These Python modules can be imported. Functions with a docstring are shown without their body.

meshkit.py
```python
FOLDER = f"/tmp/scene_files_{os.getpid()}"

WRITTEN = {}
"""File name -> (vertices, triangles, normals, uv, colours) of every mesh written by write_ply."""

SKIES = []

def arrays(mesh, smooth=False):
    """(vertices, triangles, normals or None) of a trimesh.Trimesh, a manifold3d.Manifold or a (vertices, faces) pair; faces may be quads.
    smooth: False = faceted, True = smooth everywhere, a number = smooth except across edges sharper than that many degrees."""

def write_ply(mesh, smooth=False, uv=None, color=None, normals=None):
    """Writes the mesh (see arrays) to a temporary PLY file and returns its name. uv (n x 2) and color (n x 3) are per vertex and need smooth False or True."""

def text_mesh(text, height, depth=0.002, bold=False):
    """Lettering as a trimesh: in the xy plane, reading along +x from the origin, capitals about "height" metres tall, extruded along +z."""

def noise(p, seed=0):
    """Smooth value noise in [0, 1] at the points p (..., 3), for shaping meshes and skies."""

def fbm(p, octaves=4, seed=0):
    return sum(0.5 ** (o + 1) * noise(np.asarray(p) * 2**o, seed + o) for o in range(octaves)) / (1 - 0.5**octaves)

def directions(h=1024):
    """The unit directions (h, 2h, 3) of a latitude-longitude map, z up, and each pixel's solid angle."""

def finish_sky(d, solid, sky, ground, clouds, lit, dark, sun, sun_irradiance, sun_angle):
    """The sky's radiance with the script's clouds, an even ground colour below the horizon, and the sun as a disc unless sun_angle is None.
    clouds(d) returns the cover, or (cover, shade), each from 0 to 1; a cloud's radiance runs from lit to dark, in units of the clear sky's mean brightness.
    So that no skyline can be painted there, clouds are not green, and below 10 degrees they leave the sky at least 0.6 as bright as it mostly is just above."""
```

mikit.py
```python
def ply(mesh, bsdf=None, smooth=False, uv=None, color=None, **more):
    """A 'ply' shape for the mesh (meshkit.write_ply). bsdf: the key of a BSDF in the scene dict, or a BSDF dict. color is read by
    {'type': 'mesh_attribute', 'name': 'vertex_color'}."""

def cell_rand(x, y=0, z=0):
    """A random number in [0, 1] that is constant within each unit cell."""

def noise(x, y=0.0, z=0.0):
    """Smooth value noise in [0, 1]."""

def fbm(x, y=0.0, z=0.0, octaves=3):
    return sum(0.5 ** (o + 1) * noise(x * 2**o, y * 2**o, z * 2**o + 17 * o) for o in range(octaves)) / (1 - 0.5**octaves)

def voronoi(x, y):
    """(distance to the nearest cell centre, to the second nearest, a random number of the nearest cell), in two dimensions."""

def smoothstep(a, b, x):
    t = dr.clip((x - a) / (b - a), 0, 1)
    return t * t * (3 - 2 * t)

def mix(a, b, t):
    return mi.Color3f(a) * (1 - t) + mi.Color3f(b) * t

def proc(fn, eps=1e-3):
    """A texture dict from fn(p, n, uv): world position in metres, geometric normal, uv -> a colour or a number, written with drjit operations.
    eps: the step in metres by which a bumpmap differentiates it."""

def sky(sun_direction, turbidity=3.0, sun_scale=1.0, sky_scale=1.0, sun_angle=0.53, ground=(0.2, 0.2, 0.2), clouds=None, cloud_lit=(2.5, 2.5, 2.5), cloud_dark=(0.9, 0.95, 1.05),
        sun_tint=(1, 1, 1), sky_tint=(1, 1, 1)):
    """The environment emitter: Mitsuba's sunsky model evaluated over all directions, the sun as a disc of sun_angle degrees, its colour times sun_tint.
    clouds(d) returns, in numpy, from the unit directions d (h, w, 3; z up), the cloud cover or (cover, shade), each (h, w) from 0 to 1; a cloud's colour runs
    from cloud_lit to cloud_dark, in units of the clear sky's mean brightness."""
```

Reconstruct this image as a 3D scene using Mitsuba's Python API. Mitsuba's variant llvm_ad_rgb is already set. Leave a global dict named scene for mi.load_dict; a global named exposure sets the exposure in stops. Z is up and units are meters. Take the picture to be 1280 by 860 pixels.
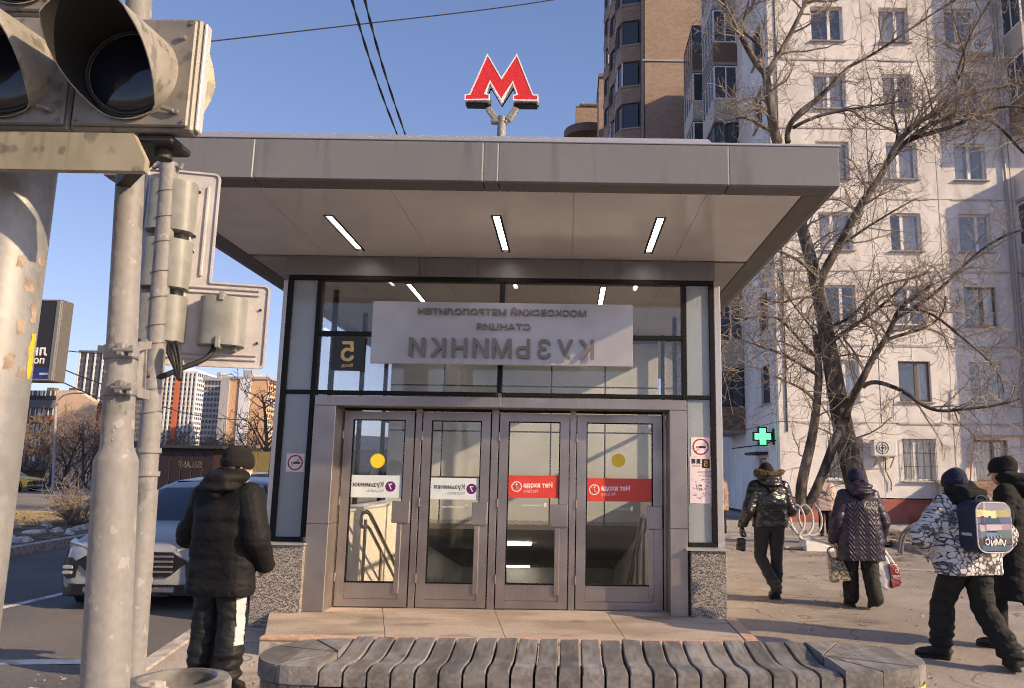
import math, random
import numpy as np, trimesh, drjit as dr, mitsuba as mi, mikit, meshkit
import manifold3d as m3
from manifold3d import Manifold
from shapely.geometry import Polygon, Point, LineString, box as sbox
from shapely import affinity, union_all
from mikit import noise, fbm, voronoi, cell_rand, smoothstep, mix, proc

T = mi.ScalarTransform4f
rng = np.random.default_rng(7)
random.seed(7)
scene, labels = {'type': 'scene'}, {}

# ------------------------------------------------------------------ camera, sky, exposure
FOC, PPX, PPY, EYE = 961.0, 73.6, 3.2, np.array([0, 0, 1.56])


def _axes(yaw, pitch, roll):
    cy, sy, cp, sp, cr, sr = math.cos(yaw), math.sin(yaw), math.cos(pitch), math.sin(pitch), math.cos(roll), math.sin(roll)
    f = np.array([sy * cp, cy * cp, sp]); r = np.array([cy, -sy, 0]); d = np.cross(f, r)
    return np.array([cr * r + sr * d, -sr * r + cr * d, f])


CAM = _axes(*np.radians([.123, 9.44, -.818]))
_m = np.eye(4); _m[:3, 0] = -CAM[0]; _m[:3, 1] = -CAM[1]; _m[:3, 2] = CAM[2]; _m[:3, 3] = EYE
scene['camera'] = {'type': 'perspective', 'fov': math.degrees(2 * math.atan(640 / FOC)), 'fov_axis': 'x', 'near_clip': 0.05, 'far_clip': 3000.0,
                   'principal_point_offset_x': -PPX / 1280, 'principal_point_offset_y': -PPY / 860, 'to_world': T(_m.tolist())}
SUN = (.910, -.415, .456)
scene['sky'] = mikit.sky(SUN, turbidity=3.2, sun_tint=(.99, .975, .985), sun_scale=1.45, sky_scale=1.62, sky_tint=(1.14, 1.0, 1.19), ground=(.2, .18, .16))
exposure = 1.73


# surveying helpers: a point of the photograph, taken to the place it stands at (distance y, height z or a plane)
def _ray(u, v):
    return CAM.T @ np.array([u - 640 - PPX, v - 430 - PPY, FOC])


def at(u, v, y):
    d = _ray(u, v); return EYE + d * (y / d[1])


def gz(u, v, z=0.0):
    d = _ray(u, v); return EYE + d * ((z - EYE[2]) / d[2])


def onx(u, v, x):
    d = _ray(u, v); return EYE + d * (x / d[0])


def onp(u, v, p0, n):
    d = _ray(u, v); return EYE + d * (np.dot(np.asarray(p0) - EYE, n) / np.dot(d, n))


# ------------------------------------------------------------------ mesh helpers
def put(key, mesh, mat, smooth=False, **kw):
    base, k, i = key, key, 0
    while k in scene:
        i += 1; k = f'{base}_{i:03d}'
    if isinstance(mesh, (list, tuple)) and not isinstance(mesh[0], np.ndarray):
        mesh = cat(mesh)
    scene[k] = mikit.ply(mesh, mat, smooth=smooth, **kw)
    return k


def put_copy(key, src, to_world=None, mat=None):
    base, k, i = key, key, 0
    while k in scene:
        i += 1; k = f'{base}_{i:03d}'
    d = dict(scene[src])
    if to_world is not None: d['to_world'] = to_world
    if mat: d['bsdf'] = {'type': 'ref', 'id': mat}
    scene[k] = d
    return k


_used = set()


def thing(key, label, cat_, group=None):
    k, i = key, 0
    while k in _used:
        i += 1; k = f'{key}_{i:03d}'
    _used.add(k)
    labels[k] = {'label': label, 'category': cat_}
    if group: labels[k]['group'] = group
    return k


def struct(key, kind='structure', label=None):
    labels[key] = {'kind': kind}
    if label: labels[key]['label'] = label
    return key


def part_label(key, **kw): labels[key] = kw


def cat(ms): return trimesh.util.concatenate([m for m in ms if m is not None])


def hullpts(p): return trimesh.convex.convex_hull(np.asarray(p, float))


def box(x0, x1, y0, y1, z0, z1, b=0.0):
    """An axis-aligned box; b is the width of its chamfer."""
    x0, x1 = min(x0, x1), max(x0, x1); y0, y1 = min(y0, y1), max(y0, y1); z0, z1 = min(z0, z1), max(z0, z1)
    if b <= 0:
        m = trimesh.creation.box((x1 - x0, y1 - y0, z1 - z0)); m.apply_translation([(x0 + x1) / 2, (y0 + y1) / 2, (z0 + z1) / 2]); return m
    b = min(b, .45 * (x1 - x0), .45 * (y1 - y0), .45 * (z1 - z0)); P = []
    for sx, X in ((1, x0), (-1, x1)):
        for sy, Y in ((1, y0), (-1, y1)):
            for sz, Z in ((1, z0), (-1, z1)):
                P += [(X + sx * b, Y + sy * b, Z), (X + sx * b, Y, Z + sz * b), (X, Y + sy * b, Z + sz * b)]
    return hullpts(P)


def beam(p, q, w, h, up=(0, 0, 1), b=0.0):
    """A bar from p to q, w wide and h high."""
    p, q = np.asarray(p, float), np.asarray(q, float); d = q - p; L = np.linalg.norm(d); d = d / L
    s = np.cross(d, up); s /= np.linalg.norm(s); u = np.cross(s, d)
    m = box(0, L, -w / 2, w / 2, -h / 2, h / 2, b); M = np.eye(4); M[:3, 0], M[:3, 1], M[:3, 2], M[:3, 3] = d, -s, u, p
    if np.linalg.det(M[:3, :3]) < 0: M[:3, 1] *= -1
    m.apply_transform(M); return m


def tube(path, r, n=8, cap=True):
    """A round tube along path, r one radius or one per point."""
    P = np.asarray(path, float); r = np.broadcast_to(np.asarray(r, float), (len(P),))
    t = np.gradient(P, axis=0) if len(P) > 2 else np.repeat((P[1:] - P[:-1]), 2, 0)
    t = t / (np.linalg.norm(t, axis=1, keepdims=True) + 1e-12)
    a = np.cross(t[0], [0, 0, 1.0] if abs(t[0][2]) < .9 else [1.0, 0, 0]); V = []
    ang = np.arange(n) * 2 * np.pi / n
    for i in range(len(P)):
        a = a - t[i] * np.dot(a, t[i]); a /= np.linalg.norm(a); bb = np.cross(t[i], a)
        V.append(P[i] + r[i] * (np.cos(ang)[:, None] * a + np.sin(ang)[:, None] * bb))
    V = np.vstack(V); i, j = np.meshgrid(np.arange(len(P) - 1), np.arange(n), indexing='ij')
    A, B, Cc, D = i * n + j, i * n + (j + 1) % n, (i + 1) * n + (j + 1) % n, (i + 1) * n + j
    Fq = np.concatenate([np.stack([A, B, Cc], -1).reshape(-1, 3), np.stack([A, Cc, D], -1).reshape(-1, 3)])
    if cap:
        k = len(V); V = np.vstack([V, P[:1], P[-1:]]); j = np.arange(n); e = (len(P) - 1) * n
        Fq = np.vstack([Fq, np.stack([j * 0 + k, (j + 1) % n, j], -1), np.stack([j * 0 + k + 1, e + j, e + (j + 1) % n], -1)])
    return trimesh.Trimesh(V, Fq, process=False)


def cyl(p, q, r, r2=None, n=24): return tube([p, q], [r, r if r2 is None else r2], n)


def lathe(prof, centre, n=40, axis=2):
    m = trimesh.creation.revolve(np.asarray(prof, float), sections=n)
    m.apply_translation(centre); return m


def extrude(poly, depth):
    return cat([trimesh.creation.extrude_polygon(g, depth, engine='earcut') for g in getattr(poly, 'geoms', [poly]) if g.area > 1e-9])


def facing(poly, x, y, z, depth):
    """A flat outline (drawn in x,z) as a plate whose front looks at -y and stands at y, depth deep backwards."""
    m = extrude(poly, depth); v = m.vertices.copy()
    m.vertices = np.stack([v[:, 0] + x, y + depth - v[:, 2], v[:, 1] + z], 1)
    return m


def facing_mirror_fix(m):
    return m


def disc(x, z, y, r, depth, n=32): return facing(Point(0, 0).buffer(r, quad_segs=n // 4), x, y, z, depth)


def ring(x, z, y, r1, r0, depth): return facing(Point(0, 0).buffer(r1).difference(Point(0, 0).buffer(r0)), x, y, z, depth)


def text(t, xc, z, y, h, depth=.004, bold=False, width=None, mirror=True, tall=None):
    """Lettering that looks at -y, centred on xc, its baseline at z; the place is seen mirrored, so it reads right to left."""
    m = meshkit.text_mesh(t, h, depth, bold); v = np.array(m.vertices); f = np.array(m.faces)
    c = (v[:, 0].min() + v[:, 0].max()) / 2; X = v[:, 0] - c
    if width: X = X * width / (X.max() - X.min())
    Z = v[:, 1]
    if mirror: X = -X; f = f[:, ::-1]
    return trimesh.Trimesh(np.stack([X + xc, y - v[:, 2], Z + z], 1), f, process=False)


def turned(m, ang, pivot=(0, 0, 0)):
    m = m.copy(); m.apply_transform(trimesh.transformations.rotation_matrix(ang, [0, 0, 1], pivot)); return m


def coloured(key, items, mat='print', **kw):
    """Several flat pieces of different print colours as one mesh with a colour per piece."""
    ms = [m for m, c in items]; col = np.vstack([np.tile(np.asarray(c, float), (len(m.vertices), 1)) for m, c in items])
    V, Fs, k = [], [], 0
    for m in ms:
        V.append(np.array(m.vertices)); Fs.append(np.array(m.faces) + k); k += len(m.vertices)
    return put(key, trimesh.Trimesh(np.vstack(V), np.vstack(Fs), process=False), mat, color=col, **kw)


def quad(a, b, c, d): return trimesh.Trimesh([a, b, c, d], [[0, 1, 2], [0, 2, 3]], process=False)


def sheet(pts, z):
    """A level sheet with the given outline."""
    poly = Polygon([(p[0], p[1]) for p in pts]); v, f = trimesh.creation.triangulate_polygon(poly, engine='earcut')
    m = trimesh.Trimesh(np.column_stack([v, np.full(len(v), z)]), f, process=False)
    if m.face_normals[:, 2].mean() < 0: m.invert()
    return m


# ------------------------------------------------------------------ materials
def rgb(*c): return {'type': 'rgb', 'value': list(map(float, c))}


def mat(name, color, rough=.6, metal=0.0, bump=None, bscale=.002, twosided=True, eps=1e-3, **kw):
    col = proc(color) if callable(color) else rgb(*color)
    ro = proc(rough) if callable(rough) else float(rough)
    d = {'type': 'principled', 'base_color': col, 'roughness': ro, **kw}
    if metal: d['metallic'] = float(metal)
    if bump is not None: d = {'type': 'bumpmap', 'arbitrary': proc(bump, eps), 'scale': float(bscale), 'bsdf': d}
    scene[name] = {'type': 'twosided', 'bsdf': d} if twosided else d
    return name


def clean(c): return mi.Color3f(c)


def speck(c1, c2, s, lo=.35, hi=.65, s2=None):
    def fn(p, n, uv):
        a = fbm(p.x * s, p.y * s, p.z * s, 3); t = smoothstep(lo, hi, a)
        if s2 is not None: t = t * .6 + .4 * noise(p.x * s2, p.y * s2, p.z * s2)
        return mix(c1, c2, t)
    return fn


def asphalt_col(p, n, uv):
    big = fbm(p.x * .35, p.y * .35, 0, 3); mid = fbm(p.x * 2.3, p.y * 2.3, 3, 3); fine = noise(p.x * 90, p.y * 90, 0)
    c = mix((.235, .203, .177), (.335, .293, .257), smoothstep(.3, .7, big * .6 + mid * .4))
    wx, wy = fbm(p.x * 1.1, p.y * 1.1, 5, 3) * 1.6, fbm(p.x * 1.1, p.y * 1.1, 9, 3) * 1.6
    f1, f2, _ = voronoi(p.x * .42 + wx, p.y * .33 + wy)
    crack = (1 - smoothstep(.0, .045, f2 - f1)) * smoothstep(.34, .46, fbm(p.x * .5, p.y * .5, 20, 2))
    stain = smoothstep(.62, .75, fbm(p.x * .9 + 40, p.y * .9, 7, 3))
    return c * (.8 + .4 * fine) * (1 - .55 * crack) * (1 - .3 * stain)


def asphalt_bump(p, n, uv): return noise(p.x * 120, p.y * 120, 0) + .6 * noise(p.x * 45, p.y * 45, 0) + 1.5 * fbm(p.x * 3, p.y * 3, 0, 2)


def road_col(p, n, uv):
    big = fbm(p.x * .3, p.y * .3, 11, 3); fine = noise(p.x * 90, p.y * 90, 2)
    return mix((.09, .085, .083), (.145, .132, .122), smoothstep(.3, .7, big)) * (.8 + .4 * fine)


def slab_col(p, n, uv):
    a = fbm(p.x * 1.4, p.y * 3.0, 2, 3); f = noise(p.x * 110, p.y * 110, p.z * 110); st = smoothstep(.62, .74, fbm(p.x * 2.1, p.y * 3.7, 6, 3))
    return mix((.27, .215, .17), (.39, .325, .27), smoothstep(.3, .7, a)) * (.85 + .3 * f) * (1 - .3 * st)


def granite_col(p, n, uv):
    a = noise(p.x * 150, p.y * 150, p.z * 150); b = noise(p.x * 75 + 9, p.y * 75, p.z * 75)
    c = mix((.07, .065, .062), (.42, .38, .35), smoothstep(.35, .7, a * .6 + b * .4))
    return c


def steel_col(p, n, uv):
    a = fbm(p.x * 3, p.y * 3, p.z * 3, 3); b = noise(p.x * 160, p.y * 160, p.z * 3)
    return mix((.33, .288, .268), (.43, .378, .352), smoothstep(.25, .75, a * .85 + b * .15))


def steel_rough(p, n, uv): return .28 + .22 * fbm(p.x * 5, p.y * 5, p.z * 5 + 3, 3)


def lawn_col(p, n, uv):
    a = fbm(p.x * .5, p.y * .5, 1, 3); b = noise(p.x * 9, p.y * 9, 4)
    return mix((.16, .12, .06), (.31, .235, .13), smoothstep(.3, .7, a * .6 + b * .4))


def soil_col(p, n, uv):
    a = fbm(p.x * 2, p.y * 2, 1, 3); b = noise(p.x * 17, p.y * 17, 4)
    return mix((.06, .045, .033), (.2, .15, .105), smoothstep(.3, .75, a * .5 + b * .5))


def panel_col(p, n, uv):
    a = fbm(p.x * .8, p.y * .8, p.z * .35, 3); b = fbm(p.x * 4, p.y * 4, p.z * 1.2, 3); f = noise(p.x * 30, p.y * 30, p.z * 30)
    return mix((.53, .495, .47), (.70, .665, .64), smoothstep(.3, .65, a * .6 + b * .4)) * (.88 + .2 * f)


def brick_col(p, n, uv):
    h = p.x + p.y * .97; row = dr.floor(p.z / .085); u = h / .27 + .5 * (row - 2 * dr.floor(row / 2)); fx = u - dr.floor(u); fz = p.z / .085 - row
    m = smoothstep(.0, .06, fx) * smoothstep(.0, .06, 1 - fx) * smoothstep(0, .16, fz) * smoothstep(0, .16, 1 - fz)
    r = cell_rand(dr.floor(u), row, 3); g = fbm(p.x * .3, p.y * .3, p.z * .3, 2)
    c = mix((.20, .13, .095), (.35, .245, .18), r * .6 + g * .4)
    return mix((.34, .28, .23), c, m)


def bark_col(p, n, uv):
    a = fbm(p.x * 8, p.y * 8, p.z * 2.2, 3); b = fbm(p.x * 2, p.y * 2, p.z * 1.2, 2)
    return mix((.045, .036, .029), (.19, .158, .128), smoothstep(.32, .72, a * .65 + b * .35))


def bark_bump(p, n, uv): return fbm(p.x * 14, p.y * 14, p.z * 4, 3)


def paint_col(p, n, uv):
    a = fbm(p.x * 4, p.y * 4, p.z * 2, 3); b = fbm(p.x * 14, p.y * 14, p.z * 9, 3); d = smoothstep(.63, .7, fbm(p.x * 9, p.y * 9, p.z * 5 + 4, 3))
    c = mix((.21, .202, .20), (.236, .227, .225), smoothstep(.3, .7, a * .6 + b * .4)) * (.92 + .16 * noise(p.x * 70, p.y * 70, p.z * 40))
    return mix(mix(c, (.115, .11, .106), d * .6), (.30, .29, .285), smoothstep(.70, .73, fbm(p.x * 27 + 3, p.y * 27, p.z * 15, 3)))


def galv_col(p, n, uv):
    f1, f2, r = voronoi(p.x * 35 + p.y * 35, p.z * 35); a = fbm(p.x * 5, p.y * 5, p.z * 3, 3)
    return mix((.21, .21, .207), (.31, .305, .30), r * .35 + .65 * smoothstep(.3, .7, a))


def wood_col(p, n, uv):
    g = noise(p.x * 60, p.y * 5, p.z * 60); a = fbm(p.x * 7, p.y * 4, p.z * 7, 3); w = smoothstep(.56, .68, fbm(p.x * 11, p.y * 6, p.z * 11 + 3, 3))
    c = mix((.095, .09, .088), (.22, .209, .203), smoothstep(.25, .75, a * .78 + g * .22))
    tone = .78 + .44 * cell_rand(dr.floor((p.x + 2.0) / .131), 3, 1)
    return mix(c, (.10, .08, .07), w * .45) * tone


def wood_bump(p, n, uv): return .7 * noise(p.x * 80, p.y * 4, p.z * 80) + .5 * fbm(p.x * 30, p.y * 14, p.z * 30, 3)


def scratch_bump(p, n, uv): return fbm(p.x * 22, p.y * 22, p.z * 22, 3)


def soffit_bump(p, n, uv): return fbm(p.x * .9, p.y * .9, 2, 2)


def wall_bump(p, n, uv): return fbm(p.x * 6, p.y * 6, p.z * 6, 3)


def cloth_bump(p, n, uv): return fbm(p.x * 9, p.y * 9, p.z * 14, 3)


def camo_col(p, n, uv):
    wx = fbm(p.x * 9, p.z * 9, p.y * 9, 2) * .9
    f1, f2, r = voronoi(p.x * 22 + p.y * 14 + wx, p.z * 24 + wx); g1, g2, r2 = voronoi(p.x * 61 + p.y * 30 + 5, p.z * 53)
    c = mix((.58, .56, .57), (.11, .108, .115), smoothstep(.36, .62, r * .55 + f1 * .5))
    c = mix(c, (.035, .035, .04), 1 - smoothstep(.08, .16, f2 - f1))
    return mix(c, (.62, .6, .61), smoothstep(.75, .85, r2) * .8)


def bin_col(p, n, uv):
    a = fbm(p.x * 9, p.y * 9, p.z * 9, 3); return mix((.085, .08, .077), (.21, .2, .19), smoothstep(.3, .7, a))


mat('asphalt_dusty', asphalt_col, .85, bump=asphalt_bump, bscale=.003)
mat('asphalt_road', road_col, .8, bump=asphalt_bump, bscale=.003)
mat('stone_slab', slab_col, .6, bump=asphalt_bump, bscale=.0015)
mat('edge_stone', speck((.42, .27, .19), (.52, .36, .27), 30), .6)
mat('granite', granite_col, .22)
mat('kerb_stone', speck((.26, .23, .21), (.40, .36, .33), 12), .8)
mat('dry_lawn', lawn_col, .95, bump=scratch_bump, bscale=.02)
mat('soil', soil_col, .95, bump=scratch_bump, bscale=.03)
mat('snow', speck((.32, .30, .29), (.62, .61, .62), 6), .8)
mat('road_paint', speck((.30, .285, .27), (.56, .54, .51), 7), .7)
mat('steel', steel_col, steel_rough, metal=.85)
mat('chrome', (.62, .60, .58), .16, metal=1.0)
def fascia_col(p, n, uv):
    a = fbm(p.x * 1.5, p.y * 1.5, p.z * 1.5, 3); st = noise(p.x * 26, p.y * 26, p.z * 1.1) * noise(p.x * 7, p.y * 7, 3)
    return mix((.158, .157, .163), (.185, .184, .189), a) * (1 - .22 * smoothstep(.32, .7, st))


def grime(c1, c2, s):
    def fn(p, n, uv):
        a = fbm(p.x * s, p.y * s, p.z * s, 3); st = noise(p.x * 55, p.y * 55, p.z * 6); d = smoothstep(.6, .72, fbm(p.x * 21, p.y * 21, p.z * 14 + 2, 3))
        return mix(c1, c2, smoothstep(.3, .7, a)) * (1 - .22 * smoothstep(.55, .85, st)) * (1 - .4 * d)
    return fn


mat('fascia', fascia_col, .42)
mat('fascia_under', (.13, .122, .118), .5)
mat('joint_light', (.5, .48, .47), .5)
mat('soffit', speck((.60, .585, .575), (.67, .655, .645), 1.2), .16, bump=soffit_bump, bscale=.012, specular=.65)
mat('black_frame', (.005, .005, .0055), .5, specular=.25)
mat('silver_trim', (.52, .49, .47), .35, metal=.6)
mat('spandrel', (.27, .305, .335), .08, specular=.6)
mat('sign_panel', speck((.42, .385, .375), (.46, .425, .415), 3.0), .30, metal=.5)
mat('letter_metal', (.19, .168, .158), .4, metal=.4)
mat('tile_light', speck((.40, .415, .395), (.47, .48, .455), 1.5), .35)
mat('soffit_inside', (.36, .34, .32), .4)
mat('cream_wall', (.54, .50, .43), .5)
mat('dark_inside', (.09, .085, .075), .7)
mat('stair_stone', speck((.2, .19, .18), (.33, .31, .29), 40), .6)
mat('paint_grey', paint_col, .62, bump=scratch_bump, bscale=.0045)
mat('galvanised', galv_col, .5, metal=.25, bump=scratch_bump, bscale=.001)
mat('housing_beige', grime((.15, .138, .122), (.20, .185, .165), 7), .45)
mat('beam_beige', grime((.25, .222, .15), (.32, .285, .20), 5), .5)
mat('housing_grey', speck((.20, .20, .183), (.235, .235, .215), 9), .45)
mat('plate_white', speck((.44, .415, .415), (.50, .475, .475), 6), .4)
mat('visor_black', (.02, .02, .02), .6)
mat('visor_tan', grime((.24, .22, .185), (.32, .295, .255), 8), .4)
mat('lens_dark', (.008, .011, .02), .08, specular=.7)
mat('rubber', (.015, .015, .016), .7)
mat('cable_black', (.02, .02, .02), .6)
mat('red_sign', (.62, .028, .028), .35)
mat('white_trim', (.75, .74, .73), .4)
mat('bench_wood', wood_col, .75, bump=wood_bump, bscale=.003)
mat('bench_dark', speck((.07, .065, .062), (.15, .14, .135), 15), .8)
mat('bin_concrete', bin_col, .45, bump=scratch_bump, bscale=.004)
mat('wall_panel', panel_col, .85, bump=wall_bump, bscale=.006)
mat('panel_shade', speck((.36, .33, .31), (.47, .435, .41), 1.4), .85)
mat('joint_grey', (.26, .24, .225), .9)
mat('base_red', speck((.27, .075, .05), (.36, .12, .085), 2), .8)
mat('window_frame', (.68, .66, .64), .45)
mat('window_frame_brown', (.14, .085, .055), .5)
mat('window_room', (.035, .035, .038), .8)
mat('curtain', (.42, .40, .38), .9)
mat('sill_metal', (.33, .30, .28), .5)
mat('brick', brick_col, .85)
mat('brick_dark', (.17, .125, .1), .85)
mat('balcony_panel', (.42, .39, .33), .8)
mat('balcony_steel', (.36, .33, .3), .6)
mat('bark', bark_col, .9, bump=bark_bump, bscale=.03)
mat('twig', (.26, .215, .172), .85)
mat('rack_paint', speck((.30, .29, .275), (.42, .41, .39), 9), .5)
mat('twig_dark', (.085, .065, .055), .9)
mat('twig_brown', (.21, .15, .115), .9)
mat('car_white', (.26, .27, .295), .3, clearcoat=.6, clearcoat_gloss=.95)
mat('car_black', (.006, .006, .007), .4)
mat('car_glass', (.012, .016, .022), .04, specular=.8)
mat('car_chrome', (.65, .64, .62), .15, metal=1.0)
mat('car_yellow', (.66, .42, .03), .3, clearcoat=1.0)
mat('headlamp', (.55, .55, .55), .08, metal=.6, clearcoat=1.0)
mat('tyre', (.018, .018, .018), .85)
mat('puffer_black', (.0075, .007, .008), .72, bump=cloth_bump, bscale=.015, sheen=.15, specular=.3)
mat('track_black', (.007, .007, .008), .68, bump=cloth_bump, bscale=.03)
mat('leather_black', (.008, .0075, .0075), .36, bump=cloth_bump, bscale=.03, specular=.7)
mat('denim_dark', (.019, .02, .024), .85, bump=cloth_bump, bscale=.03, sheen=.3)
mat('quilt_purple', (.024, .018, .036), .42, bump=cloth_bump, bscale=.01, specular=.4)
mat('wool_navy', (.014, .018, .045), .95, sheen=.5)
mat('wool_black', (.007, .0065, .0065), .95, sheen=.4)
mat('cloth_black', (.006, .006, .007), .9, bump=cloth_bump, bscale=.03)
mat('trousers_dark', (.008, .009, .008), .8, bump=cloth_bump, bscale=.04)
mat('coat_camo', camo_col, .8, bump=cloth_bump, bscale=.02)
mat('fur', speck((.10, .06, .035), (.26, .17, .10), 60), .95)
mat('skin', (.46, .28, .21), .55)
mat('hair_dark', (.02, .016, .013), .7)
mat('white_stripe', (.52, .51, .52), .7, bump=cloth_bump, bscale=.02)
mat('shoe_black', (.012, .012, .012), .5)
mat('bag_white', (.62, .60, .62), .35, bump=cloth_bump, bscale=.02)
mat('bag_red', (.15, .014, .022), .35, bump=cloth_bump, bscale=.02)
mat('bag_snake', speck((.05, .04, .03), (.30, .26, .2), 45), .3)
mat('paper_remains', speck((.24, .19, .15), (.36, .285, .225), 25), .9)
mat('grit_stone', speck((.09, .075, .062), (.34, .30, .26), 9), .9)
mat('pale_pink', (.55, .42, .38), .9)
mat('pack_navy', (.012, .018, .05), .6)
mat('ochre_wall', (.21, .165, .065), .8)
mat('kiosk_dark', (.024, .012, .015), .5)
mat('roof_dark', (.03, .03, .032), .7)
mat('timber_brown', speck((.16, .10, .07), (.26, .18, .13), 9), .8)
mat('ivory_paint', (.62, .6, .57), .5)
mat('tower_white', (.62, .62, .64), .7)
mat('tower_dark', (.11, .105, .115), .6)
mat('tower_red', (.55, .15, .08), .7)
mat('tower_orange', (.58, .36, .21), .8)
mat('tower_grey', (.36, .35, .37), .8)
mat('tower_beige', (.62, .44, .31), .8)
mat('far_glass', (.05, .06, .08), .15)
mat('brick_red', (.19, .075, .05), .8)
mat('sticker_yellow', (.62, .46, .03), .6)
mat('billboard_face', (.022, .02, .021), .3)
scene['print'] = {'type': 'twosided', 'bsdf': {'type': 'principled', 'base_color': {'type': 'mesh_attribute', 'name': 'vertex_color'}, 'roughness': .4}}
scene['pane'] = {'type': 'thindielectric', 'int_ior': 1.5}
scene['bag_film'] = {'type': 'principledthin', 'base_color': rgb(.75, .73, .76), 'roughness': .3, 'diff_trans': .9}


def glow(r): return {'type': 'area', 'radiance': rgb(*r)}
# ------------------------------------------------------------------ the setting: ground, road, lawn, pavement
_hole = [(at(357, 346, 8.4)[0] + .1, 9.6), (at(899, 352, 8.4)[0] - .1, 9.6), (at(899, 352, 8.4)[0] - .1, 21.1), (at(357, 346, 8.4)[0] + .1, 21.1)]
_gv, _gf = trimesh.creation.triangulate_polygon(Polygon([(-900, -300), (900, -300), (900, 1500), (-900, 1500)], [_hole]), engine='earcut')
_g = trimesh.Trimesh(np.column_stack([_gv, np.zeros(len(_gv))]), _gf, process=False)
if _g.face_normals[:, 2].mean() < 0: _g.invert()
put(struct('ground'), _g, 'asphalt_dusty')                 # one sheet to the horizon, open only over the metro stairwell
ka, kb = gz(165, 843), gz(243, 790)
kd = (kb - ka) / np.linalg.norm(kb - ka); kf = ka - kd * 9
kback = ka + kd * 2.6
put(struct('road'), sheet([(kf[0], kf[1]), (kback[0], kback[1]), (-3.4, 9.2), (-3.4, 70), (-160, 70), (-160, kf[1])], .004), 'asphalt_road')
# flush kerb stones between pavement and carriageway
kn = np.array([-kd[1], kd[0], 0])
struct('kerb', label='line of flush pale kerb stones along the carriageway')
for i in range(9):
    p, q = ka + kd * (i * 1.0 - 6.3), ka + kd * (i * 1.0 - 6.3 + .988)
    put('kerb__stone', beam(p + [0, 0, -.06], q + [0, 0, -.06], .15, .15, b=.012), 'kerb_stone')
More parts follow.
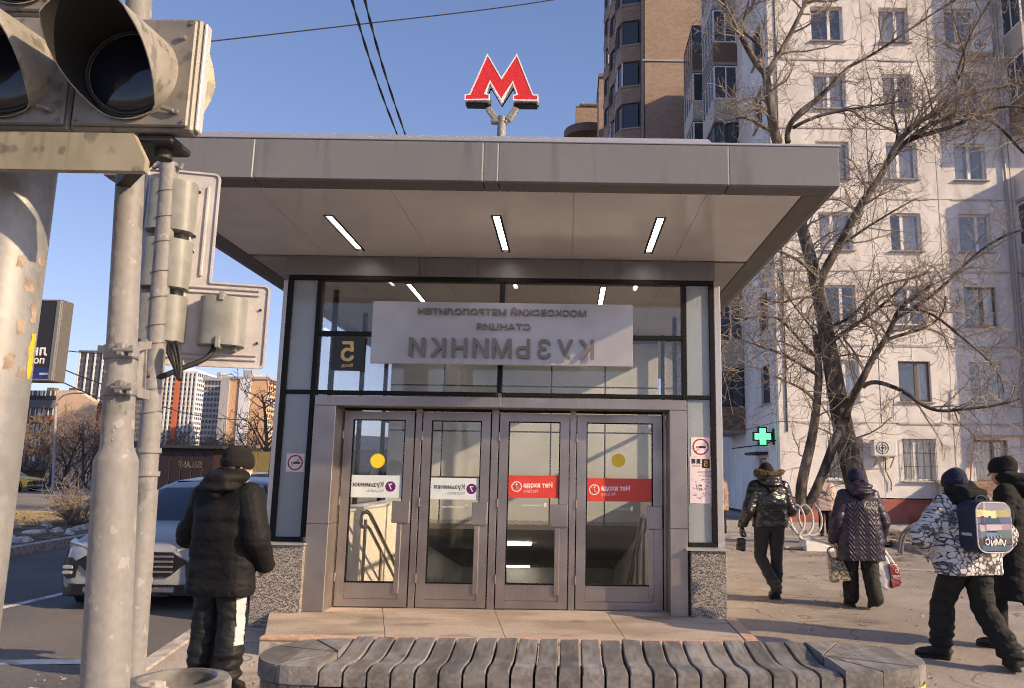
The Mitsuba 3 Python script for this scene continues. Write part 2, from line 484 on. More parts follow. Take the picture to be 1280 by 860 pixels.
# road markings
def strip(a, b, w, z=.008):
    a, b = np.array(a, float), np.array(b, float); d = (b - a) / np.linalg.norm(b - a); n = np.array([-d[1], d[0], 0]) * w / 2
    return sheet([a - n, b - n, b + n, a + n], z)
la, lb = gz(0, 829), gz(100, 828)
struct('road_marking', label='white painted lines on the carriageway')
put('road_marking__line', strip(la + (la - lb) * 3, la + (lb - la) * 1.55, .17), 'road_paint')
la, lb = gz(0, 761), gz(82, 742)
put('road_marking__line', strip(la + (la - lb) * 3, lb + (lb - la) * 1.5, .13), 'road_paint')

# lawn beyond the carriageway, raised behind a kerb, with a rim of dirty snow
l0, l1 = gz(-30, 704), gz(75, 684); ld = (l1 - l0) / np.linalg.norm(l1 - l0); ln = np.array([-ld[1], ld[0], 0])
A, B = l0 - ld * 40, l0 + ld * 11.5
struct('verge', label='raised verge beyond the carriageway')
for i in range(26):
    p = l0 + ld * (i * 1.0 - 14.5)
    put('verge__kerb_stone', beam(p + [0, 0, .07], p + ld * .985 + [0, 0, .07], .16, .2, b=.015), 'kerb_stone')
n_u, n_v = 130, 40
U, Vv = np.meshgrid(np.linspace(0, 51.5, n_u), np.concatenate([np.linspace(0, 2.2, 16), np.linspace(2.5, 26, 24)]), indexing='ij')
P = A[None, None, :] + ld * U[..., None] + ln * Vv[..., None]
h = .10 + .16 * np.clip(Vv / 1.6, 0, 1) ** .8 + .10 * (meshkit.fbm(P * 1.6) - .5) * np.clip(Vv / .5, 0, 1) if hasattr(meshkit, 'fbm') else .1
P[..., 2] = h
def gridmesh(P):
    a, b = P.shape[:2]; i, j = np.meshgrid(np.arange(a - 1), np.arange(b - 1), indexing='ij'); k = i * b + j
    F = np.vstack([np.stack([k, k + b, k + b + 1], -1).reshape(-1, 3), np.stack([k, k + b + 1, k + 1], -1).reshape(-1, 3)])
    m = trimesh.Trimesh(P.reshape(-1, 3), F, process=False)
    if m.face_normals[:, 2].mean() < 0: m.invert()
    return m
put(struct('lawn'), gridmesh(P), 'dry_lawn', smooth=True)
# the bare dirt bank with snow left on it
Uc, Vc = np.meshgrid(np.linspace(20, 51, 120), np.linspace(.12, 2.0, 22), indexing='ij')
P = A[None, None, :] + ld * Uc[..., None] + ln * Vc[..., None]
P[..., 2] = .115 + .16 * np.clip(Vc / 1.6, 0, 1) ** .8 + .10 * (meshkit.fbm(P * [1.6, 1.6, 0] + [0, 0, .16]) - .5) * np.clip(Vc / .5, 0, 1)
put(struct('dirt_bank'), gridmesh(P), 'soil', smooth=True)
sn = []
for i in range(90):
    u, v = rng.uniform(26, 47), rng.uniform(.3, 1.75); c = A + ld * u + ln * v
    a = np.linspace(0, 2 * np.pi, 14)[:-1]; r = rng.uniform(.05, .17) * (1 + .4 * rng.uniform(-1, 1, 13))
    z0 = .15 + .16 * min(1, v / 1.6) ** .8
    rim = c + np.cos(a)[:, None] * ld * (r * 2.0)[:, None] + np.sin(a)[:, None] * ln * (r * .8)[:, None]
    rim[:, 2] = z0 - .06; top = c + (rim - c) * .6; top[:, 2] = z0 + .03
    sn.append(hullpts(np.vstack([rim, top, [[c[0], c[1], z0 + .045]]])))
put(struct('old_snow', 'stuff', 'dirty remains of snow on the bank beyond the road'), sn, 'snow', smooth=40)
gr = []
for i in range(5200):
    u, v = rng.uniform(14, 50), rng.uniform(1.8, 13) ; c = A + ld * u + ln * v; c[2] = .25
    a = rng.uniform(0, 6.28); t = np.array([math.cos(a), math.sin(a), 0]); hgt = rng.uniform(.04, .10)
    gr.append(np.array([c - t * .03, c + t * .03, c + [rng.normal(0, .03), rng.normal(0, .03), hgt]]))
gr = np.array(gr)
put(struct('dry_grass', 'stuff', 'dry yellow winter grass on the lawn'), trimesh.Trimesh(gr.reshape(-1, 3), np.arange(len(gr) * 3).reshape(-1, 3), process=False), 'dry_lawn')
# far carriageway beyond the lawn
put(struct('far_road'), sheet([(-160, 41), (-3, 41), (-3, 56), (-160, 56)], .012), 'asphalt_road')

# right side: kerb along the soil bed in front of the block of flats
ra, rb = gz(1085, 676), gz(1185, 697)
rd = (rb - ra) / np.linalg.norm(rb - ra); rn = np.array([-rd[1], rd[0], 0])
if rn[1] < 0: rn = -rn
struct('bed_kerb', label='worn concrete kerb edging the soil bed under the flats')
for i in range(15):
    p = ra + rd * (i * 1.0 - 1.2)
    put('bed_kerb__stone', beam(p + [0, 0, .05], p + rd * .985 + [0, 0, .05], .15, .2, b=.015), 'kerb_stone')
Ub, Vb = np.meshgrid(np.linspace(-1.2, 14, 70), np.linspace(.07, 12.5, 50), indexing='ij')
P = ra[None, None, :] + rd * Ub[..., None] + rn * Vb[..., None]
P[..., 2] = .10 + .10 * np.clip(Vb / 3, 0, 1) + .13 * (meshkit.fbm(P * [2.5, 2.5, 0]) - .5)
P = np.where((P[..., 1:2] > 27.9), np.concatenate([P[..., :1], np.full_like(P[..., :1], 27.9), P[..., 2:]], -1), P)
put(struct('soil_bed'), gridmesh(P), 'soil', smooth=True)
lit = []
for i in range(900):
    c = ra + rd * rng.uniform(-1, 12) + rn * rng.uniform(.2, 8); c[2] = .13 + rng.uniform(0, .05)
    a = rng.uniform(0, 6.28); t = np.array([math.cos(a), math.sin(a), .3]); s_ = np.array([-math.sin(a), math.cos(a), .2]) * .04
    lit.append(np.array([c, c + t * .10 + s_, c + t * .10 - s_]))
lit = np.array(lit)
put(struct('leaf_litter', 'stuff', 'dry leaf litter on the soil bed'), trimesh.Trimesh(lit.reshape(-1, 3), np.arange(len(lit) * 3).reshape(-1, 3), process=False), 'timber_brown')
gt = []
rgg = np.random.default_rng(17)
for i in range(1500):
    if i < 900: c = np.array([rgg.uniform(1.4, 9), rgg.uniform(6.3, 17), .003])
    else: c = np.array([rgg.uniform(-4, 3), rgg.uniform(5.7, 6.8), .003])
    if 1.0 > c[0] > -3.4 and c[1] > 6.75: continue
    r_ = rgg.uniform(.004, .014) * (1 + (rgg.uniform() < .06) * 1.6); a = rgg.uniform(0, 6.28, 5)
    P_ = c + np.column_stack([np.cos(np.sort(a)), np.sin(np.sort(a)), np.zeros(5)]) * r_
    gt.append(hullpts(np.vstack([P_ + [0, 0, -.004], c + (P_ - c) * .6 + [0, 0, r_ * .5]])))
put(struct('grit', 'stuff', 'grit and crumbs strewn over the forecourt'), gt, 'grit_stone')
# pavement seams: pale concrete strips crossing the forecourt
struct('forecourt_strip', label='pale concrete strips let into the forecourt')
for (u0, v0, u1, v1, w) in ((905, 668, 1075, 676, .30), (905, 655, 1080, 661, .25), (1060, 709, 1290, 719, .22)):
    a, b = gz(u0, v0), gz(u1, v1)
    d = (b - a) / np.linalg.norm(b - a); n = np.array([-d[1], d[0], 0]) * w / 2
    put('forecourt_strip__strip', sheet([a - n, b - n, b + n, a + n], .006), 'kerb_stone')

# ------------------------------------------------------------------ the metro pavilion
PV = thing('metro_pavilion', 'low glass and steel metro entrance pavilion with a deep grey canopy and four doors', 'metro entrance')
YG, YP, YD, YPL = 8.40, 8.13, 8.42, 8.08      # glazing, portal front, doors, plinth front
ZP = .15
X = lambda u, v, y=YG: at(u, v, y)[0]
Z = lambda u, v, y=YG: at(u, v, y)[2]
ZS = Z(626, 325, YG)                              # soffit
XL0, XR1 = X(357, 346), X(899, 352)               # outer faces of the facade
# the stone platform in front of the doors: slabs with a pink edge stone
PF = thing('stone_platform', 'low stone entrance step of long slabs with a pinkish worn edge', 'step')
f0, f1 = gz(322, 797, ZP), gz(936, 804, ZP)
yf = (f0[1] + f1[1]) / 2
xs = np.linspace(f0[0], f1[0], 5)
xs2 = np.linspace(XL0 + .02, f1[0] + .03, 5)
for i in range(4):
    for j in range(2):
        t0, t1 = j / 2, (j + 1) / 2
        def e(k, t): return xs[k] * (1 - t) + xs2[k] * t
        y0, y1 = yf + .13 + (YG + .25 - yf - .13) * t0, yf + .13 + (YG + .25 - yf - .13) * t1
        pts = [(e(i, t0) + .003, y0 + .003), (e(i + 1, t0) - .003, y0 + .003), (e(i + 1, t1) - .003, y1 - .003), (e(i, t1) + .003, y1 - .003)]
        dz = rng.uniform(-.003, .003)
        put(PF + '__slab', hullpts([(a, b, z) for a, b in pts for z in (0, ZP - .004 + dz)] + [(np.mean([p[0] for p in pts]), np.mean([p[1] for p in pts]), ZP + dz)]), 'stone_slab')
    put(PF + '__riser', box(xs[i] + .003, xs[i + 1] - .003, yf + .012, yf + .12, 0, ZP - .034, .004), 'kerb_stone')
    put(PF + '__edge_stone', box(xs[i] + .003, xs[i + 1] - .003, yf, yf + .125, ZP - .032, ZP + .001, .008), 'edge_stone')
put(PF + '__edge_stone', hullpts([(xs[4], yf, 0), (xs[4] + .11, yf, 0), (xs2[4] + .11, YPL, 0), (xs2[4], YPL, 0), (xs[4], yf, ZP + .001), (xs[4] + .11, yf, ZP + .001), (xs2[4] + .11, YPL, ZP + .001), (xs2[4], YPL, ZP + .001)]), 'edge_stone')

# canopy: fascia panels, underside frame, soffit panels, lamps
fr = at(1055, 231, 6.2); YC = gz(1053, 233, ZS)[1]
CXR, CXL = 2.22, -3.86
ZF = at(1055, 184, YC)[2]
YB = 19.0
jx = [CXL] + [at(u, 200, YC)[0] for u in (317, 604, 623, 911)] + [CXR]
for a, b in zip(jx[:-1], jx[1:]):
    put(PV + '__fascia_panel', box(a + .004, b - .004, YC, YC + .05, ZS, ZF, .004), 'fascia')
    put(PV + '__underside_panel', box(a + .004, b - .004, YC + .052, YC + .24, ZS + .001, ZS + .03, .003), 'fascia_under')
put(PV + '__joint', [box(x - .0035, x + .0035, YC + .004, YC + .045, ZS + .004, ZF - .003) for x in jx[1:-1]], 'joint_light')
ys = [YC + .054, 7.75, 8.9, 11, 13.5, 16, YB]
for s, x0, x1 in ((1, CXR - .05, CXR), (-1, CXL, CXL + .05)):
    for a, b in zip(ys[:-1], ys[1:]):
        put(PV + '__fascia_panel', box(x0, x1, a + .003, b - .003, ZS, ZF, .004), 'fascia')
        xa, xb = (CXR - .24, CXR - .052) if s > 0 else (CXL + .052, CXL + .24)
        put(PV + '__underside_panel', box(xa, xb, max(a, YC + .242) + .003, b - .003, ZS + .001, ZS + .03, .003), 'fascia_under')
put(PV + '__roof', [box(CXL + .05, CXR - .05, YC + .05, YB, ZF - .12, ZF - .02), hullpts([(CXL + .3, YC + .6, ZF - .02), (at(935, 180, YC + .6)[0], YC + .6, ZF - .02), (CXL + .3, YC + .6, ZF + .328), (at(885, 176, YC + .6)[0], YC + .6, ZF + .328), (CXL + .3, YB - .5, ZF - .02), (at(935, 180, YC + .6)[0], YB - .5, ZF - .02), (CXL + .3, YB - .5, ZF + .3), (at(885, 176, YC + .6)[0], YB - .5, ZF + .3)])], 'silver_trim')
put(PV + '__roof_edge', [box(CXL - .01, CXR + .01, YC - .01, YC + .12, ZF, ZF + .02, .004)], 'silver_trim')
SX = [CXL + .245, -2.72, -1.55, .02, 1.16, CXR - .245]
# lamps let into the soffit
lamps = []
for (u0, v0, u1, v1) in ((412, 271, 449, 314), (624, 271.5, 629, 315.5), (830, 274, 807, 317.4)):
    a, b = gz(u0, v0, ZS), gz(u1, v1, ZS); lamps.append(((a[0] + b[0]) / 2, a[1], b[1]))
LW = .06
INNER = [(x, a, b) for x in (-2.08, .43) for a, b in ((9.62, 10.85), (12.8, 14.0))]
holes = [sbox(x - LW / 2 - .02, y0 - .02, x + LW / 2 + .02, y1 + .02) for x, y0, y1 in lamps] + [sbox(x - LW / 2 - .02, y0 - .02, x + LW / 2 + .02, y1 + .02) for x, y0, y1 in INNER]
SYS = [YC + .246, 8.36, 8.44, 12.5, YB]
for a, b in zip(SX[:-1], SX[1:]):
    for c, d in ((SYS[0], SYS[1]), (SYS[2], SYS[3]), (SYS[3], SYS[4])):
        pl = sbox(a + .002, c + .002, b - .002, d - .002)
        for hh in holes: pl = pl.difference(hh)
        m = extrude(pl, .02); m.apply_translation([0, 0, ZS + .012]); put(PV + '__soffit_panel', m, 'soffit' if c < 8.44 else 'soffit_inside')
for i, (x, y0, y1) in enumerate([(x, a, b) for x, a, b in lamps] + INNER):
    k = put(PV + '__lamp', cat([box(x - LW / 2 - .016, x - LW / 2, y0 - .016, y1 + .016, ZS + .006, ZS + .07), box(x + LW / 2, x + LW / 2 + .016, y0 - .016, y1 + .016, ZS + .006, ZS + .07), box(x - LW / 2, x + LW / 2, y0 - .016, y0, ZS + .006, ZS + .07), box(x - LW / 2, x + LW / 2, y1, y1 + .016, ZS + .006, ZS + .07)]), 'black_frame')
    d = mikit.ply(quad((x - LW / 2, y0, ZS + .03), (x - LW / 2, y1, ZS + .03), (x + LW / 2, y1, ZS + .03), (x + LW / 2, y0, ZS + .03)), 'white_trim')
    d['emitter'] = glow((5.5, 5.0, 4.3)); scene[k + '__diffuser'] = d

# the beam over the glazing
zb0, zb1 = Z(626, 348), ZS + .01
XBL, XBR = X(357, 330), X(893, 330)
for a, b in ((XBL, X(525, 335)), (X(525, 335), X(732, 335)), (X(732, 335), XBR)):
    put(PV + '__beam_panel', box(a + .002, b - .002, YG - .03, YG + .03, zb0, zb1, .002), 'fascia')
# glazing grid
xa, xb, xc, xd = X(362.5, 346), X(368.5, 346), X(399, 348), X(405, 348)           # left pilaster
xe, xf = X(625.5, 350), X(631.5, 350)
xg, xh, xi, xj = X(851, 352), X(857, 352), X(885, 352), X(891, 352)              # right pilaster
xw = X(899, 352)
zt0, zt1 = zb0 - .055, zb0
zm0, zm1 = Z(430, 420), Z(430, 414.5)
zl0, zl1 = Z(626, 496), Z(626, 491)
zs_ = Z(372, 671)
FY0, FY1 = YG - .035, YG + .07
put(PV + '__mullion', [box(xa, xj, FY0, FY1, zt0, zt1 - .002, .004)], 'black_frame')
for a, b, z0 in ((xa, xb, zs_), (xc, xd, zs_), (xg, xh, zs_), (xi, xj, zs_), (xe, xf, zl1)):
    put(PV + '__mullion', box(a, b, FY0 - .004, FY1, z0, zt0 - .001, .004), 'black_frame')
for a, b, z0, z1 in ((xd, xe, zm0, zm1), (xf, xg, zm0, zm1), (xb, xc, zl0, zl1), (xh, xi, zl0, zl1), (xd, xe, zl0, zl1), (xf, xg, zl0, zl1), (xb - .06, xc + .0, zs_ - .05, zs_), (xh, xi + .07, zs_ - .05, zs_)):
    put(PV + '__mullion', box(a + .001, b - .001, FY0, FY1, z0, z1, .004), 'black_frame')
for a, b in ((XL0, xa), (xj, xw)):
    put(PV + '__corner_trim', box(a, b, FY0 - .002, YG + .12, zs_ - .05, zb0 - .06, .006), 'silver_trim')
for a, b in ((xb, xc), (xh, xi)):
    for z0, z1 in ((zs_, zl0), (zl1, zt0)):
        put(PV + '__spandrel_pane', box(a, b, YG, YG + .012, z0, z1), 'spandrel')
        put(PV + '__wall_lining', box(a - .02, b + .02, YG + .075, YG + .12, z0, z1), 'cream_wall')
for a, b in ((xd, xe), (xf, xg)):
    for z0, z1 in ((zl1, zm0), (zm1, zt0)):
        put(PV + '__transom_pane', quad((a, YG, z0), (b, YG, z0), (b, YG, z1), (a, YG, z1)), 'pane')
# plinths and sills
for a, b in ((XL0 - .02, at(381, 685, YPL)[0]), (at(860, 690, YPL)[0], at(909, 690, YPL)[0])):
    zt = at(880, 683.5, YPL)[2]
    put(PV + '__plinth', box(a + .03, b - .01, YPL, YG + .3, ZP - .15, zt - .045, .006), 'granite')
    put(PV + '__sill', hullpts([(a - .02, YPL - .03, zt - .04), (b + .03 if b > 0 else b, YPL - .03, zt - .04), (a - .02, YPL - .03, zt - .02), (b + .03 if b > 0 else b, YPL - .03, zt - .02), (a - .02, YG + .2, zt - .04), (b + .03 if b > 0 else b, YG + .2, zt - .04), (a - .02, YG + .2, zs_ - .06), (b + .03 if b > 0 else b, YG + .2, zs_ - .06)]), 'silver_trim')
# stainless portal
p0, p1 = at(394, 494, YP), at(858, 500, YP); q0, q1 = at(420, 508, YP), at(837, 511, YP)
zh, zi = (p0[2] + p1[2]) / 2, (q0[2] + q1[2]) / 2
for a, b in ((p0[0], X(626, 500, YP)), (X(626, 500, YP), p1[0])):
    put(PV + '__portal_header', box(a + .001, b - .001, YP, YD + .06, zi, zh, .004), 'steel')
for a, b in ((p0[0], q0[0]), (q1[0], p1[0])):
    for z0, z1 in ((ZP, 1.02), (1.023, zi - .002)):
        put(PV + '__portal_jamb', box(a, b, YP, YD + .06, z0, z1, .004), 'steel')
# doors
DT = at(626, 516.5, YD)[2]; DB = ZP + .012
leaves = [(432, 519, 442, 509, 'open'), (529.5, 614, 539, 605, 0), (625, 712, 634, 702, 0), (721, 828, 732, 817, 0)]
vv = 600
xs_ = [at(a_, 515, YD)[0] for a_ in (431, 519.5, 529, 614.5, 625, 712.5, 721.5, 828)]
for a, b in ((q0[0], xs_[0]), (xs_[1], xs_[2]), (xs_[3], xs_[4]), (xs_[5], xs_[6]), (xs_[7], q1[0])):
    put(PV + '__door_post', box(a + .0075, b - .0075, YD + .005, YD + .07, ZP, DT + .035, .004), 'steel')
put(PV + '__door_head', box(q0[0], q1[0], YD + .012, YD + .065, DT + .012, zi - .003), 'black_frame')
zk0, zk1, zg1 = at(626, 751, YD)[2], at(626, 730.5, YD)[2], at(626, 526.5, YD)[2]
DOORNOTE = []
for n in range(4):
    a, b = xs_[2 * n] + .006, xs_[2 * n + 1] - .006
    lw = .095 if n != 3 else .1
    g0, g1 = a + lw, b - lw
    d = PV + '__door' + ('' if n == 0 else f'_{n:03d}')
    fr_ = sbox(a, DB, b, DT).difference(sbox(g0, zk0, g1, zg1))
    F_ = [facing(fr_, 0, YD, 0, .05), box(g0, g1, YD + .012, YD + .035, zk0, zk1, .004)]
    # mitre grooves and bead round the glass
    put(d, F_, 'steel', smooth=False)
    put(d + '__bead', [box(g0, g0 + .012, YD + .004, YD + .04, zk1, zg1), box(g1 - .012, g1, YD + .004, YD + .04, zk1, zg1), box(g0 + .012, g1 - .012, YD + .004, YD + .04, zg1 - .012, zg1), box(g0 + .012, g1 - .012, YD + .004, YD + .04, zk1, zk1 + .012)], 'black_frame')
    put(d + '__pane', quad((g0, YD + .025, zk1), (g1, YD + .025, zk1), (g1, YD + .025, zg1), (g0, YD + .025, zg1)), 'pane')
    put(d + '__seal', [box(a - .011, a - .0015, YD + .012, YD + .06, DB, DT), box(b + .0015, b + .011, YD + .012, YD + .06, DB, DT)], 'black_frame')
    hx0, hx1 = [(490, 515), (590, 613), (688, 710), (808, 829)][n]; hv0, hv1 = 626 + n * .7, 653.5 + n * 1.2
    x0, x1 = at(hx0, 640, YD)[0], min(at(hx1, 640, YD)[0], b - .004)
    put(d + '__handle_plate', box(x0, x1, YD - .028, YD - .002, at(500, hv1, YD)[2], at(500, hv0, YD)[2], .006), 'steel')
    put(d + '__handle_bar', box(g1 - .045, g1 + .008, YD - .012, YD - .001, zk0 + .06, at(500, hv1, YD)[2] - .002, .005), 'steel')
    put(d + '__hinge', [cyl((a - .006, YD - .004, z), (a - .006, YD - .004, z + .09), .009, n=10) for z in (DB + .25, 1.2, DT - .3)], 'steel')
    DOORNOTE.append((d, g0, g1))
yst = YD + .018
for n, (d, g0, g1) in enumerate(DOORNOTE):
    z0, z1 = [(622, 594), (623, 596), (623, 595), (628, 599)][n]; z0, z1 = at(470, z0, YD)[2], at(470, z1, YD)[2]
    if n >= 2: z0, z1 = [at(700 + 70 * (n - 2), v, YD)[2] for v in ((623, 595), (627, 598))[n - 2]]
    w = g1 - g0; h_ = z1 - z0; xc_ = (g0 + g1) / 2
    if n < 2:
        sx0, sx1 = g0 + .013, g1 - .016; it = [(box(sx0, sx1, yst, yst + .002, z0, z1), (.60, .66, .68))]
        cx = sx1 - .12 if n == 0 else sx1 - .075
        it += [(disc(cx, (z0 + z1) / 2, yst - .002, .055, .002), (.10, .01, .12)), (text('7', cx, (z0 + z1) / 2 - .028, yst - .0025, .056, .001, True), (.8, .78, .8)),
               (text('Кузьминки', cx - .075 - .165, (z0 + z1) / 2 - .004, yst - .001, .052, .001, True, width=.33), (.06, .05, .06)), (text('Kuzminki', cx - .075 - .09, (z0 + z1) / 2 - .062, yst - .001, .034, .001, False, width=.18), (.2, .2, .2))]
        coloured(d + '__station_notice', it)
        part_label(d + '__station_notice', label='pale notice with a purple line number seven and the station name')
    else:
        sx0, sx1 = g0 + .005, g1 - .005; it = [(box(sx0, sx1, yst, yst + .002, z0, z1), (.62, .055, .035))]
        cx, cz = sx0 + (.095 if n == 2 else .085), (z0 + z1) / 2
        it += [(ring(cx, cz, yst - .002, .056, .047, .002), (.8, .76, .74)),
               (disc(cx, cz + .026, yst - .002, .0095, .002, 16), (.8, .76, .74)), (beam((cx, yst - .001, cz + .015), (cx + .003, yst - .001, cz - .012), .002, .016, up=(0, 1, 0)), (.8, .76, .74)),
               (beam((cx + .003, yst - .001, cz - .01), (cx - .014, yst - .001, cz - .036), .002, .009, up=(0, 1, 0)), (.8, .76, .74)), (beam((cx + .003, yst - .001, cz - .01), (cx + .018, yst - .001, cz - .036), .002, .009, up=(0, 1, 0)), (.8, .76, .74)),
               (beam((cx - .04, yst - .0018, cz + .03), (cx + .036, yst - .0018, cz - .036), .002, .008, up=(0, 1, 0)), (.8, .76, .74)),
               (text('Нет входа', cx + .075 + .155, cz - .006, yst - .001, .054, .001, True, width=.31), (.82, .76, .74)), (text('No Entry', cx + .075 + .075, cz - .062, yst - .001, .034, .001, False, width=.15), (.75, .6, .58))]
        coloured(d + '__no_entry_notice', it)
        part_label(d + '__no_entry_notice', label='red no entry notice with a white crossed walker')
    if n in (0, 3):
        c = at(*[(472, 576), 0, 0, (773, 575.5)][n], yst)
        coloured(d + '__yellow_dot', [(disc(c[0], c[2], yst - .001, .078 if n == 0 else .074, .002), (.85, .60, .03))])
    # small white line of print under the notice
    cz = z0 - .085; cx = (g0 + g1) / 2
    coloured(d + '__small_print', [(text('Придерживайте дверь', cx - .02, cz, yst, .018, .001, False, width=.24), (.72, .72, .7)), (box(cx + .12, cx + .145, yst, yst + .001, cz - .008, cz + .035), (.72, .72, .7))])

# inside the pavilion: side walls, glazed sides, back wall of pale panels, stair and handrails
XI0, XI1 = XL0 + .12, xw - .12; YW = 13.2; ZW = at(560, 657, YW)[2]
put(PV + '__landing', box(XI0, XI1, YG + .07, 9.9, -.1, ZP, 0), 'stair_stone')
for x0, x1 in ((XL0 + .02, XI0), (XI1, xw - .02)):
    put(PV + '__side_wall', box(x0, x1, YG + .31, YB - .5, -4, 1.02), 'cream_wall')
    put(PV + '__side_sill', box(x0 - .03, x1 + .03, YG + .31, YB - .5, 1.022, 1.05), 'silver_trim')
    xm = (x0 + x1) / 2
    for y in np.arange(YG + .15, YB - .4, 1.5):
        put(PV + '__side_mullion', box(xm - .03, xm + .03, y - .03, y + .03, 1.05, ZS + .01), 'black_frame')
        if y + 1.47 < YB - .4:
            put(PV + '__side_pane', quad((xm, y + .03, 1.05), (xm, y + 1.47, 1.05), (xm, y + 1.47, ZS + .01), (xm, y + .03, ZS + .01)), 'pane')
    put(PV + '__side_rail', [box(xm - .028, xm + .028, YG + .15, YB - .5, 2.4, 2.45)], 'black_frame')
# cream parapet beside the stair, lit through the doors, capped with a pale slab
for s, x0 in ((1, XI0), (-1, XI1)):
    put(PV + '__stair_parapet', box(x0, x0 + s * .32, 9.0, YW, -4, 1.16 if s < 0 else 1.05), 'cream_wall')
    put(PV + '__parapet_cap', box(x0 - .0, x0 + s * .35, 8.97, YW, 1.165 if s < 0 else 1.055, 1.2 if s < 0 else 1.09, .005), 'tile_light')
# back wall
zz = [ZW, Z(560, 655, YW), Z(560, 575, YW), Z(560, 535, YW), Z(560, 460, YW), ZS]
zz = [ZW, ZW + .02] + [ZW + .02 + .78 * k for k in range(1, 5)]
xx = np.linspace(XI0, XI1, 6)
for a, b in zip(xx[:-1], xx[1:]):
    for c, d_ in zip(zz[1:-1], zz[2:]):
        put(PV + '__wall_tile', box(a + .012, b - .012, YW, YW + .04, c + .012, min(d_, ZS) - .012, .003), 'tile_light')
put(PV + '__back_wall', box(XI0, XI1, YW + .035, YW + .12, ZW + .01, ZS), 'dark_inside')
# stair down
steps = []
for i in range(26):
    steps.append(box(XI0 + .3, XI1 - .3, 9.9 + .3 * i, 9.9 + .3 * (i + 1) + .02, -4.6, ZP - .15 * (i + 1)))
put(PV + '__stair', steps, 'stair_stone')
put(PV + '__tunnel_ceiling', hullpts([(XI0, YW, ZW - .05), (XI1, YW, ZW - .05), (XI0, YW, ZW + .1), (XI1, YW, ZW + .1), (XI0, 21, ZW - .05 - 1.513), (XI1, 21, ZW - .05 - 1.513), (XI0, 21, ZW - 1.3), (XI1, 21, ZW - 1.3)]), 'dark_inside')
put(PV + '__tunnel_wall', [box(XI0, XI0 + .3, YW, 21, -5, 1), box(XI1 - .3, XI1, YW, 21, -5, 1), box(XI0, XI1, 21, 21.2, -5, 0)], 'tile_light')
for (u0, u1, v) in ((634, 664, 675), (632, 662, 704)):
    y_ = 15.1 if v < 690 else 20.6
    a, b = at(u0, v, y_), at(u1, v, y_); a[2] -= .02
    k = put(PV + '__tunnel_lamp', box(a[0], b[0], y_, y_ + .1, a[2] + .002, a[2] + .06), 'white_trim')
    d = mikit.ply(box(a[0], b[0], y_ - .06, y_ + .1, a[2] - .07, a[2]), 'white_trim'); d['emitter'] = glow((5, 4.3, 3.4)); scene[k + '__tube'] = d
for s, ux, pts in ((1, 0, ((449, 655), (470, 727))), (-1, 0, ((811, 655), (778, 735)))):
    xr = XI0 + .62 if s > 0 else XI1 - .62
    xr = onx(*pts[0], xr)[0]
    top = np.array([xr, 9.75, 1.07]); R_ = []
    for dz, r in ((0, .025), (-.17, .02)):
        a = top + [0, 0, dz]; R_.append(tube([a + [0, -.28, 0], a + [0, -.05, .0], a + [0, .1, -.05], a + [0, 2.9, -1.45]], r, 10))
    R_.append(tube([top + [0, -.28, 0], top + [0, -.33, -.04], top + [0, -.33, -.14], top + [0, -.28, -.17]], .02, 10))
    for k in range(4):
        yb = 9.62 + .9 * k; zb = 1.0 - .45 * k - .02; R_.append(cyl((xr, yb, zb - 1.05), (xr, yb, zb), .02, n=10))
    put(PV + '__handrail', R_, 'steel', smooth=40)

def glyphs(m):
    """The letters of a line of text, one mesh each."""
    m = m.copy(); m.merge_vertices(); got = []
    for c_ in sorted(m.split(only_watertight=False), key=lambda q: q.bounds[0][0]):
        if got and c_.bounds[:, 0].mean() < got[-1].bounds[1][0]: got[-1] = cat([got[-1], c_])
        elif got and got[-1].bounds[:, 0].mean() > c_.bounds[0][0]: got[-1] = cat([got[-1], c_])
        else: got.append(c_)
    return got


# sign with raised letters, hung in front of the transom glazing
SG = thing('station_sign', 'wide brushed metal name board with raised mirrored capitals over the doors', 'sign')
ysg = 8.18
c = [at(466, 377, ysg), at(791, 380, ysg), at(791, 457, ysg), at(463, 455, ysg)]
sx0, sx1, sz0, sz1 = (c[0][0] + c[3][0]) / 2, (c[1][0] + c[2][0]) / 2, (c[2][2] + c[3][2]) / 2, (c[0][2] + c[1][2]) / 2
put(SG + '__board', box(sx0, sx1, ysg, ysg + .05, sz0, sz1, .003), 'sign_panel')
put(SG + '__bracket', [box(x - .03, x + .03, ysg + .05, YG - .04, z - .03, z + .03) for x in (sx0 + .4, sx1 - .4) for z in (sz0 + .35, sz0 + .15)], 'black_frame')
for t, ua, ub, va, vb in (('МОСКОВСКИЙ МЕТРОПОЛИТЕН', 523, 733, 394, 386), ('СТАНЦИЯ', 596, 663, 412, 404), ('КУЗЬМИНКИ', 508, 746, 447, 424)):
    a, b = at(ua, va, ysg), at(ub, va, ysg); vm = (va + (ua + ub) / 2 * 0)
    h_ = at(628, va, ysg)[2] - at(628, va + (va - vb), ysg)[2]
    if t == 'КУЗЬМИНКИ':
        n = len(t)
        for i, ch in enumerate(t):
            xc_ = b[0] - (b[0] - a[0]) * (i + .5) / n
            put(SG + '__letter', text(ch, xc_, at(628, va, ysg)[2] - .004, ysg - .03, h_, .022, True), 'letter_metal')
    else:
        whole = text(t, (a[0] + b[0]) / 2, at(628, va, ysg)[2] - .004, ysg - .022, h_ * .9, .02, True, width=b[0] - a[0])
        for m in glyphs(whole): put(SG + '__letter', m, 'letter_metal')
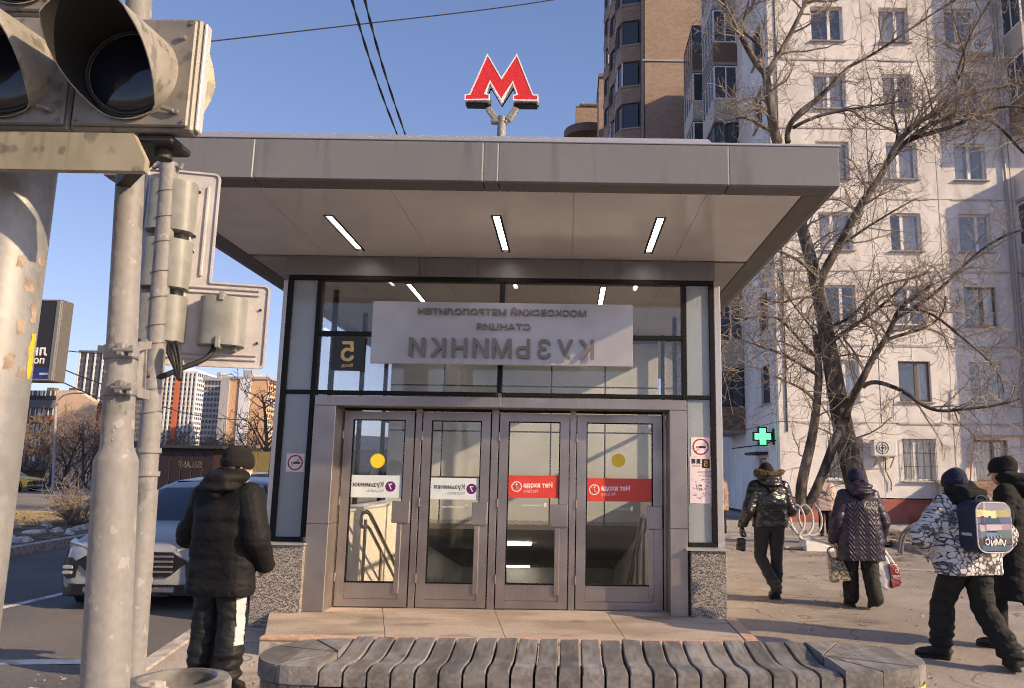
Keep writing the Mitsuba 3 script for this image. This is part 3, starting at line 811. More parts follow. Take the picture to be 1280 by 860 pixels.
# exit number tile
EX = thing('exit_number_sign', 'small black tile with a golden mirrored five left of the name board', 'sign')
a, b = at(413, 463, YG - .06), at(456.5, 420.5, YG - .06)
rr = sbox(a[0] + .03, a[2] + .03, b[0] - .03, b[2] - .03).buffer(.03)
ex_c = ((a[0] + b[0]) / 2, (a[2] + b[2]) / 2); hh = b[2] - a[2]
coloured(EX, [(facing(rr, 0, YG - .06, 0, .02), (.02, .019, .018)), (text('5', ex_c[0] - .005, a[2] + hh * .29, YG - .061, hh * .55, .002, True), (.62, .42, .17)), (text('Вход', ex_c[0], a[2] + hh * .11, YG - .061, hh * .10, .002, True), (.55, .40, .2))])
# no smoking plates
def no_smoking(key, label, u0, v0, u1, v1):
    k = thing(key, label, 'sign'); a, b = at(u0, v1, YG - .004), at(u1, v0, YG - .004)
    cx, cz = (a[0] + b[0]) / 2, (a[2] + b[2]) / 2; r = (b[0] - a[0]) * .43; y = YG - .004
    coloured(k, [(box(a[0], b[0], y, y + .003, a[2], b[2]), (.72, .64, .66)), (ring(cx, cz, y - .002, r, r * .82, .002), (.32, .035, .04)),
                 (box(cx - r * .25, cx + r * .62, y - .002, y, cz - r * .16, cz + r * .1), (.03, .03, .03)), (box(cx - r * .55, cx - r * .3, y - .002, y, cz - r * .12, cz + r * .06), (.25, .12, .1)),
                 (beam((cx - r * .6, y - .003, cz - r * .6), (cx + r * .6, y - .003, cz + r * .6), .002, r * .15, up=(0, 1, 0)), (.32, .035, .04))])
    return k
no_smoking('no_smoking_sign', 'square no smoking sign on the left glass pilaster', 357, 567, 381, 589.5)
no_smoking('no_smoking_sign', 'square no smoking sign on the right glass pilaster above the map', 864, 547, 887.5, 570)
MP = thing('map_poster', 'white paper poster with a street plan and black number tile on the right pilaster', 'poster')
a, b = at(862.5, 629, YG - .004), at(890.5, 570.5, YG - .004); y = YG - .006; W_, H_ = b[0] - a[0], b[2] - a[2]
b[0] = min(b[0], xi + .03)
pf = lambda x0, x1, z0, z1: box(a[0] + W_ * x0, a[0] + W_ * x1, y - .0015, y, a[2] + H_ * z0, a[2] + H_ * z1)
it = [(box(a[0], a[0] + W_, y, y + .002, a[2], a[2] + H_), (.66, .58, .62)), (pf(.08, .25, .84, .94), (.03, .025, .04)), (pf(.3, .47, .84, .94), (.03, .025, .04)), (pf(.53, .88, .75, .94), (.02, .015, .015)),
      (text('5', a[0] + W_ * .7, a[2] + H_ * .785, y - .003, H_ * .12, .001, True), (.55, .28, .1))]
for z in (.80, .77): it.append((pf(.12, .47, z, z + .013), (.3, .26, .3)))
for z, x0 in ((.67, .35), (.645, .3), (.62, .55), (.58, .4), (.56, .6)): it.append((pf(x0, .93, z, z + .013), (.32, .28, .32)))
r_ = np.random.default_rng(3)
for i in range(34):
    x, z, w = r_.uniform(.08, .8), r_.uniform(.05, .5), r_.uniform(.05, .16); it.append((pf(x, x + w, z, z + r_.uniform(.006, .03)), tuple(np.array((.36, .32, .37)) * r_.uniform(.5, 1.3))))
for i in range(7):
    x, z = r_.uniform(.1, .9), r_.uniform(.25, .38); it.append((pf(x - .02, x + .02, z, z + .04), (.05, .05, .07)))
coloured(MP, it)

# roof emblem: red letter on a forked mast
MS = thing('roof_letter_sign', 'red letter on a forked grey mast standing on the canopy roof', 'sign')
ym = 7.1
def mp(zx, zy): q = at(560 + zx * .1628, 50 + zy * .1628, ym); return (q[0], q[2])
outer = [(128, 465), (128, 420), (165, 415), (303, 105), (411, 290), (530, 105), (655, 420), (692, 420), (692, 470), (498, 466), (498, 425), (527, 418), (496, 335), (408, 470), (323, 330), (288, 412), (320, 418), (320, 462)]
poly = Polygon([mp(*p) for p in outer]).buffer(0)
put(MS + '__letter', facing(poly.buffer(-.012, join_style=2), 0, ym - .004, 0, .09), 'red_sign')
put(MS + '__rim', facing(poly.difference(poly.buffer(-.012, join_style=2)), 0, ym - .008, 0, .1), 'white_trim')
put(MS + '__case', facing(poly.buffer(.003, join_style=2), 0, ym + .09, 0, .035), 'black_frame')
(bx0, bz0), (bx1, bz1) = mp(128, 470), mp(692, 474); (cxm, czm) = mp(408, 580)
for a, b in ((mp(128, 470), mp(322, 470)), (mp(498, 474), mp(692, 474))):
    put(MS + '__base_bar', box(a[0] + .01, b[0] - .01, ym + .01, ym + .12, a[1] - .022, a[1] - .006, .006), 'black_frame')
my = ym + .065
put(MS + '__fork', [beam((mp(300, 500)[0], my, mp(300, 500)[1]), (mp(372, 600)[0], my, mp(372, 600)[1]), .06, .06, up=(0, 1, 0), b=.008), beam((mp(525, 500)[0], my, mp(525, 500)[1]), (mp(455, 600)[0], my, mp(455, 600)[1]), .06, .06, up=(0, 1, 0), b=.008), box(mp(345, 0)[0], mp(470, 0)[0], my - .035, my + .035, mp(0, 615)[1], mp(0, 590)[1], .008)], 'housing_grey')
put(MS + '__mast', cyl((cxm, my, ZF - .05), (cxm, my, mp(408, 568)[1]), .042, n=28), 'paint_grey', smooth=40)
# ------------------------------------------------------------------ the white panel block of flats on the right
AB = thing('apartment_block', 'pale panel-built block of flats with a red plinth behind the bare trees', 'apartment building')
YA, HA, DA = 28.0, 26.6, 46.4
XA = at(972, 480, YA)[0]
ZG = .12
rows = [at(1140, v, YA)[2] for v in (601, 505, 410, 316, 226, 139, 53)]           # sill heights as photographed
fl = (rows[-1] - rows[0]) / 6; z00 = rows[0]
sills = [z00 + fl * k for k in range(9)]
WH = 1.5
cols = []
for (u0, u1), v in (((1023.5, 1066), 290), ((1113, 1152), 290), ((1199, 1239), 290)):
    a, b = at(u0, v, YA), at(u1, v, YA); cols.append((a[0], b[0]))
pitch = cols[2][0] - cols[1][0]
cols.append((cols[2][0] + pitch * 1.15, cols[2][1] + pitch * 1.15)); cols.append((cols[3][0] + pitch, cols[3][1] + pitch))
xe_ = [XA] + [(cols[i][1] + cols[i + 1][0]) / 2 for i in range(4)] + [cols[4][1] + 1.2]
JW = .03
def window_at(holder, xa, xb, z0, z1, y, style, key='window', frame='window_frame', dark=False):
    """A two-leaf window whose face stands at y, looking at -y."""
    k = put(holder + '__' + key, [box(xa, xb, y, y + .07, z0, z0 + .07), box(xa, xb, y, y + .07, z1 - .07, z1), box(xa, xa + .07, y, y + .07, z0 + .07, z1 - .07), box(xb - .07, xb, y, y + .07, z0 + .07, z1 - .07),
            box(xa + (xb - xa) * style - .055, xa + (xb - xa) * style + .055, y - .004, y + .066, z0 + .07, z1 - .07)], frame)
    xm = xa + (xb - xa) * style
    for a, b in ((xa + .07, xm - .055), (xm + .055, xb - .07)):
        put(k + '__pane', [quad((a, y + q, z0 + .07), (b, y + q, z0 + .07), (b, y + q, z1 - .07), (a, y + q, z1 - .07)) for q in (.02, .045)], 'pane')
    return k, xm
nrow = 9
for r in range(nrow):
    z0 = sills[r]; zb = z0 - (fl - WH) / 2 - .12 if r else ZG + .75; zt = zb + fl if r else sills[1] - (fl - WH) / 2 - .12
    zt = sills[r + 1] - (fl - WH) / 2 - .12 if r < nrow - 1 else HA
    for c in range(5):
        xa, xb = xe_[c], xe_[c + 1]; w0, w1 = cols[c]; z1 = z0 + WH
        pl = sbox(xa + JW / 2, zb + JW / 2, xb - JW / 2, zt - JW / 2).difference(sbox(w0, z0, w1, z1))
        put(AB + '__wall_panel', facing(pl, 0, YA + rng.uniform(-.012, .012), 0, .30), 'wall_panel')
        style = .5 + .09 * rng.choice([-1, 0, 1]); sub = AB
        fm = 'window_frame' if rng.uniform() < .86 else 'window_frame_brown'
        k, xm = window_at(AB, w0, w1, z0, z1, YA + .14, style, frame=fm)
        put(k + '__sill', box(w0 - .07, w1 + .07, YA - .12, YA + .14, z0 - .05, z0 - .012), 'sill_metal')
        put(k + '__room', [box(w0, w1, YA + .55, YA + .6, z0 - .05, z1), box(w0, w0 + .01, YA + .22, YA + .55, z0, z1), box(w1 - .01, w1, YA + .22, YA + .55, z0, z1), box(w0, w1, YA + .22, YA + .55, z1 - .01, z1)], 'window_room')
        q = rng.uniform()
        if q < .7:
            s0, s1 = ((w0 + .08, xm - .1), (xm + .1, w1 - .08), (w0 + .08, w1 - .08))[rng.integers(3)]
            n_ = 18; xx_ = np.linspace(s0, s1, n_); yy_ = YA + .34 + .02 * np.sin(np.arange(n_) * 1.9)
            V = np.vstack([np.column_stack([xx_, yy_, np.full(n_, z0)]), np.column_stack([xx_, yy_, np.full(n_, z1)])])
            Fc = np.array([[i, i + 1, n_ + i + 1] for i in range(n_ - 1)] + [[i, n_ + i + 1, n_ + i] for i in range(n_ - 1)])
            put(k + '__curtain', trimesh.Trimesh(V, Fc, process=False), 'curtain')
        if r == 0:
            if c == 1:
                g = [box(w0 - .03, w1 + .03, YA - .07, YA - .05, z, z + .02) for z in (z0 + .02, z0 + .5, z0 + .98, z1 - .02)] + [tube([(x, YA - .06, z0), (x + .0, YA - .06, z1)], .009, 5) for x in np.linspace(w0, w1, 6)]
                g += [tube([(x, YA - .065, z0 + .03), (x + .25, YA - .065, z1 - .03)], .007, 5) for x in np.linspace(w0, w1 - .25, 4)]
                put(k + '__grille', g, 'cable_black')
            elif c in (0, 2):
                put(k + '__grille', [tube([(x, YA - .05, z0), (x, YA - .05, z1)], .008, 5) for x in np.linspace(w0 + .05, w1 - .05, 9)] + [box(w0, w1, YA - .06, YA - .045, z, z + .02) for z in (z0 + .3, z1 - .3)], 'balcony_steel' if c == 2 else 'cable_black')
# seams packed with mortar behind the panels
put(AB + '__seam_filling', box(XA + .05, xe_[-1], YA + .16, YA + .26, ZG, HA - .05) if False else cat([box(xe_[i] - .04 if i else XA + .02, xe_[i] + .04, YA + .05, YA + .2, ZG, HA - .1) for i in range(6)] + [box(XA + .05, xe_[-1], YA + .04, YA + .2, (sills[r] - (fl - WH) / 2 - .12) - .03, (sills[r] - (fl - WH) / 2 - .12) + .03) for r in range(1, nrow)]), 'joint_grey')
put(AB + '__plinth', [box(XA - .03, xe_[-1], YA - .05, YA + .3, -.1, ZG + .72, .02)], 'base_red')
put(AB + '__core', [box(XA + .1, xe_[-1], YA + .62, DA - .1, -.1, HA - .3)], 'window_room')
put(AB + '__roof', [box(XA - .25, xe_[-1], YA - .3, DA, HA, HA + .25, .03)], 'joint_grey')
# thin ledges and patches of mastic along the seams
led = []
for r in range(1, nrow):
    zb = sills[r] - (fl - WH) / 2 - .12
    for c in range(4):
        led.append(box(xe_[c] + rng.uniform(0, .8), xe_[c + 1] - rng.uniform(0, .8), YA - .035, YA, zb - .045, zb + .035, .008))
put(AB + '__seam_ledge', led, 'panel_shade'); part_label(AB + '__seam_ledge', kind='stuff')
# the end wall that looks left, with its windows and door
yy = [YA + .31, 31.2, 35.0, 38.8, 42.6, DA]
EW = .3
for r in range(nrow):
    zb = (sills[r] - (fl - WH) / 2 - .12) if r else ZG; zt = sills[r + 1] - (fl - WH) / 2 - .12 if r < nrow - 1 else HA
    for j in range(5):
        ya, yb = yy[j], yy[j + 1]; pl = sbox(ya + .012, zb + .012, yb - .012, zt - .012); wy0, wy1 = (ya + yb) / 2 - .65, (ya + yb) / 2 + .65
        hasw = (j in (0, 2, 4)) and r > 0
        if hasw: pl = pl.difference(sbox(wy0, sills[r], wy1, sills[r] + WH))
        if r == 0 and j == 0: pl = pl.difference(sbox(29.9, ZG, 31.05, 2.3))
        m = extrude(pl, EW); v = m.vertices; m.vertices = np.stack([XA + v[:, 2], v[:, 0], v[:, 1]], 1); m.invert()
        trimesh.repair.fix_normals(m)
        put(AB + '__end_wall_panel', m, 'wall_panel')
        if hasw and j in (0, 2):
            k = put(AB + '__end_window', [box(XA + .14, XA + .21, wy0, wy1, a, b) for a, b in ((sills[r], sills[r] + .07), (sills[r] + WH - .07, sills[r] + WH))] + [box(XA + .14, XA + .21, y - .04, y + .04, sills[r] + .07, sills[r] + WH - .07) for y in (wy0 + .04, (wy0 + wy1) / 2, wy1 - .04)], 'window_frame')
            put(k + '__pane', quad((XA + .17, wy1, sills[r]), (XA + .17, wy0, sills[r]), (XA + .17, wy0, sills[r] + WH), (XA + .17, wy1, sills[r] + WH)), 'far_glass')
            put(k + '__sill', box(XA - .1, XA + .14, wy0 - .06, wy1 + .06, sills[r] - .05, sills[r] - .012), 'sill_metal')
dk = put(AB + '__entrance_door', box(XA + .10, XA + .16, 29.93, 31.02, ZG, 2.26), 'window_frame')
put(dk + '__pane', box(XA + .08, XA + .099, 30.1, 30.85, .5, 2.0), 'far_glass')
put(AB + '__door_canopy', box(XA - .5, XA - .002, 29.6, 31.4, 2.42, 2.52, .01), 'roof_dark')
put(AB + '__cable_run', [tube([(XA - .03, 28.4, 2.9), (XA - .04, 30.5, 2.82), (XA - .03, 36, 2.85)], .02, 6), tube([(XA + .3, YA - .03, 3.2), (XA + .32, YA - .03, HA)], .025, 6)], 'cable_black')
# balconies on the end wall: slab, panel, glazing each
for y0, y1, tint in ((33.2, 36.2, 0), (39.0, 42.2, 1)):
    for r in range(1, nrow):
        zf = sills[r] - .82
        b = AB + '__balcony'
        k = put(b, box(XA - 1.15, XA - .002, y0, y1, zf - .14, zf, .01), 'joint_grey')
        put(k + '__parapet', [box(XA - 1.13, XA - 1.07, y0 + .03, y1 - .03, zf, zf + 1.02, .006), box(XA - 1.07, XA - .01, y0 + .03, y0 + .09, zf, zf + 1.02, .006)], ['balcony_panel', 'panel_shade', 'window_frame_brown'][(r * 2 + tint) % 3] if r > 3 else ['balcony_panel', 'timber_brown'][r % 2])
        if (r + tint) % 3 != 0 or r > 5:
            fr_k = ('window_frame', 'cable_black')[(r + tint) % 4 == 1]
            G = [box(XA - 1.12, XA - 1.07, y - .03, y + .03, zf + 1.02, zf + fl - .2) for y in np.linspace(y0 + .08, y1 - .08, 5)] + [box(XA - 1.12, XA - 1.07, y0 + .05, y1 - .05, z, z + .06) for z in (zf + 1.02, zf + fl - .24)]
            G += [box(x - .03, x + .03, y0 + .04, y0 + .08, zf + 1.02, zf + fl - .2) for x in (XA - 1.08, XA - .55, XA - .05)] + [box(XA - 1.1, XA - .02, y0 + .04, y0 + .08, z, z + .06) for z in (zf + 1.02, zf + fl - .24)]
            put(k + '__glazing_frame', G, fr_k)
            put(k + '__pane', [quad((XA - 1.1, y1 - .05, zf + 1.05), (XA - 1.1, y0 + .06, zf + 1.05), (XA - 1.1, y0 + .06, zf + fl - .2), (XA - 1.1, y1 - .05, zf + fl - .2)), quad((XA - 1.1, y0 + .06, zf + 1.05), (XA - .02, y0 + .06, zf + 1.05), (XA - .02, y0 + .06, zf + fl - .2), (XA - 1.1, y0 + .06, zf + fl - .2))], 'far_glass')
# loggias at the right edge of the front
XL = at(1266, 215, YA)[0]
for r in range(1, nrow):
    zf = sills[r] - .82
    k = put(AB + '__balcony', box(XL, XL + 3.2, YA - 1.28, YA - .015, zf - .14, zf, .01), 'joint_grey')
    mt = ['balcony_panel', 'wall_panel', 'timber_brown'][r % 3]
    put(k + '__parapet', [box(XL + .03, XL + 3.17, YA - 1.26, YA - 1.2, zf, zf + 1.02, .006), box(XL + .03, XL + .09, YA - 1.2, YA - .016, zf, zf + 1.02, .006)], mt)
    if r in (1, 2, 3, 5, 6, 7, 8):
        put(k + '__glazing_frame', [box(XL + .04 + i * .78 - .03, XL + .04 + i * .78 + .03, YA - 1.25, YA - 1.2, zf + 1.02, zf + fl - .15) for i in range(1, 5)] + [box(XL + .04, XL + .1, y - .03, y + .03, zf + 1.02, zf + fl - .15) for y in (YA - 1.22, YA - .62, YA - .05)] + [box(XL + .04, XL + .1, YA - 1.2, YA - .02, z, z + .06) for z in (zf + 1.021, zf + fl - .22)], 'window_frame')
        put(k + '__pane', [quad((XL + .05, YA - 1.22, zf + 1.04), (XL + 3.1, YA - 1.22, zf + 1.04), (XL + 3.1, YA - 1.22, zf + fl - .16), (XL + .05, YA - 1.22, zf + fl - .16)), quad((XL + .06, YA - .03, zf + 1.04), (XL + .06, YA - 1.2, zf + 1.04), (XL + .06, YA - 1.2, zf + fl - .16), (XL + .06, YA - .03, zf + fl - .16))], 'far_glass')
put(AB + '__drainpipe', tube([(XL - .35, YA - .08, 1.0), (XL - .35, YA - .08, HA)], .055, 8), 'sill_metal', smooth=40)
gp = [at(1212, 618, YA - .1), at(1216, 560, YA - .1), at(1217, 545, YA - .1), at(1290, 545, YA - .1)]
put(AB + '__gas_pipe', tube(gp, .035, 8), 'tower_orange', smooth=40)
put(AB + '__vent_pipe', [tube([at(1188, 525, YA - .03), at(1188, 490, YA - .03)], .025, 6)], 'panel_shade')
# air conditioners on the wall
def aircon(label, u, v, rot=0):
    k = thing('air_conditioner', label, 'air conditioner'); c = at(u, v, YA - .3)
    put(k + '__case', box(c[0] - .42, c[0] + .42, YA - .42, YA - .08, c[2] - .3, c[2] + .3, .03), 'ivory_paint')
    put(k + '__fan_grille', [ring(c[0] - .1, c[2], YA - .435, .22, .2, .02), ring(c[0] - .1, c[2], YA - .435, .13, .115, .02), disc(c[0] - .1, c[2], YA - .43, .05, .01), box(c[0] - .31, c[0] + .11, YA - .432, YA - .42, c[2] - .008, c[2] + .008), box(c[0] - .108, c[0] - .092, YA - .433, YA - .421, c[2] - .21, c[2] + .21)], 'cable_black')
    put(k + '__bracket', [box(c[0] + s * .3 - .02, c[0] + s * .3 + .02, YA - .45, YA - .016, c[2] - .35, c[2] - .305) for s in (-1, 1)] + [beam((c[0] + s * .3, YA - .4, c[2] - .34), (c[0] + s * .3, YA - .02, c[2] - .7), .03, .03) for s in (-1, 1)], 'sill_metal')
    return c
c = aircon('white air conditioner beside the barred ground floor window', 1105, 560)
aircon('white air conditioner under a top floor window at upper right', 1226, 58)
scene_hose = put('air_conditioner__hose', tube([(c[0] + .1, YA - .1, c[2] - .35), (c[0] + .12, YA - .06, c[2] - .8), (c[0] + .3, YA - .05, c[2] - 1.2), (c[0] + .28, YA - .05, c[2] - 1.5)], .02, 6), 'cable_black')
# pharmacy cross, lit green
PC = thing('pharmacy_cross', 'lit green cross sign projecting from the corner of the flats', 'sign')
c = at(953.5, 545.5, YA + .6); s = .30
cross = union_all([sbox(-s, -s / 2.6, s, s / 2.6), sbox(-s / 2.6, -s, s / 2.6, s)])
put(PC + '__case', facing(cross.buffer(.05, join_style=2), c[0], c[1], c[2], .16), 'cable_black')
d = mikit.ply(facing(cross, c[0], c[1] - .02, c[2], .018), 'white_trim'); d['emitter'] = glow((.012, .50, .12)); scene[PC + '__face'] = d
put(PC + '__bracket', [box(c[0] + .2, XA + .02, c[1] + .06, c[1] + .1, c[2] - .02, c[2] + .02), box(XA - .06, XA - .003, c[1] + .02, c[1] + .14, c[2] - .3, c[2] + .3)], 'cable_black')
# basement lean-to in front of the flats
LT = thing('basement_shelter', 'low lean-to of weathered boards over the basement steps by the flats', 'shelter')
a, b = at(1203, 612, YA - 2.0), at(1290, 620, YA - 2.0)
for i in range(12):
    x = a[0] + i * .3
    put(LT + '__board', hullpts([(x, YA - 2.0, .86), (x + .285, YA - 2.0, .86), (x, YA - .1, 1.50), (x + .285, YA - .1, 1.50), (x, YA - 2.0, .89), (x + .285, YA - 2.0, .89), (x, YA - .1, 1.53), (x + .285, YA - .1, 1.53)]), 'timber_brown')
put(LT + '__side_wall', hullpts([(a[0] + .1, YA - 1.9, 0), (a[0] + .2, YA - 1.9, 0), (a[0] + .1, YA - .1, 0), (a[0] + .2, YA - .1, 0), (a[0] + .1, YA - 1.9, .85), (a[0] + .2, YA - 1.9, .85), (a[0] + .1, YA - .1, 1.46), (a[0] + .2, YA - .1, 1.46)]), 'panel_shade')
put(LT + '__front_wall', box(a[0] + .2, a[0] + 3.4, YA - 1.9, YA - 1.8, 0, .85), 'panel_shade')

# ------------------------------------------------------------------ the brick block behind
BB = thing('brick_block', 'tall tan brick block with stacked bay balconies behind the white flats', 'apartment building')
YB2 = 47.0
x0, x1 = at(803, 60, YB2)[0], at(803, 60, YB2)[0] + 6
HB = 39.5
put(BB + '__front_wall', box(x0, x1, YB2, YB2 + .5, 0, HB), 'brick')
zc = at(830, 76, YB2)[2]
put(BB + '__string_course', box(x0 - .02, x1, YB2 - .08, YB2 - .002, zc - .07, zc + .07, .01), 'sill_metal')
put(BB + '__cable', tube([(x0 + .12, YB2 - .04, 1), (x0 + .14, YB2 - .04, HB)], .03, 5), 'cable_black')
put(BB + '__side_wall', box(x0 - .001, x0 + .4, YB2 + .5, YB2 + 34, 0, HB), 'brick')
put(BB + '__roof', box(x0 - .3, x1, YB2 - .2, YB2 + 34, HB, HB + .4), 'joint_grey')
# bay balcony stack on the left-looking side
flb = at(785, 160, YB2 + 3)[2] - at(785, 160 + 62, YB2 + 3)[2]
zA = at(785, 139, YB2 + 3)[2]
nb = 14
for stack, (ya, yb, proj) in enumerate(((YB2 + 1.6, YB2 + 6.0, 1.55), (YB2 + 10, YB2 + 14.5, 1.55), (YB2 + 20, YB2 + 24.5, 1.55))):
    ph = [(x0 - .002, ya), (x0 - proj * .8, ya + .35), (x0 - proj, ya + 1.3), (x0 - proj, yb - 1.3), (x0 - proj * .8, yb - .3), (x0 - .002, yb)]
    for r in range(nb):
        zf = zA - 3.05 * 4 + 3.05 * r - 12.2 + 9.15
        if zf < 3: continue
        pl = Polygon(ph)
        m = extrude(pl, 1.15); m.apply_translation([0, 0, zf]); k = put(BB + '__balcony', m, 'brick')
        m = extrude(pl.buffer(.06, join_style=2).intersection(sbox(x0 - 5, 0, x0 - .003, 200)), .09); m.apply_translation([0, 0, zf + 1.15]); put(k + '__coping', m, 'sill_metal')
        m = extrude(pl.buffer(-.12, join_style=2), 1.80); m.apply_translation([0, 0, zf + 1.245]); put(k + '__glazing', m, 'far_glass')
        fr_ = [box(px_ - .05, px_ + .05, py_ - .05, py_ + .05, zf + 1.24, zf + 3.04) for px_, py_ in ((x0 - .3, ya + .28), (x0 - proj * .8 + .05, ya + .42), (x0 - proj + .07, ya + 1.3), (x0 - proj + .07, (ya + yb) / 2), (x0 - proj + .07, yb - 1.3))]
        put(k + '__frame', fr_, 'window_frame' if r % 4 == 1 else 'window_frame_brown')
    put(BB + '__side_window', [box(x0 - .04, x0 + .1, ya - 1.3, ya - .25, zA + 3.05 * r - 18 - .2, zA + 3.05 * r - 18 + 1.3) for r in range(nb)] if False else box(x0 - .03, x0 - .0015, ya - .9, ya - .3, 5, HB - 3), 'far_glass')
zq = at(750, 97, 80)[2]
put(BB + '__rear_bay', [box(at(749, 97, 80)[0], x0 - .004, 80, 86, 0, zq)], 'brick')
put(BB + '__rear_bay_coping', [box(at(748, 97, 80)[0], x0 - .004, 79.8, 86, zq + .002, zq + .4)], 'brick_dark')
# lower wing further back with rounded balconies
xw0 = at(716, 150, 88)[0]; zw = at(740, 133, 88)[2]
LB = thing('brick_wing', 'lower brick block far behind with rounded balcony slabs', 'apartment building')
put(LB + '__wall', box(at(719, 150, 88)[0], x0 + 2, 88, 100, 0, zw), 'brick')
put(LB + '__roof_rail', [box(at(725, 150, 88)[0] - .1, x0 + 1, 87.8, 100, zw, zw + .25)], 'window_frame_brown')
zs3 = at(740, 164, 86)[2]
for k_ in range(6):
    m = extrude(Point(at(736, 160, 87)[0], 88).buffer(3.0, quad_segs=6).intersection(sbox(-50, 60, 60, 87.998)), 1.0); m.apply_translation([0, 0, zs3 - k_ * 3.0 - .3]); put(LB + '__balcony', m, 'brick_dark')
put(LB + '__aerial', tube([(at(729, 130, 90)[0], 90, zw), (at(729, 130, 90)[0], 90, zw + 1.5)], .05, 5), 'tower_white')

# ------------------------------------------------------------------ trees
def branch_mesh(segs, n=6):
    return cat([tube(p, r, n if max(r) > .05 else (5 if max(r) > .02 else 3), cap=False) for p, r in segs])


def crook(p0, d, L, n, wob, r0, r1, rg, lift=0.0):
    P = [np.array(p0, float)]; d = np.array(d, float) / np.linalg.norm(d)
    for i in range(n):
        d = d + rg.normal(0, wob, 3) + [0, 0, lift]; d /= np.linalg.norm(d); P.append(P[-1] + d * L / n)
    return np.array(P), np.linspace(r0, r1, n + 1)


def sprout(segs, out, rg, depth, count, spread, scale, rmin, lift=.02, keep=lambda p: True, up=0.0):
    """Grow side branches from each of segs; returns the new ones."""
    new = []
    for P, R in segs:
        L = np.linalg.norm(np.diff(P, axis=0), axis=1).sum(); m = max(1, int(round(count * L * rg.uniform(.75, 1.25))))
        for _ in range(m):
            t = rg.uniform(.18, 1.0) * (len(P) - 1); i = min(int(t), len(P) - 2); f = t - i
            p = P[i] * (1 - f) + P[i + 1] * f; r = R[i] * (1 - f) + R[i + 1] * f; d = P[i + 1] - P[i]; d /= np.linalg.norm(d)
            o = rg.normal(0, 1, 3); o -= d * np.dot(o, d); o /= np.linalg.norm(o); o[2] += up
            nd = d * rg.uniform(.25, .8) + o * spread
            ll = scale * rg.uniform(.45, 1.25)
            rr = max(rmin, min(r * .55, .02 * ll))
            s = crook(p, nd, ll, 5 if ll > .6 else 3, .24, rr, max(rmin * .7, rr * .35), rg, lift)
            if keep(s[0][-1]): new.append(s)
    out += new; return new


def pxline(pts, y, rg, dy=0.0):
    n = len(pts); return np.array([at(u, v, y + (dy * i / max(1, n - 1)) + rg.normal(0, .08)) for i, (u, v) in enumerate(pts)])


def smoothline(P, k=4):
    from scipy.interpolate import CubicSpline
    t = np.concatenate([[0], np.cumsum(np.linalg.norm(np.diff(P, axis=0), axis=1))]); s = np.linspace(0, t[-1], (len(P) - 1) * k + 1)
    return CubicSpline(t, P)(s)


rt = np.random.default_rng(21)
YT = 18.6
px2m = YT / FOC
def limb(pts, w0, w1, dy=0.0, y=YT, k=4):
    P = smoothline(pxline(pts, y, rt, dy), k); return P, np.linspace(w0, w1, len(P)) * px2m / 2
TR = thing('bare_tree', 'big leafless multi-stemmed tree leaning before the pale flats, nearest the pavilion', 'tree')
gy = gz(1085, 683)[2]
trunk = limb([(1096, 690), (1080, 640), (1067, 590), (1056, 545), (1046, 490), (1036, 435), (1026, 380), (1016, 335), (1004, 290), (988, 235), (972, 180)], 40, 15, .4)
trunk[1][:] = np.interp(np.linspace(0, 1, len(trunk[1])), [0, .12, .3, .5, .7, 1], [40, 29, 25, 20, 16, 12]) * px2m / 2
limbs = [limb([(972, 180), (965, 150), (961, 120), (956, 90)], 14, 11, .1), limb([(956, 90), (940, 70), (925, 42), (912, 20), (902, -15), (898, -60)], 10, 4, -.6),
         limb([(957, 92), (974, 68), (988, 42), (1002, 14), (1012, -25)], 8, 4, .5), limb([(948, 78), (944, 52), (930, 40), (926, 34)], 6, 3, .2), limb([(926, 34), (934, 10), (940, -20)], 4, 2, .3),
         limb([(985, 178), (990, 152), (1000, 140), (1018, 126), (1040, 105), (1060, 84)], 8, 4, -.4), limb([(991, 160), (1015, 148), (1060, 137), (1100, 131), (1150, 120)], 5, 2, -.8), limb([(970, 165), (950, 156), (935, 148), (920, 148)], 6, 2.5, -.6),
         limb([(1060, 84), (1100, 62), (1150, 28), (1195, 0)], 4, 2, -.8)]
B1 = limb([(1022, 362), (1030, 340), (1048, 308), (1068, 270), (1090, 236), (1106, 210), (1118, 186), (1133, 166), (1160, 146), (1185, 130)], 12, 6, -1.0)
limbs += [B1, limb([(1112, 200), (1132, 178), (1165, 155), (1205, 143), (1240, 152), (1262, 172), (1285, 195)], 7, 3, -.9), limb([(1118, 188), (1150, 170), (1190, 158), (1225, 142), (1285, 136)], 7, 3, -1.3), limb([(1133, 166), (1170, 138), (1208, 118), (1245, 110), (1290, 96)], 6, 3, -.4),
          limb([(1185, 122), (1194, 98), (1204, 70), (1216, 40), (1228, 18), (1243, -8)], 6, 3, -.3), limb([(1190, 108), (1205, 80), (1198, 40), (1188, 0)], 3, 1.6, -.5), limb([(1120, 180), (1121, 160), (1115, 135), (1122, 112), (1130, 98)], 4, 2, -.3),
          limb([(1046, 312), (1075, 290), (1110, 268), (1145, 248)], 4, 1.6, -.8)]
E1 = limb([(1057, 525), (1064, 500), (1076, 478), (1090, 450), (1104, 428), (1116, 404), (1126, 385), (1142, 372), (1165, 355)], 11, 4, -.9)
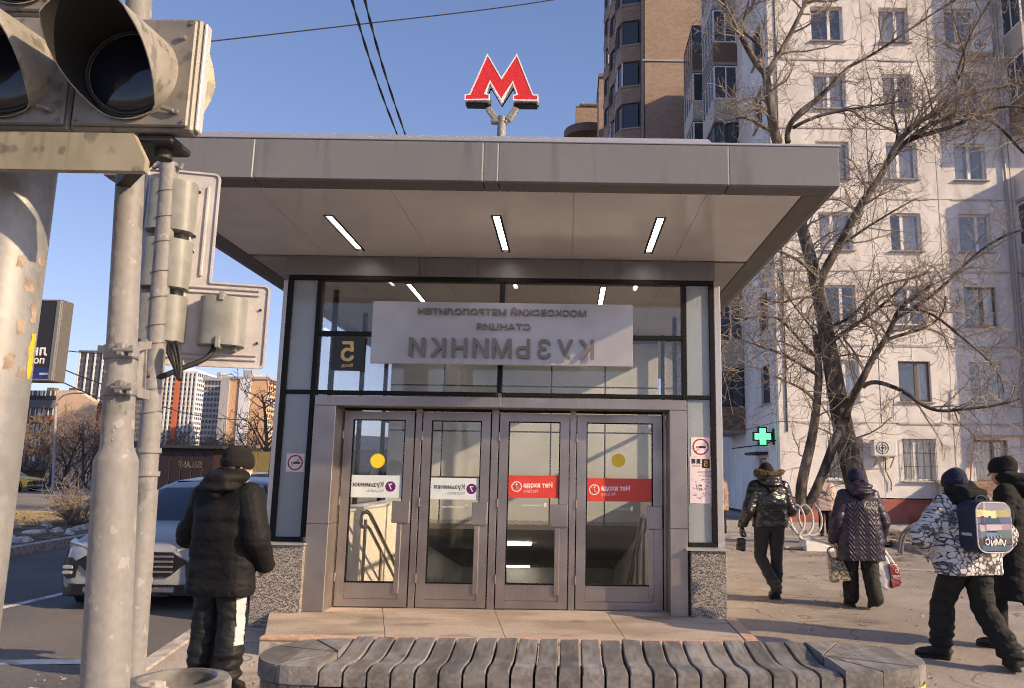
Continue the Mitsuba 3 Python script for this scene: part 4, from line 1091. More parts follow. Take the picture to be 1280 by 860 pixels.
limbs += [E1, limb([(1078, 484), (1098, 478), (1112, 482), (1130, 490), (1150, 504), (1172, 513), (1200, 512), (1236, 508), (1275, 498)], 6, 2.4, -1.6), limb([(1120, 398), (1150, 380), (1185, 352), (1218, 320), (1250, 298), (1285, 286)], 5, 2.5, -1.2),
          limb([(1104, 428), (1140, 415), (1165, 405), (1182, 370)], 5, 2, -.4), limb([(1126, 388), (1152, 388), (1200, 420), (1235, 450), (1255, 490)], 4, 1.5, -1.5), limb([(1034, 432), (1060, 412), (1085, 395), (1110, 375), (1135, 352)], 6, 2.4, -1.0),
          limb([(1030, 410), (1052, 402), (1072, 388), (1095, 362), (1120, 352), (1160, 340)], 4, 2, -.7)]
C1 = limb([(1004, 640), (1001, 615), (1006, 585), (1013, 555), (1018, 527), (1021, 500), (1023, 470), (1022, 445), (1019, 420)], 15, 8, .3)
D1 = limb([(1004, 640), (1013, 626), (1026, 598), (1036, 572), (1044, 550), (1050, 535)], 12, 11, .2)
limbs += [C1, D1, limb([(1022, 468), (1008, 460), (992, 450), (972, 440), (950, 432), (925, 425), (902, 440)], 5, 2, -1.2), limb([(1018, 500), (1005, 488), (990, 480), (968, 470)], 4, 2, -1.0), limb([(1022, 445), (1000, 425), (975, 400), (945, 395), (915, 408), (900, 425)], 4, 2, -1.5),
          limb([(1015, 340), (992, 322), (970, 312), (950, 300)], 5, 2, -.6), limb([(1024, 375), (1000, 372), (975, 378), (950, 368)], 4, 1.6, -1.0), limb([(1038, 445), (1015, 410), (995, 385), (972, 340)], 3, 1.5, -.6)]
put(TR + '__trunk', cat([tube(*trunk, n=12, cap=False)]), 'bark', smooth=True)
for P, R in limbs: put(TR + '__limb', tube(P, R, 7, cap=True), 'bark', smooth=True)
out = []
keep = lambda p: p[1] < YA - .6 and p[2] > .4
g1 = sprout(limbs + [(trunk[0][12:], trunk[1][12:])], out, rt, 1, 4.6, .8, 1.4, .009, keep=keep, up=.15)
g2 = sprout(g1, out, rt, 2, 4.2, .85, .70, .007, keep=keep)
n1 = len(out); fine = []
g3 = sprout(g2, fine, rt, 3, 5.2, .9, .38, .0062, keep=keep)
put(TR + '__branchlet', branch_mesh(out), 'twig'); part_label(TR + '__branchlet', kind='stuff')
put(TR + '__twig', branch_mesh(fine), 'twig'); part_label(TR + '__twig', kind='stuff')

# bare trees on the left, beyond the lawn and the far road
def bare_tree(label, u, base_v, top_v, y, crown, seed, group=None, matn='twig_dark', dens=1.0, twig='twig_brown'):
    rg = np.random.default_rng(seed); k = thing('bare_tree', label, 'tree', group)
    b = at(u, base_v, y); t = at(u + rg.normal(0, 4), top_v, y); H = t[2]
    P, R = crook((b[0], y, 0), (rg.normal(0, .05), rg.normal(0, .05), 1), H * .82, 8, .05, H * .022, H * .006, rg, .01)
    put(k + '__trunk', tube(P, R, 7), matn, smooth=True)
    segs = []
    for i in range(int(16 * dens)):
        t_ = rg.uniform(.22, .98) * 8; j = min(int(t_), 7); p = P[j] + (P[j + 1] - P[j]) * (t_ - j); a = rg.uniform(0, 6.28)
        L = crown * rg.uniform(.6, 1.1) * (1.15 - .6 * t_ / 8)
        segs.append(crook(p, (math.cos(a), math.sin(a), rg.uniform(.4, 1.1)), L, 6, .16, R[j] * .5, .02, rg, .05))
    put(k + '__limb', branch_mesh(segs), matn); part_label(k + '__limb', kind='stuff')
    o = []; s1 = sprout(segs, o, rg, 1, 3.0 / max(.6, crown * .45), .8, crown * .4, .022, lift=.05); s2 = sprout(s1, o, rg, 2, 4.2 / max(.6, crown * .45), .8, crown * .22, .019, lift=.05)
    put(k + '__twig', branch_mesh(o), twig); part_label(k + '__twig', kind='stuff')
    return k
for i, (u, y, tv, cr, lb) in enumerate(((38, 62, 508, 3.0, 'bare brown tree behind the taxi, before the red balconies'), (62, 66, 515, 3.2, 'bare brown tree beside the thin street lamp'), (78, 60, 512, 3.0, 'bare brown tree before the pale lit gable'),
        (104, 58, 520, 3.4, 'bare brown tree at the right edge of the lit gable house'), (128, 64, 505, 3.4, 'bare brown tree just behind the grey pole with the sleeve'), (185, 60, 545, 3.0, 'bare brown tree behind the thin pole, left of the kiosk'),
        (205, 66, 540, 3.0, 'bare brown tree rising over the left end of the kiosk'), (228, 62, 550, 3.0, 'bare brown tree rising over the middle of the kiosk'), (252, 68, 545, 3.2, 'bare brown tree over the right end of the kiosk'),
        (276, 62, 548, 3.0, 'bare brown tree over the left end of the ochre fence'), (300, 66, 543, 3.2, 'bare brown tree over the middle of the ochre fence'), (322, 70, 548, 3.2, 'bare brown tree over the ochre fence next to the slender tall tree'))):
    bare_tree(lb, u, 610, tv, y, cr, 100 + i, 'bare brown street trees beyond the far road')
bare_tree('slender tall bare tree just left of the pavilion corner', 334, 600, 448, 44, 3.3, 77, matn='bark')
# thicket under the trees, too dense to tell apart
rg = np.random.default_rng(5); segs = []
for i in range(420):
    p = (rg.uniform(-62, -18), rg.uniform(57, 60), 0); segs.append(crook(p, (rg.normal(0, .5), rg.normal(0, .3), 1), rg.uniform(1.6, 4.2), 4, .2, .03, .012, rg))
o = []; sprout(segs, o, rg, 1, 1.6, .8, .9, .012)
put(struct('thicket', 'stuff', 'dark leafless thicket along the far road'), branch_mesh(segs + o), 'twig_dark')
# shrub on the lawn
SH = thing('bare_shrub', 'round leafless shrub on the dry lawn beside the painted pole', 'shrub')
rg = np.random.default_rng(8); c = gz(96, 655, .25); segs = []
for i in range(75):
    a = rg.uniform(0, 6.28); segs.append(crook((c[0] + .12 * math.cos(a), c[1] + .12 * math.sin(a), .2), (math.cos(a) * rg.uniform(.1, .9), math.sin(a) * rg.uniform(.1, .9), 1), rg.uniform(.6, 1.15), 5, .15, .012, .005, rg, .03))
put(SH + '__stem', branch_mesh(segs), 'twig_brown'); part_label(SH + '__stem', kind='stuff')
o = []; sprout(segs, o, rg, 1, 8, .7, .35, .004)
put(SH + '__twig', branch_mesh(o), 'twig'); part_label(SH + '__twig', kind='stuff')

# ------------------------------------------------------------------ far buildings on the left
def tower(key, label, u0, u1, vt, y, depth, wallm, nf, nc, winm='far_glass', band=None, skew=0.0, side=None):
    k = thing(key, label, 'apartment building'); a, b = at(u0, vt, y), at(u1, vt, y); H = at((u0 + u1) / 2, vt, y)[2]; x0, x1 = a[0], b[0]
    put(k + '__wall', box(x0, x1, y, y + depth, 0, H), wallm)
    put(k + '__roof', [box(x0 - .4, x1 + .4, y - .4, y + depth, H + .01, H + .6), box(x0 + (x1 - x0) * .3, x0 + (x1 - x0) * .5, y + 3, y + depth - 3, H + .6, H + 2.6)], side or wallm)
    fh = H / nf; cw = (x1 - x0) / nc; W = []
    for r in range(nf):
        for c_ in range(nc):
            if band and c_ in band: continue
            W.append(box(x0 + cw * (c_ + .2), x0 + cw * (c_ + .8), y - .12, y + .05, r * fh + fh * .3, r * fh + fh * .85))
    nd = max(2, int(depth / cw))
    for r in range(nf):
        for c_ in range(nd):
            W.append(box(x1 - .05, x1 + .12, y + cw * (c_ + .25), y + cw * (c_ + .75), r * fh + fh * .3, r * fh + fh * .85))
    put(k + '__window_grid', W, winm); part_label(k + '__window_grid', kind='stuff')
    return k, x0, x1, H, fh, cw
k, x0, x1, H, fh, cw = tower('tower_block', 'dark far tower with pale vertical ribs, just left of the grey pole', 101, 140, 441, 210, 24, 'tower_dark', 20, 8)
put(k + '__rib', [box(x0 + cw * i - .16, x0 + cw * i + .16, 209.6, 209.99, 0, H) for i in range(0, 9, 2)], 'tower_white'); part_label(k + '__rib', kind='stuff')
k, x0, x1, H, fh, cw = tower('tower_block', 'white far tower with an orange-red stripe down its front', 196, 247, 466, 230, 22, 'tower_white', 21, 10, band=(5,))
put(k + '__stripe', box(x0 + cw * 4.9, x0 + cw * 6.1, 229.4, 229.98, 0, H + .5), 'tower_red')
put(k + '__rib', [box(x0 + cw * i - .22, x0 + cw * i + .22, 229.3, 229.97, 0, H) for i in range(11) if i not in (5, 6)], 'tower_white'); part_label(k + '__rib', kind='stuff')
k, x0, x1, H, fh, cw = tower('tower_block', 'narrow white far tower beside the red-striped one', 247, 259, 478, 240, 15, 'tower_white', 20, 3)
k, x0, x1, H, fh, cw = tower('panel_tower', 'far grey panel tower left of the orange gable', 256, 282, 476, 196, 25, 'tower_grey', 17, 6, side='tower_grey')
k, x0, x1, H, fh, cw = tower('panel_tower', 'far panel tower with orange gable wall and white window column', 280, 336, 474, 190, 25, 'tower_orange', 17, 8, band=(0, 1, 2, 5, 6, 7), side='tower_grey')
put(k + '__stair_strip', box(x0 + cw * 3, x0 + cw * 5, 189.6, 189.99 - .15, 0, H), 'tower_white')
put(k + '__corner_wall', box(x0 - .5, x0 + cw * 1.2, 189.5, 189.98, 0, H), 'tower_grey')
# five storey house with the lit gable
HB5 = thing('low_brick_house', 'five storey house with red balconies and a pale lit gable behind the street trees', 'apartment building')
yh = 92; a, b, c_ = at(20, 500, yh), at(68, 500, yh), at(115, 500, yh); H = at(60, 500, yh)[2]; Hg = at(92, 488, yh)[2]
put(HB5 + '__wall', box(a[0], b[0], yh + .3, yh + 12, 0, H), 'brick_red')
gab = Polygon([(b[0] + .01, 0), (c_[0], 0), (c_[0], at(115, 500, yh)[2]), ((b[0] * .45 + c_[0] * .55), Hg), (b[0] + .01, Hg)])
put(HB5 + '__gable', facing(gab, 0, yh, 0, 1.2), 'tower_beige')
put(HB5 + '__roof', box(a[0] - .3, b[0] + .2, yh - .2, yh + 12, H, H + .5), 'roof_dark')
for r in range(5):
    for j in range(3):
        x = a[0] + (b[0] - a[0]) * (j + .5) / 3; z = 1.2 + r * H / 5.2
        put(HB5 + '__balcony', [box(x - .95, x + .95, yh - .7, yh + .29, z, z + .9)], 'brick_red' if r % 2 else 'tower_dark')
        put(HB5 + '__window', [box(x - .9, x + .9, yh - .1, yh + .28, z + .95, z + 2.1)], 'far_glass')
        put(HB5 + '__window_frame', [box(x + q - .06, x + q + .06, yh - .16, yh - .101, z + .95, z + 2.1) for q in (-.85, -.3, .3, .85)], 'tower_white')
put(HB5 + '__chimney', [box(a[0] + q, a[0] + q + .8, yh + 3, yh + 4, H + .5, H + 1.8) for q in (1.5, 4.2)], 'brick_dark')
# kiosk and fence behind the parked car
KI = thing('kiosk', 'dark closed kiosk with faint shop lettering behind the parked car', 'kiosk')
yk = 34.0; a, b = at(197, 604, yk), at(266, 604, yk); zt = at(230, 561, yk)[2]
put(KI + '__wall', box(a[0], b[0], yk, yk + 3, 0, zt), 'kiosk_dark')
put(KI + '__roof', box(a[0] - .25, b[0] + .5, yk - .35, yk + 3.2, zt + .002, zt + .14, .02), 'roof_dark')
for i in range(5):
    x = a[0] + (b[0] - a[0]) * i / 5
    put(KI + '__panel', box(x + .02, x + (b[0] - a[0]) / 5 - .02, yk - .03, yk - .002, .3, zt - .1, .008), 'kiosk_dark')
c = at(237, 581, yk - .05)
put(KI + '__shop_name', text('SALANE', c[0], c[2] - .12, yk - .032, .26, .02, True, width=at(251, 580, yk)[0] - at(222, 580, yk)[0]), 'bark')
FN = thing('site_fence', 'ochre boarded fence right of the kiosk', 'fence')
a = at(268, 604, 36)[0]
for i in range(12):
    put(FN + '__board', box(a + i * .62, a + i * .62 + .605, 36 + .02 * (i % 2), 36.05 + .02 * (i % 2), 0, at(290, 564, 36)[2], .005), 'ochre_wall')
# billboard on a post by the lawn
BI = thing('billboard', 'black roadside billboard with white mirrored lettering and a blue strip', 'billboard')
yb_ = 22.0; a, b, c_ = at(28, 376, yb_), at(72, 376, yb_), at(72, 474, yb_)
z0, z1 = c_[2], a[2]; x0, x1 = a[0] - 2.0, b[0]
put(BI + '__case', box(x0 - .05, x1 + .14, yb_ + .03, yb_ + .55, z0 - .06, z1 + .06, .02), 'fascia_under')
put(BI + '__frame', [box(x1, x1 + .12, yb_ - .02, yb_ + .0295, z0 - .05, z1 + .05, .01), box(x0 - .05, x1 - .002, yb_ - .02, yb_ + .0295, z1, z1 + .05, .01), box(x0 - .05, x1 - .002, yb_ - .02, yb_ + .0295, z0 - .05, z0, .01)], 'fascia')
zb = at(50, 459, yb_)[2]
coloured(BI + '__poster', [(box(x0, x1 - .01, yb_ + .005, yb_ + .02, zb, z1), (.022, .02, .021)), (box(x0, x1 - .01, yb_ + .005, yb_ + .02, z0, zb - .002), (.02, .03, .16)),
    (text('лю', at(46, 443, yb_)[0] , at(46, 444, yb_)[2], yb_ + .004, .30, .003, True), (.8, .78, .78)), (text('по-', at(45, 454, yb_)[0], at(45, 454, yb_)[2], yb_ + .004, .20, .003, True), (.8, .78, .78)),
    ] + [(box(at(49 + q, 467, yb_)[0], at(50.6 + q, 467, yb_)[0], yb_ + .002, yb_ + .004, at(55, 468.5, yb_)[2], at(55, 466, yb_)[2]), (.55, .55, .65)) for q in (0, 2, 4, 6, 9, 11)])
put(BI + '__post', [cyl((x0 + .35, yb_ + .28, 0), (x0 + .35, yb_ + .28, z0 - .05), .16, n=16)], 'fascia_under', smooth=40)
put(BI + '__base', box(x0 - .1, x0 + .8, yb_ - .1, yb_ + .66, 0, .35, .03), 'kerb_stone')
# wires
WR = thing('overhead_wire', 'thin single wire crossing the sky from left to right', 'cable')
def sagwire(pts, r): return tube(smoothline(np.array(pts), 8), r, 6)
put(WR, sagwire([at(-160, 88, 13), at(255, 52.5, 15), at(470, 28, 16.5), at(690, 0, 18), at(900, -60, 20)], .014), 'cable_black')
for n, (ua, ub) in enumerate(((440, 498), (456, 508))):
    k = thing('twisted_cable', ['left of two twisted cables dropping from the sky behind the canopy', 'right of two twisted cables dropping from the sky behind the canopy'][n], 'cable')
    ctr = np.linspace(-.35, 1.55, 220); P = np.array([at(ua + (ub - ua) * (t - .05 * math.sin(min(max(t, 0), 1) * 3.14)), 172 * t, 15 + 7 * t) for t in ctr]); L = np.concatenate([[0], np.cumsum(np.linalg.norm(np.diff(P, axis=0), axis=1))])
    put(k, [tube(P + np.stack([np.cos(L * 2.6 + s) * .017, L * 0, np.sin(L * 2.6 + s) * .017], 1), .017, 5) for s in (0, 3.14)], 'cable_black')
for n, pts in enumerate(((( 70, 455), (100, 470), (160, 492), (230, 516), (320, 525), (420, 520)), ((70, 437), (110, 441), (160, 443), (230, 440)), ((75, 476), (110, 492), (160, 512)))):
    k = thing('street_cable', ['long black cable sagging across the far towers', 'thin cable leaving the top of the billboard', 'short low cable under the billboard'][n], 'cable')
    put(k, sagwire([at(u, v, 26 + 2 * i) for i, (u, v) in enumerate(pts)], .02), 'cable_black')
# far lamp posts
LP = thing('street_lamp', 'tall thin street lamp in front of the lit gable on the far road', 'street lamp')
b = at(66, 612, 57); t = at(71, 500, 57)
put(LP + '__post', tube([(b[0], 57, 0), (t[0], 57, t[2] * .9), (t[0] + .1, 57, t[2])], [.11, .08, .06], 8), 'tower_grey', smooth=40)
put(LP + '__arm', tube([(t[0] + .1, 57, t[2]), (t[0] + .6, 56.8, t[2] + .35), (t[0] + 1.8, 56.3, t[2] + .5)], .045, 6), 'tower_grey')
put(LP + '__head', box(t[0] + 1.7, t[0] + 2.5, 56.15, 56.4, t[2] + .42, t[2] + .56, .04), 'tower_grey')
# ------------------------------------------------------------------ near poles and signals
def lean_pole(key, label, cat_, segs, matn, group=None): return thing(key, label, cat_, group)

# big galvanised mast at the left edge
GM = thing('lamp_mast', 'thick galvanised steel mast at the left edge with torn sticker remains', 'lamp post')
yg_ = 2.8
e0, e1 = at(62, 223, yg_), at(-2, 720, yg_)
dv = (e0 - e1) / np.linalg.norm(e0 - e1)
def gm_axis(z): t = (z - e1[2]) / (e0[2] - e1[2]); q = e1 + (e0 - e1) * t; return q
zs__ = np.linspace(0, 7.5, 30); rad = np.interp(zs__, [0, 7.5], [.148, .112])
axis_pts = np.array([gm_axis(z) for z in zs__]); axis_pts[:, 0] -= np.interp(zs__, [0, 7.5], [.148, .112]); axis_pts[:, 1] = yg_ + (axis_pts[:, 2] - 1.5) * .0
put(GM + '__shaft', tube(axis_pts, rad, 48), 'galvanised', smooth=40)
def gm_patch(ang, z, w, h, color, seed):
    """A torn paper patch that follows the mast's round."""
    rg = np.random.default_rng(seed); na, nz = 8, 10; ax = np.array([np.interp(z, zs__, axis_pts[:, 0]), yg_]); r0 = np.interp(z, zs__, rad) + .0015
    V, Fc = [], []
    for i in range(nz):
        zz_ = z + h * (i / (nz - 1) - .5); lo, hi = ang - w / 2 + rg.normal(0, w * .12), ang + w / 2 + rg.normal(0, w * .12)
        cx = np.interp(zz_, zs__, axis_pts[:, 0]); r_ = np.interp(zz_, zs__, rad) + .0015
        for j in range(na):
            a = lo + (hi - lo) * j / (na - 1); V.append((cx + r_ * math.cos(a), yg_ + r_ * math.sin(a), zz_ + rg.normal(0, .002)))
    for i in range(nz - 1):
        for j in range(na - 1):
            k = i * na + j; Fc += [[k, k + 1, k + na + 1], [k, k + na + 1, k + na]]
    return trimesh.Trimesh(V, Fc, process=False)
pt = []
for i, (a, z, w, h) in enumerate(((.15, 2.32, .35, .03), (-.2, 2.22, .3, .05), (.05, 2.12, .25, .07), (-.3, 2.06, .2, .05), (.1, 1.97, .3, .03), (-.45, 1.93, .25, .06), (-.1, 1.90, .3, .04), (-.5, 2.3, .2, .04))):
    pt.append(gm_patch(a, z, w, h, None, 30 + i))
put(GM + '__sticker_remains', pt, 'paper_remains'); part_label(GM + '__sticker_remains', kind='stuff', label='torn pinkish paper remains')
zy = [at(32, 470, yg_ - .06)[2], at(36, 412, yg_ - .06)[2]]
put(GM + '__yellow_strip', gm_patch(.18, (zy[0] + zy[1]) / 2, .24, zy[1] - zy[0], None, 3), 'sticker_yellow')

# grey painted pole with a thicker sleeve, slightly leaning
PP = thing('signal_pole', 'grey painted pole with a thicker cast sleeve at its foot and peeling paint', 'pole')
y1 = 3.1
pa, pb = at(131, 860, y1), at(163, 218, y1)
pd = (pb - pa) / (pb[2] - pa[2])
pp = lambda z: pa + pd * (z - pa[2])
zsl = at(148, 577, y1)[2]
prof = [(0, .086), (.5, .084), (zsl - .02, .080), (zsl, .080), (zsl + .012, .077), (zsl + .05, .061), (zsl + .07, .059), (zsl + .5, .056), (3.0, .0525), (4.3, .05)]
zf = np.concatenate([np.linspace(0, zsl - .03, 12), [zsl - .02, zsl, zsl + .012, zsl + .05, zsl + .07], np.linspace(zsl + .12, 4.3, 18)])
put(PP + '__shaft', tube([pp(z) for z in zf], np.interp(zf, [p[0] for p in prof], [p[1] for p in prof]), 48), 'paint_grey', smooth=22)
for v in (441, 487):
    c = at(150, v, y1); c = pp(c[2])
    k = put(PP + '__clamp', tube([c - pd * .028, c + pd * .028], .064, 40), 'paint_grey', smooth=40)
    bx = c + np.array([.045, -.052, 0])
    put(k + '__bolt_block', [box(bx[0] - .02, bx[0] + .012, bx[1] - .035, bx[1] + .02, bx[2] - .025, bx[2] + .03, .006), cyl(bx + [-.03, -.03, .0], bx + [.05, -.03, .0], .008, n=10), box(bx[0] + .025, bx[0] + .05, bx[1] - .03, bx[1] + .02, bx[2] - .03, bx[2] + .02, .006)], 'paint_grey')
rgp = np.random.default_rng(4); fl_ = []
for i in range(14):
    z = rgp.uniform(zsl + .05, zsl + .42); a = rgp.uniform(-2.6, -.5); r_ = np.interp(z, [p[0] for p in prof], [p[1] for p in prof]); c = pp(z)
    n = np.array([math.cos(a), math.sin(a), 0]); t = np.array([-n[1], n[0], 0]); s_ = rgp.uniform(.004, .010)
    q = c + n * (r_ + .0005)
    fl_.append(hullpts([q - t * s_, q + t * s_ * .8, q + [0, 0, s_ * 1.6], q + n * .004 + [0, 0, s_ * .7], q - [0, 0, s_]]))
put(PP + '__peeling_paint', fl_, 'paint_grey', smooth=30); part_label(PP + '__peeling_paint', kind='stuff')

# thin grey pole that carries the white backed signal
y2 = 4.5
TP = thing('signal_pole', 'thin straight grey pole carrying the white-backed signal, strapped with wire', 'pole')
ta, tb = at(171, 760, y2), at(212, 204, y2); td = (tb - ta) / (tb[2] - ta[2]); tp = lambda z: ta + td * (z - ta[2])
z515, z620, ztop = at(190, 515, y2)[2], at(182, 612, y2)[2], tb[2]
zf = [0, z620 - .005, z620, z515 - .005, z515, ztop - .06, ztop - .05, ztop - .01, ztop]; rr_ = [.066, .066, .058, .057, .053, .0515, .056, .056, .047]
put(TP + '__shaft', tube([tp(z) for z in zf], rr_, 36), 'paint_grey', smooth=30)
for v in (240, 272, 303, 340, 372, 407, 430, 487, 516):
    c = tp(at(200, v, y2)[2]); r_ = np.interp(c[2], zf, rr_) + .003
    a = np.linspace(0, 6.2832, 33); put(TP + '__strap', tube(np.stack([c[0] + r_ * np.cos(a), c[1] + r_ * np.sin(a), c[2] + .012 * np.sin(a + 1)], 1), .0035, 6), 'fascia_under')
c = tp(ztop - .03)
for e in (-1, 1): put(TP + '__cap_bolt', [cyl(c + [e * .045, -.02, 0], c + [e * .09, -.02, .003], .012, n=10), cyl(c + [e * .078, -.02, -.012], c + [e * .088, -.02, .022], .014, n=10)], 'paint_grey')
b0, b1 = at(172, 428, 3.9), at(170, 500, 3.9)
put(TP + '__bracket', [beam(at(180.5, 424, 4.1), at(178, 494, 4.1), .012, .03), beam(at(170, 433, 3.6), at(186, 431, 4.4), .03, .04), beam(at(166, 489, 3.4), at(182, 494, 4.4), .04, .05), cyl(at(174, 432, 4.1), at(170, 500, 4.1), .034, n=14)], 'paint_grey')
for v in (563, 592):
    c = tp(at(185, v, y2)[2]); put(TP + '__strap', [tube([c - [0, 0, .014], c + [0, 0, .014]], .069, 30), box(c[0] - .085, c[0] - .045, c[1] - .06, c[1] - .03, c[2] - .012, c[2] + .012, .003)], 'paint_grey', smooth=40)

# white-backed signal seen from behind, with its cylinder-backed lamp housings
WS = thing('traffic_light', 'traffic signal seen from behind, with an L-shaped white backing board and grey housings', 'traffic light')
yaw = math.radians(14); wd = np.array([math.cos(yaw), math.sin(yaw), 0]); wn = np.array([-math.sin(yaw), math.cos(yaw), 0]); wo = at(230, 330, 4.62)
def wl(u, v):
    q = onp(u, v, wo, wn); return np.dot(q - wo, wd), q[2]
def wplace(m):           # local (along board, away from the viewer, up) to the world
    m = m.copy(); v = m.vertices; m.vertices = wo * [1, 1, 0] + v[:, :1] * wd + v[:, 1:2] * wn + np.column_stack([v[:, 2] * 0, v[:, 2] * 0, v[:, 2]]); return m
L0, L1, L2 = wl(176, 400)[0], wl(277, 222)[0], wl(336, 360)[0]
T0, T1, Bt = wl(230, 214)[1], wl(300, 355)[1], wl(270, 459)[1]
L1 = (wl(278, 225)[0] + wl(264, 340)[0]) / 2; L2 = (wl(338, 362)[0] + wl(331, 460)[0]) / 2; L0 = L1 - (L1 - (wl(183, 215)[0] + wl(160, 440)[0]) / 2)
Lsh = Polygon([(L0, Bt), (L2, Bt), (L2, T1), (L1, T1), (L1, T0), (L0, T0)]).buffer(-.035).buffer(.035, quad_segs=5).buffer(.0)
put(WS + '__board', wplace(facing(Lsh, 0, 0, 0, .008)), 'plate_white')
put(WS + '__board_rim', wplace(facing(Lsh.difference(Lsh.buffer(-.012)), 0, -.014, 0, .013)), 'plate_white')
m_ = .045
ribs = [box(L1 - .075, L1 - .055, -.016, -.001, T1 + .03, T0 - .09, .005), box(L1 - .155, L1 - .14, -.016, -.001, Bt + .12, T0 - .09, .005), box(L1 - .22, L1 - .205, -.012, -.001, Bt + .12, T0 - .12, .004), box(L1 + .02 - .16, L2 - .06, -.016, -.001, T1 - .045, T1 - .03, .005), box(L1 + .02 - .16, L2 - .06, -.016, -.001, T1 - .075, T1 - .065, .004),
        box(L1 - .3, L2 - .05, -.016, -.001, Bt + .045, Bt + .06, .005), box(L1 - .3, L2 - .05, -.016, -.001, Bt + .075, Bt + .085, .004)]
put(WS + '__rib', [wplace(b) for b in ribs], 'plate_white')
for x, z in ((L1 - .115, T0 - .13), (L1 - .12, T0 - .42), (L1 - .122, T0 - .52), (L1 - .125, T0 - .75), (L1 - .13, T0 - .86), (L1 - .135, Bt + .19), (L2 - .05, T1 - .16), (L2 - .055, Bt + .16)): put(WS + '__bolt', wplace(cyl((x, -.014, z), (x, -.0, z), .008, n=10)), 'cable_black')
def housing(x0, x1, z0, z1):
    a = np.linspace(0, math.pi, 15); w = (x1 - x0) / 2; cx = (x0 + x1) / 2
    pr = [(cx - w * math.cos(t), -.05 - .085 * math.sin(t) ** .8) for t in a] + [(x1, -.0015), (x0, -.0015)]
    m = trimesh.creation.extrude_polygon(Polygon(pr), z1 - z0, engine='earcut'); m.apply_translation([0, 0, z0]); return m
hx0, hx1 = wl(183, 300)[0], wl(243, 300)[0]
zb_ = [wl(230, v)[1] for v in (233, 294, 305, 364, 374, 430)]
for i in range(3):
    z1_, z0_ = zb_[2 * i], zb_[2 * i + 1]
    k = put(WS + '__housing', wplace(housing(hx0, hx1, z0_, z1_)), 'housing_grey', smooth=35)
    for q in (-.07, .07):
        for a, b in ((z1_, z1_ + .02), (z0_ - .03, z0_)): put(k + '__lug', wplace(box((hx0 + hx1) / 2 + q - .012, (hx0 + hx1) / 2 + q + .012, -.05, -.01, a, b, .003)), 'housing_grey')
ex0, ex1 = wl(251, 400)[0], wl(309, 400)[0]; ez1, ez0 = wl(280, 375)[1], wl(280, 434)[1]
k = put(WS + '__housing', wplace(housing(ex0, ex1, ez0, ez1)), 'housing_grey', smooth=35)
for q, a, b, y_ in ((-.07, ez1, ez1 + .02, -.05), (0, ez1 - .03, ez1 + .025, -.15), (.06, ez1, ez1 + .02, -.05), (0, ez0 - .025, ez0 + .045, -.155), (.08, ez0 - .03, ez0, -.06)): put(k + '__lug', wplace(box((ex0 + ex1) / 2 + q - .014, (ex0 + ex1) / 2 + q + .014, y_, -.01, a, b, .004)), 'housing_grey')
# its lamps on the far side
for z in [(zb_[2 * i] + zb_[2 * i + 1]) / 2 for i in range(3)]:
    put(WS + '__lens', wplace(cyl(((hx0 + hx1) / 2, .012, z), ((hx0 + hx1) / 2, .09, z), .12, n=28)), 'lens_dark')
cb = [wplace(trimesh.Trimesh([(x, y, z)] * 3, [[0, 1, 2]], process=False)).vertices[0] for x, y, z in (((ex0 + ex1) / 2 - .03, -.07, ez0), ((ex0 + ex1) / 2 - .04, -.08, ez0 - .05), (ex0 - .06, -.12, ez0 - .16), (ex0 - .2, -.14, ez0 - .22), (L0 + .12, -.16, ez0 - .15))]
put(WS + '__cable', tube(smoothline(np.array(cb), 6), .016, 8), 'cable_black', smooth=True)
for dx in (-.015, .02):
    cb = [at(212, 430, 4.45), at(214 + dx * 100, 445, 4.42), at(220, 462, 4.42), at(224, 474, 4.42), at(224 - dx * 100, 455, 4.42), at(216, 432, 4.45)]
    put(WS + '__cable', tube(smoothline(np.array(cb), 6), .013, 8), 'cable_black', smooth=True)

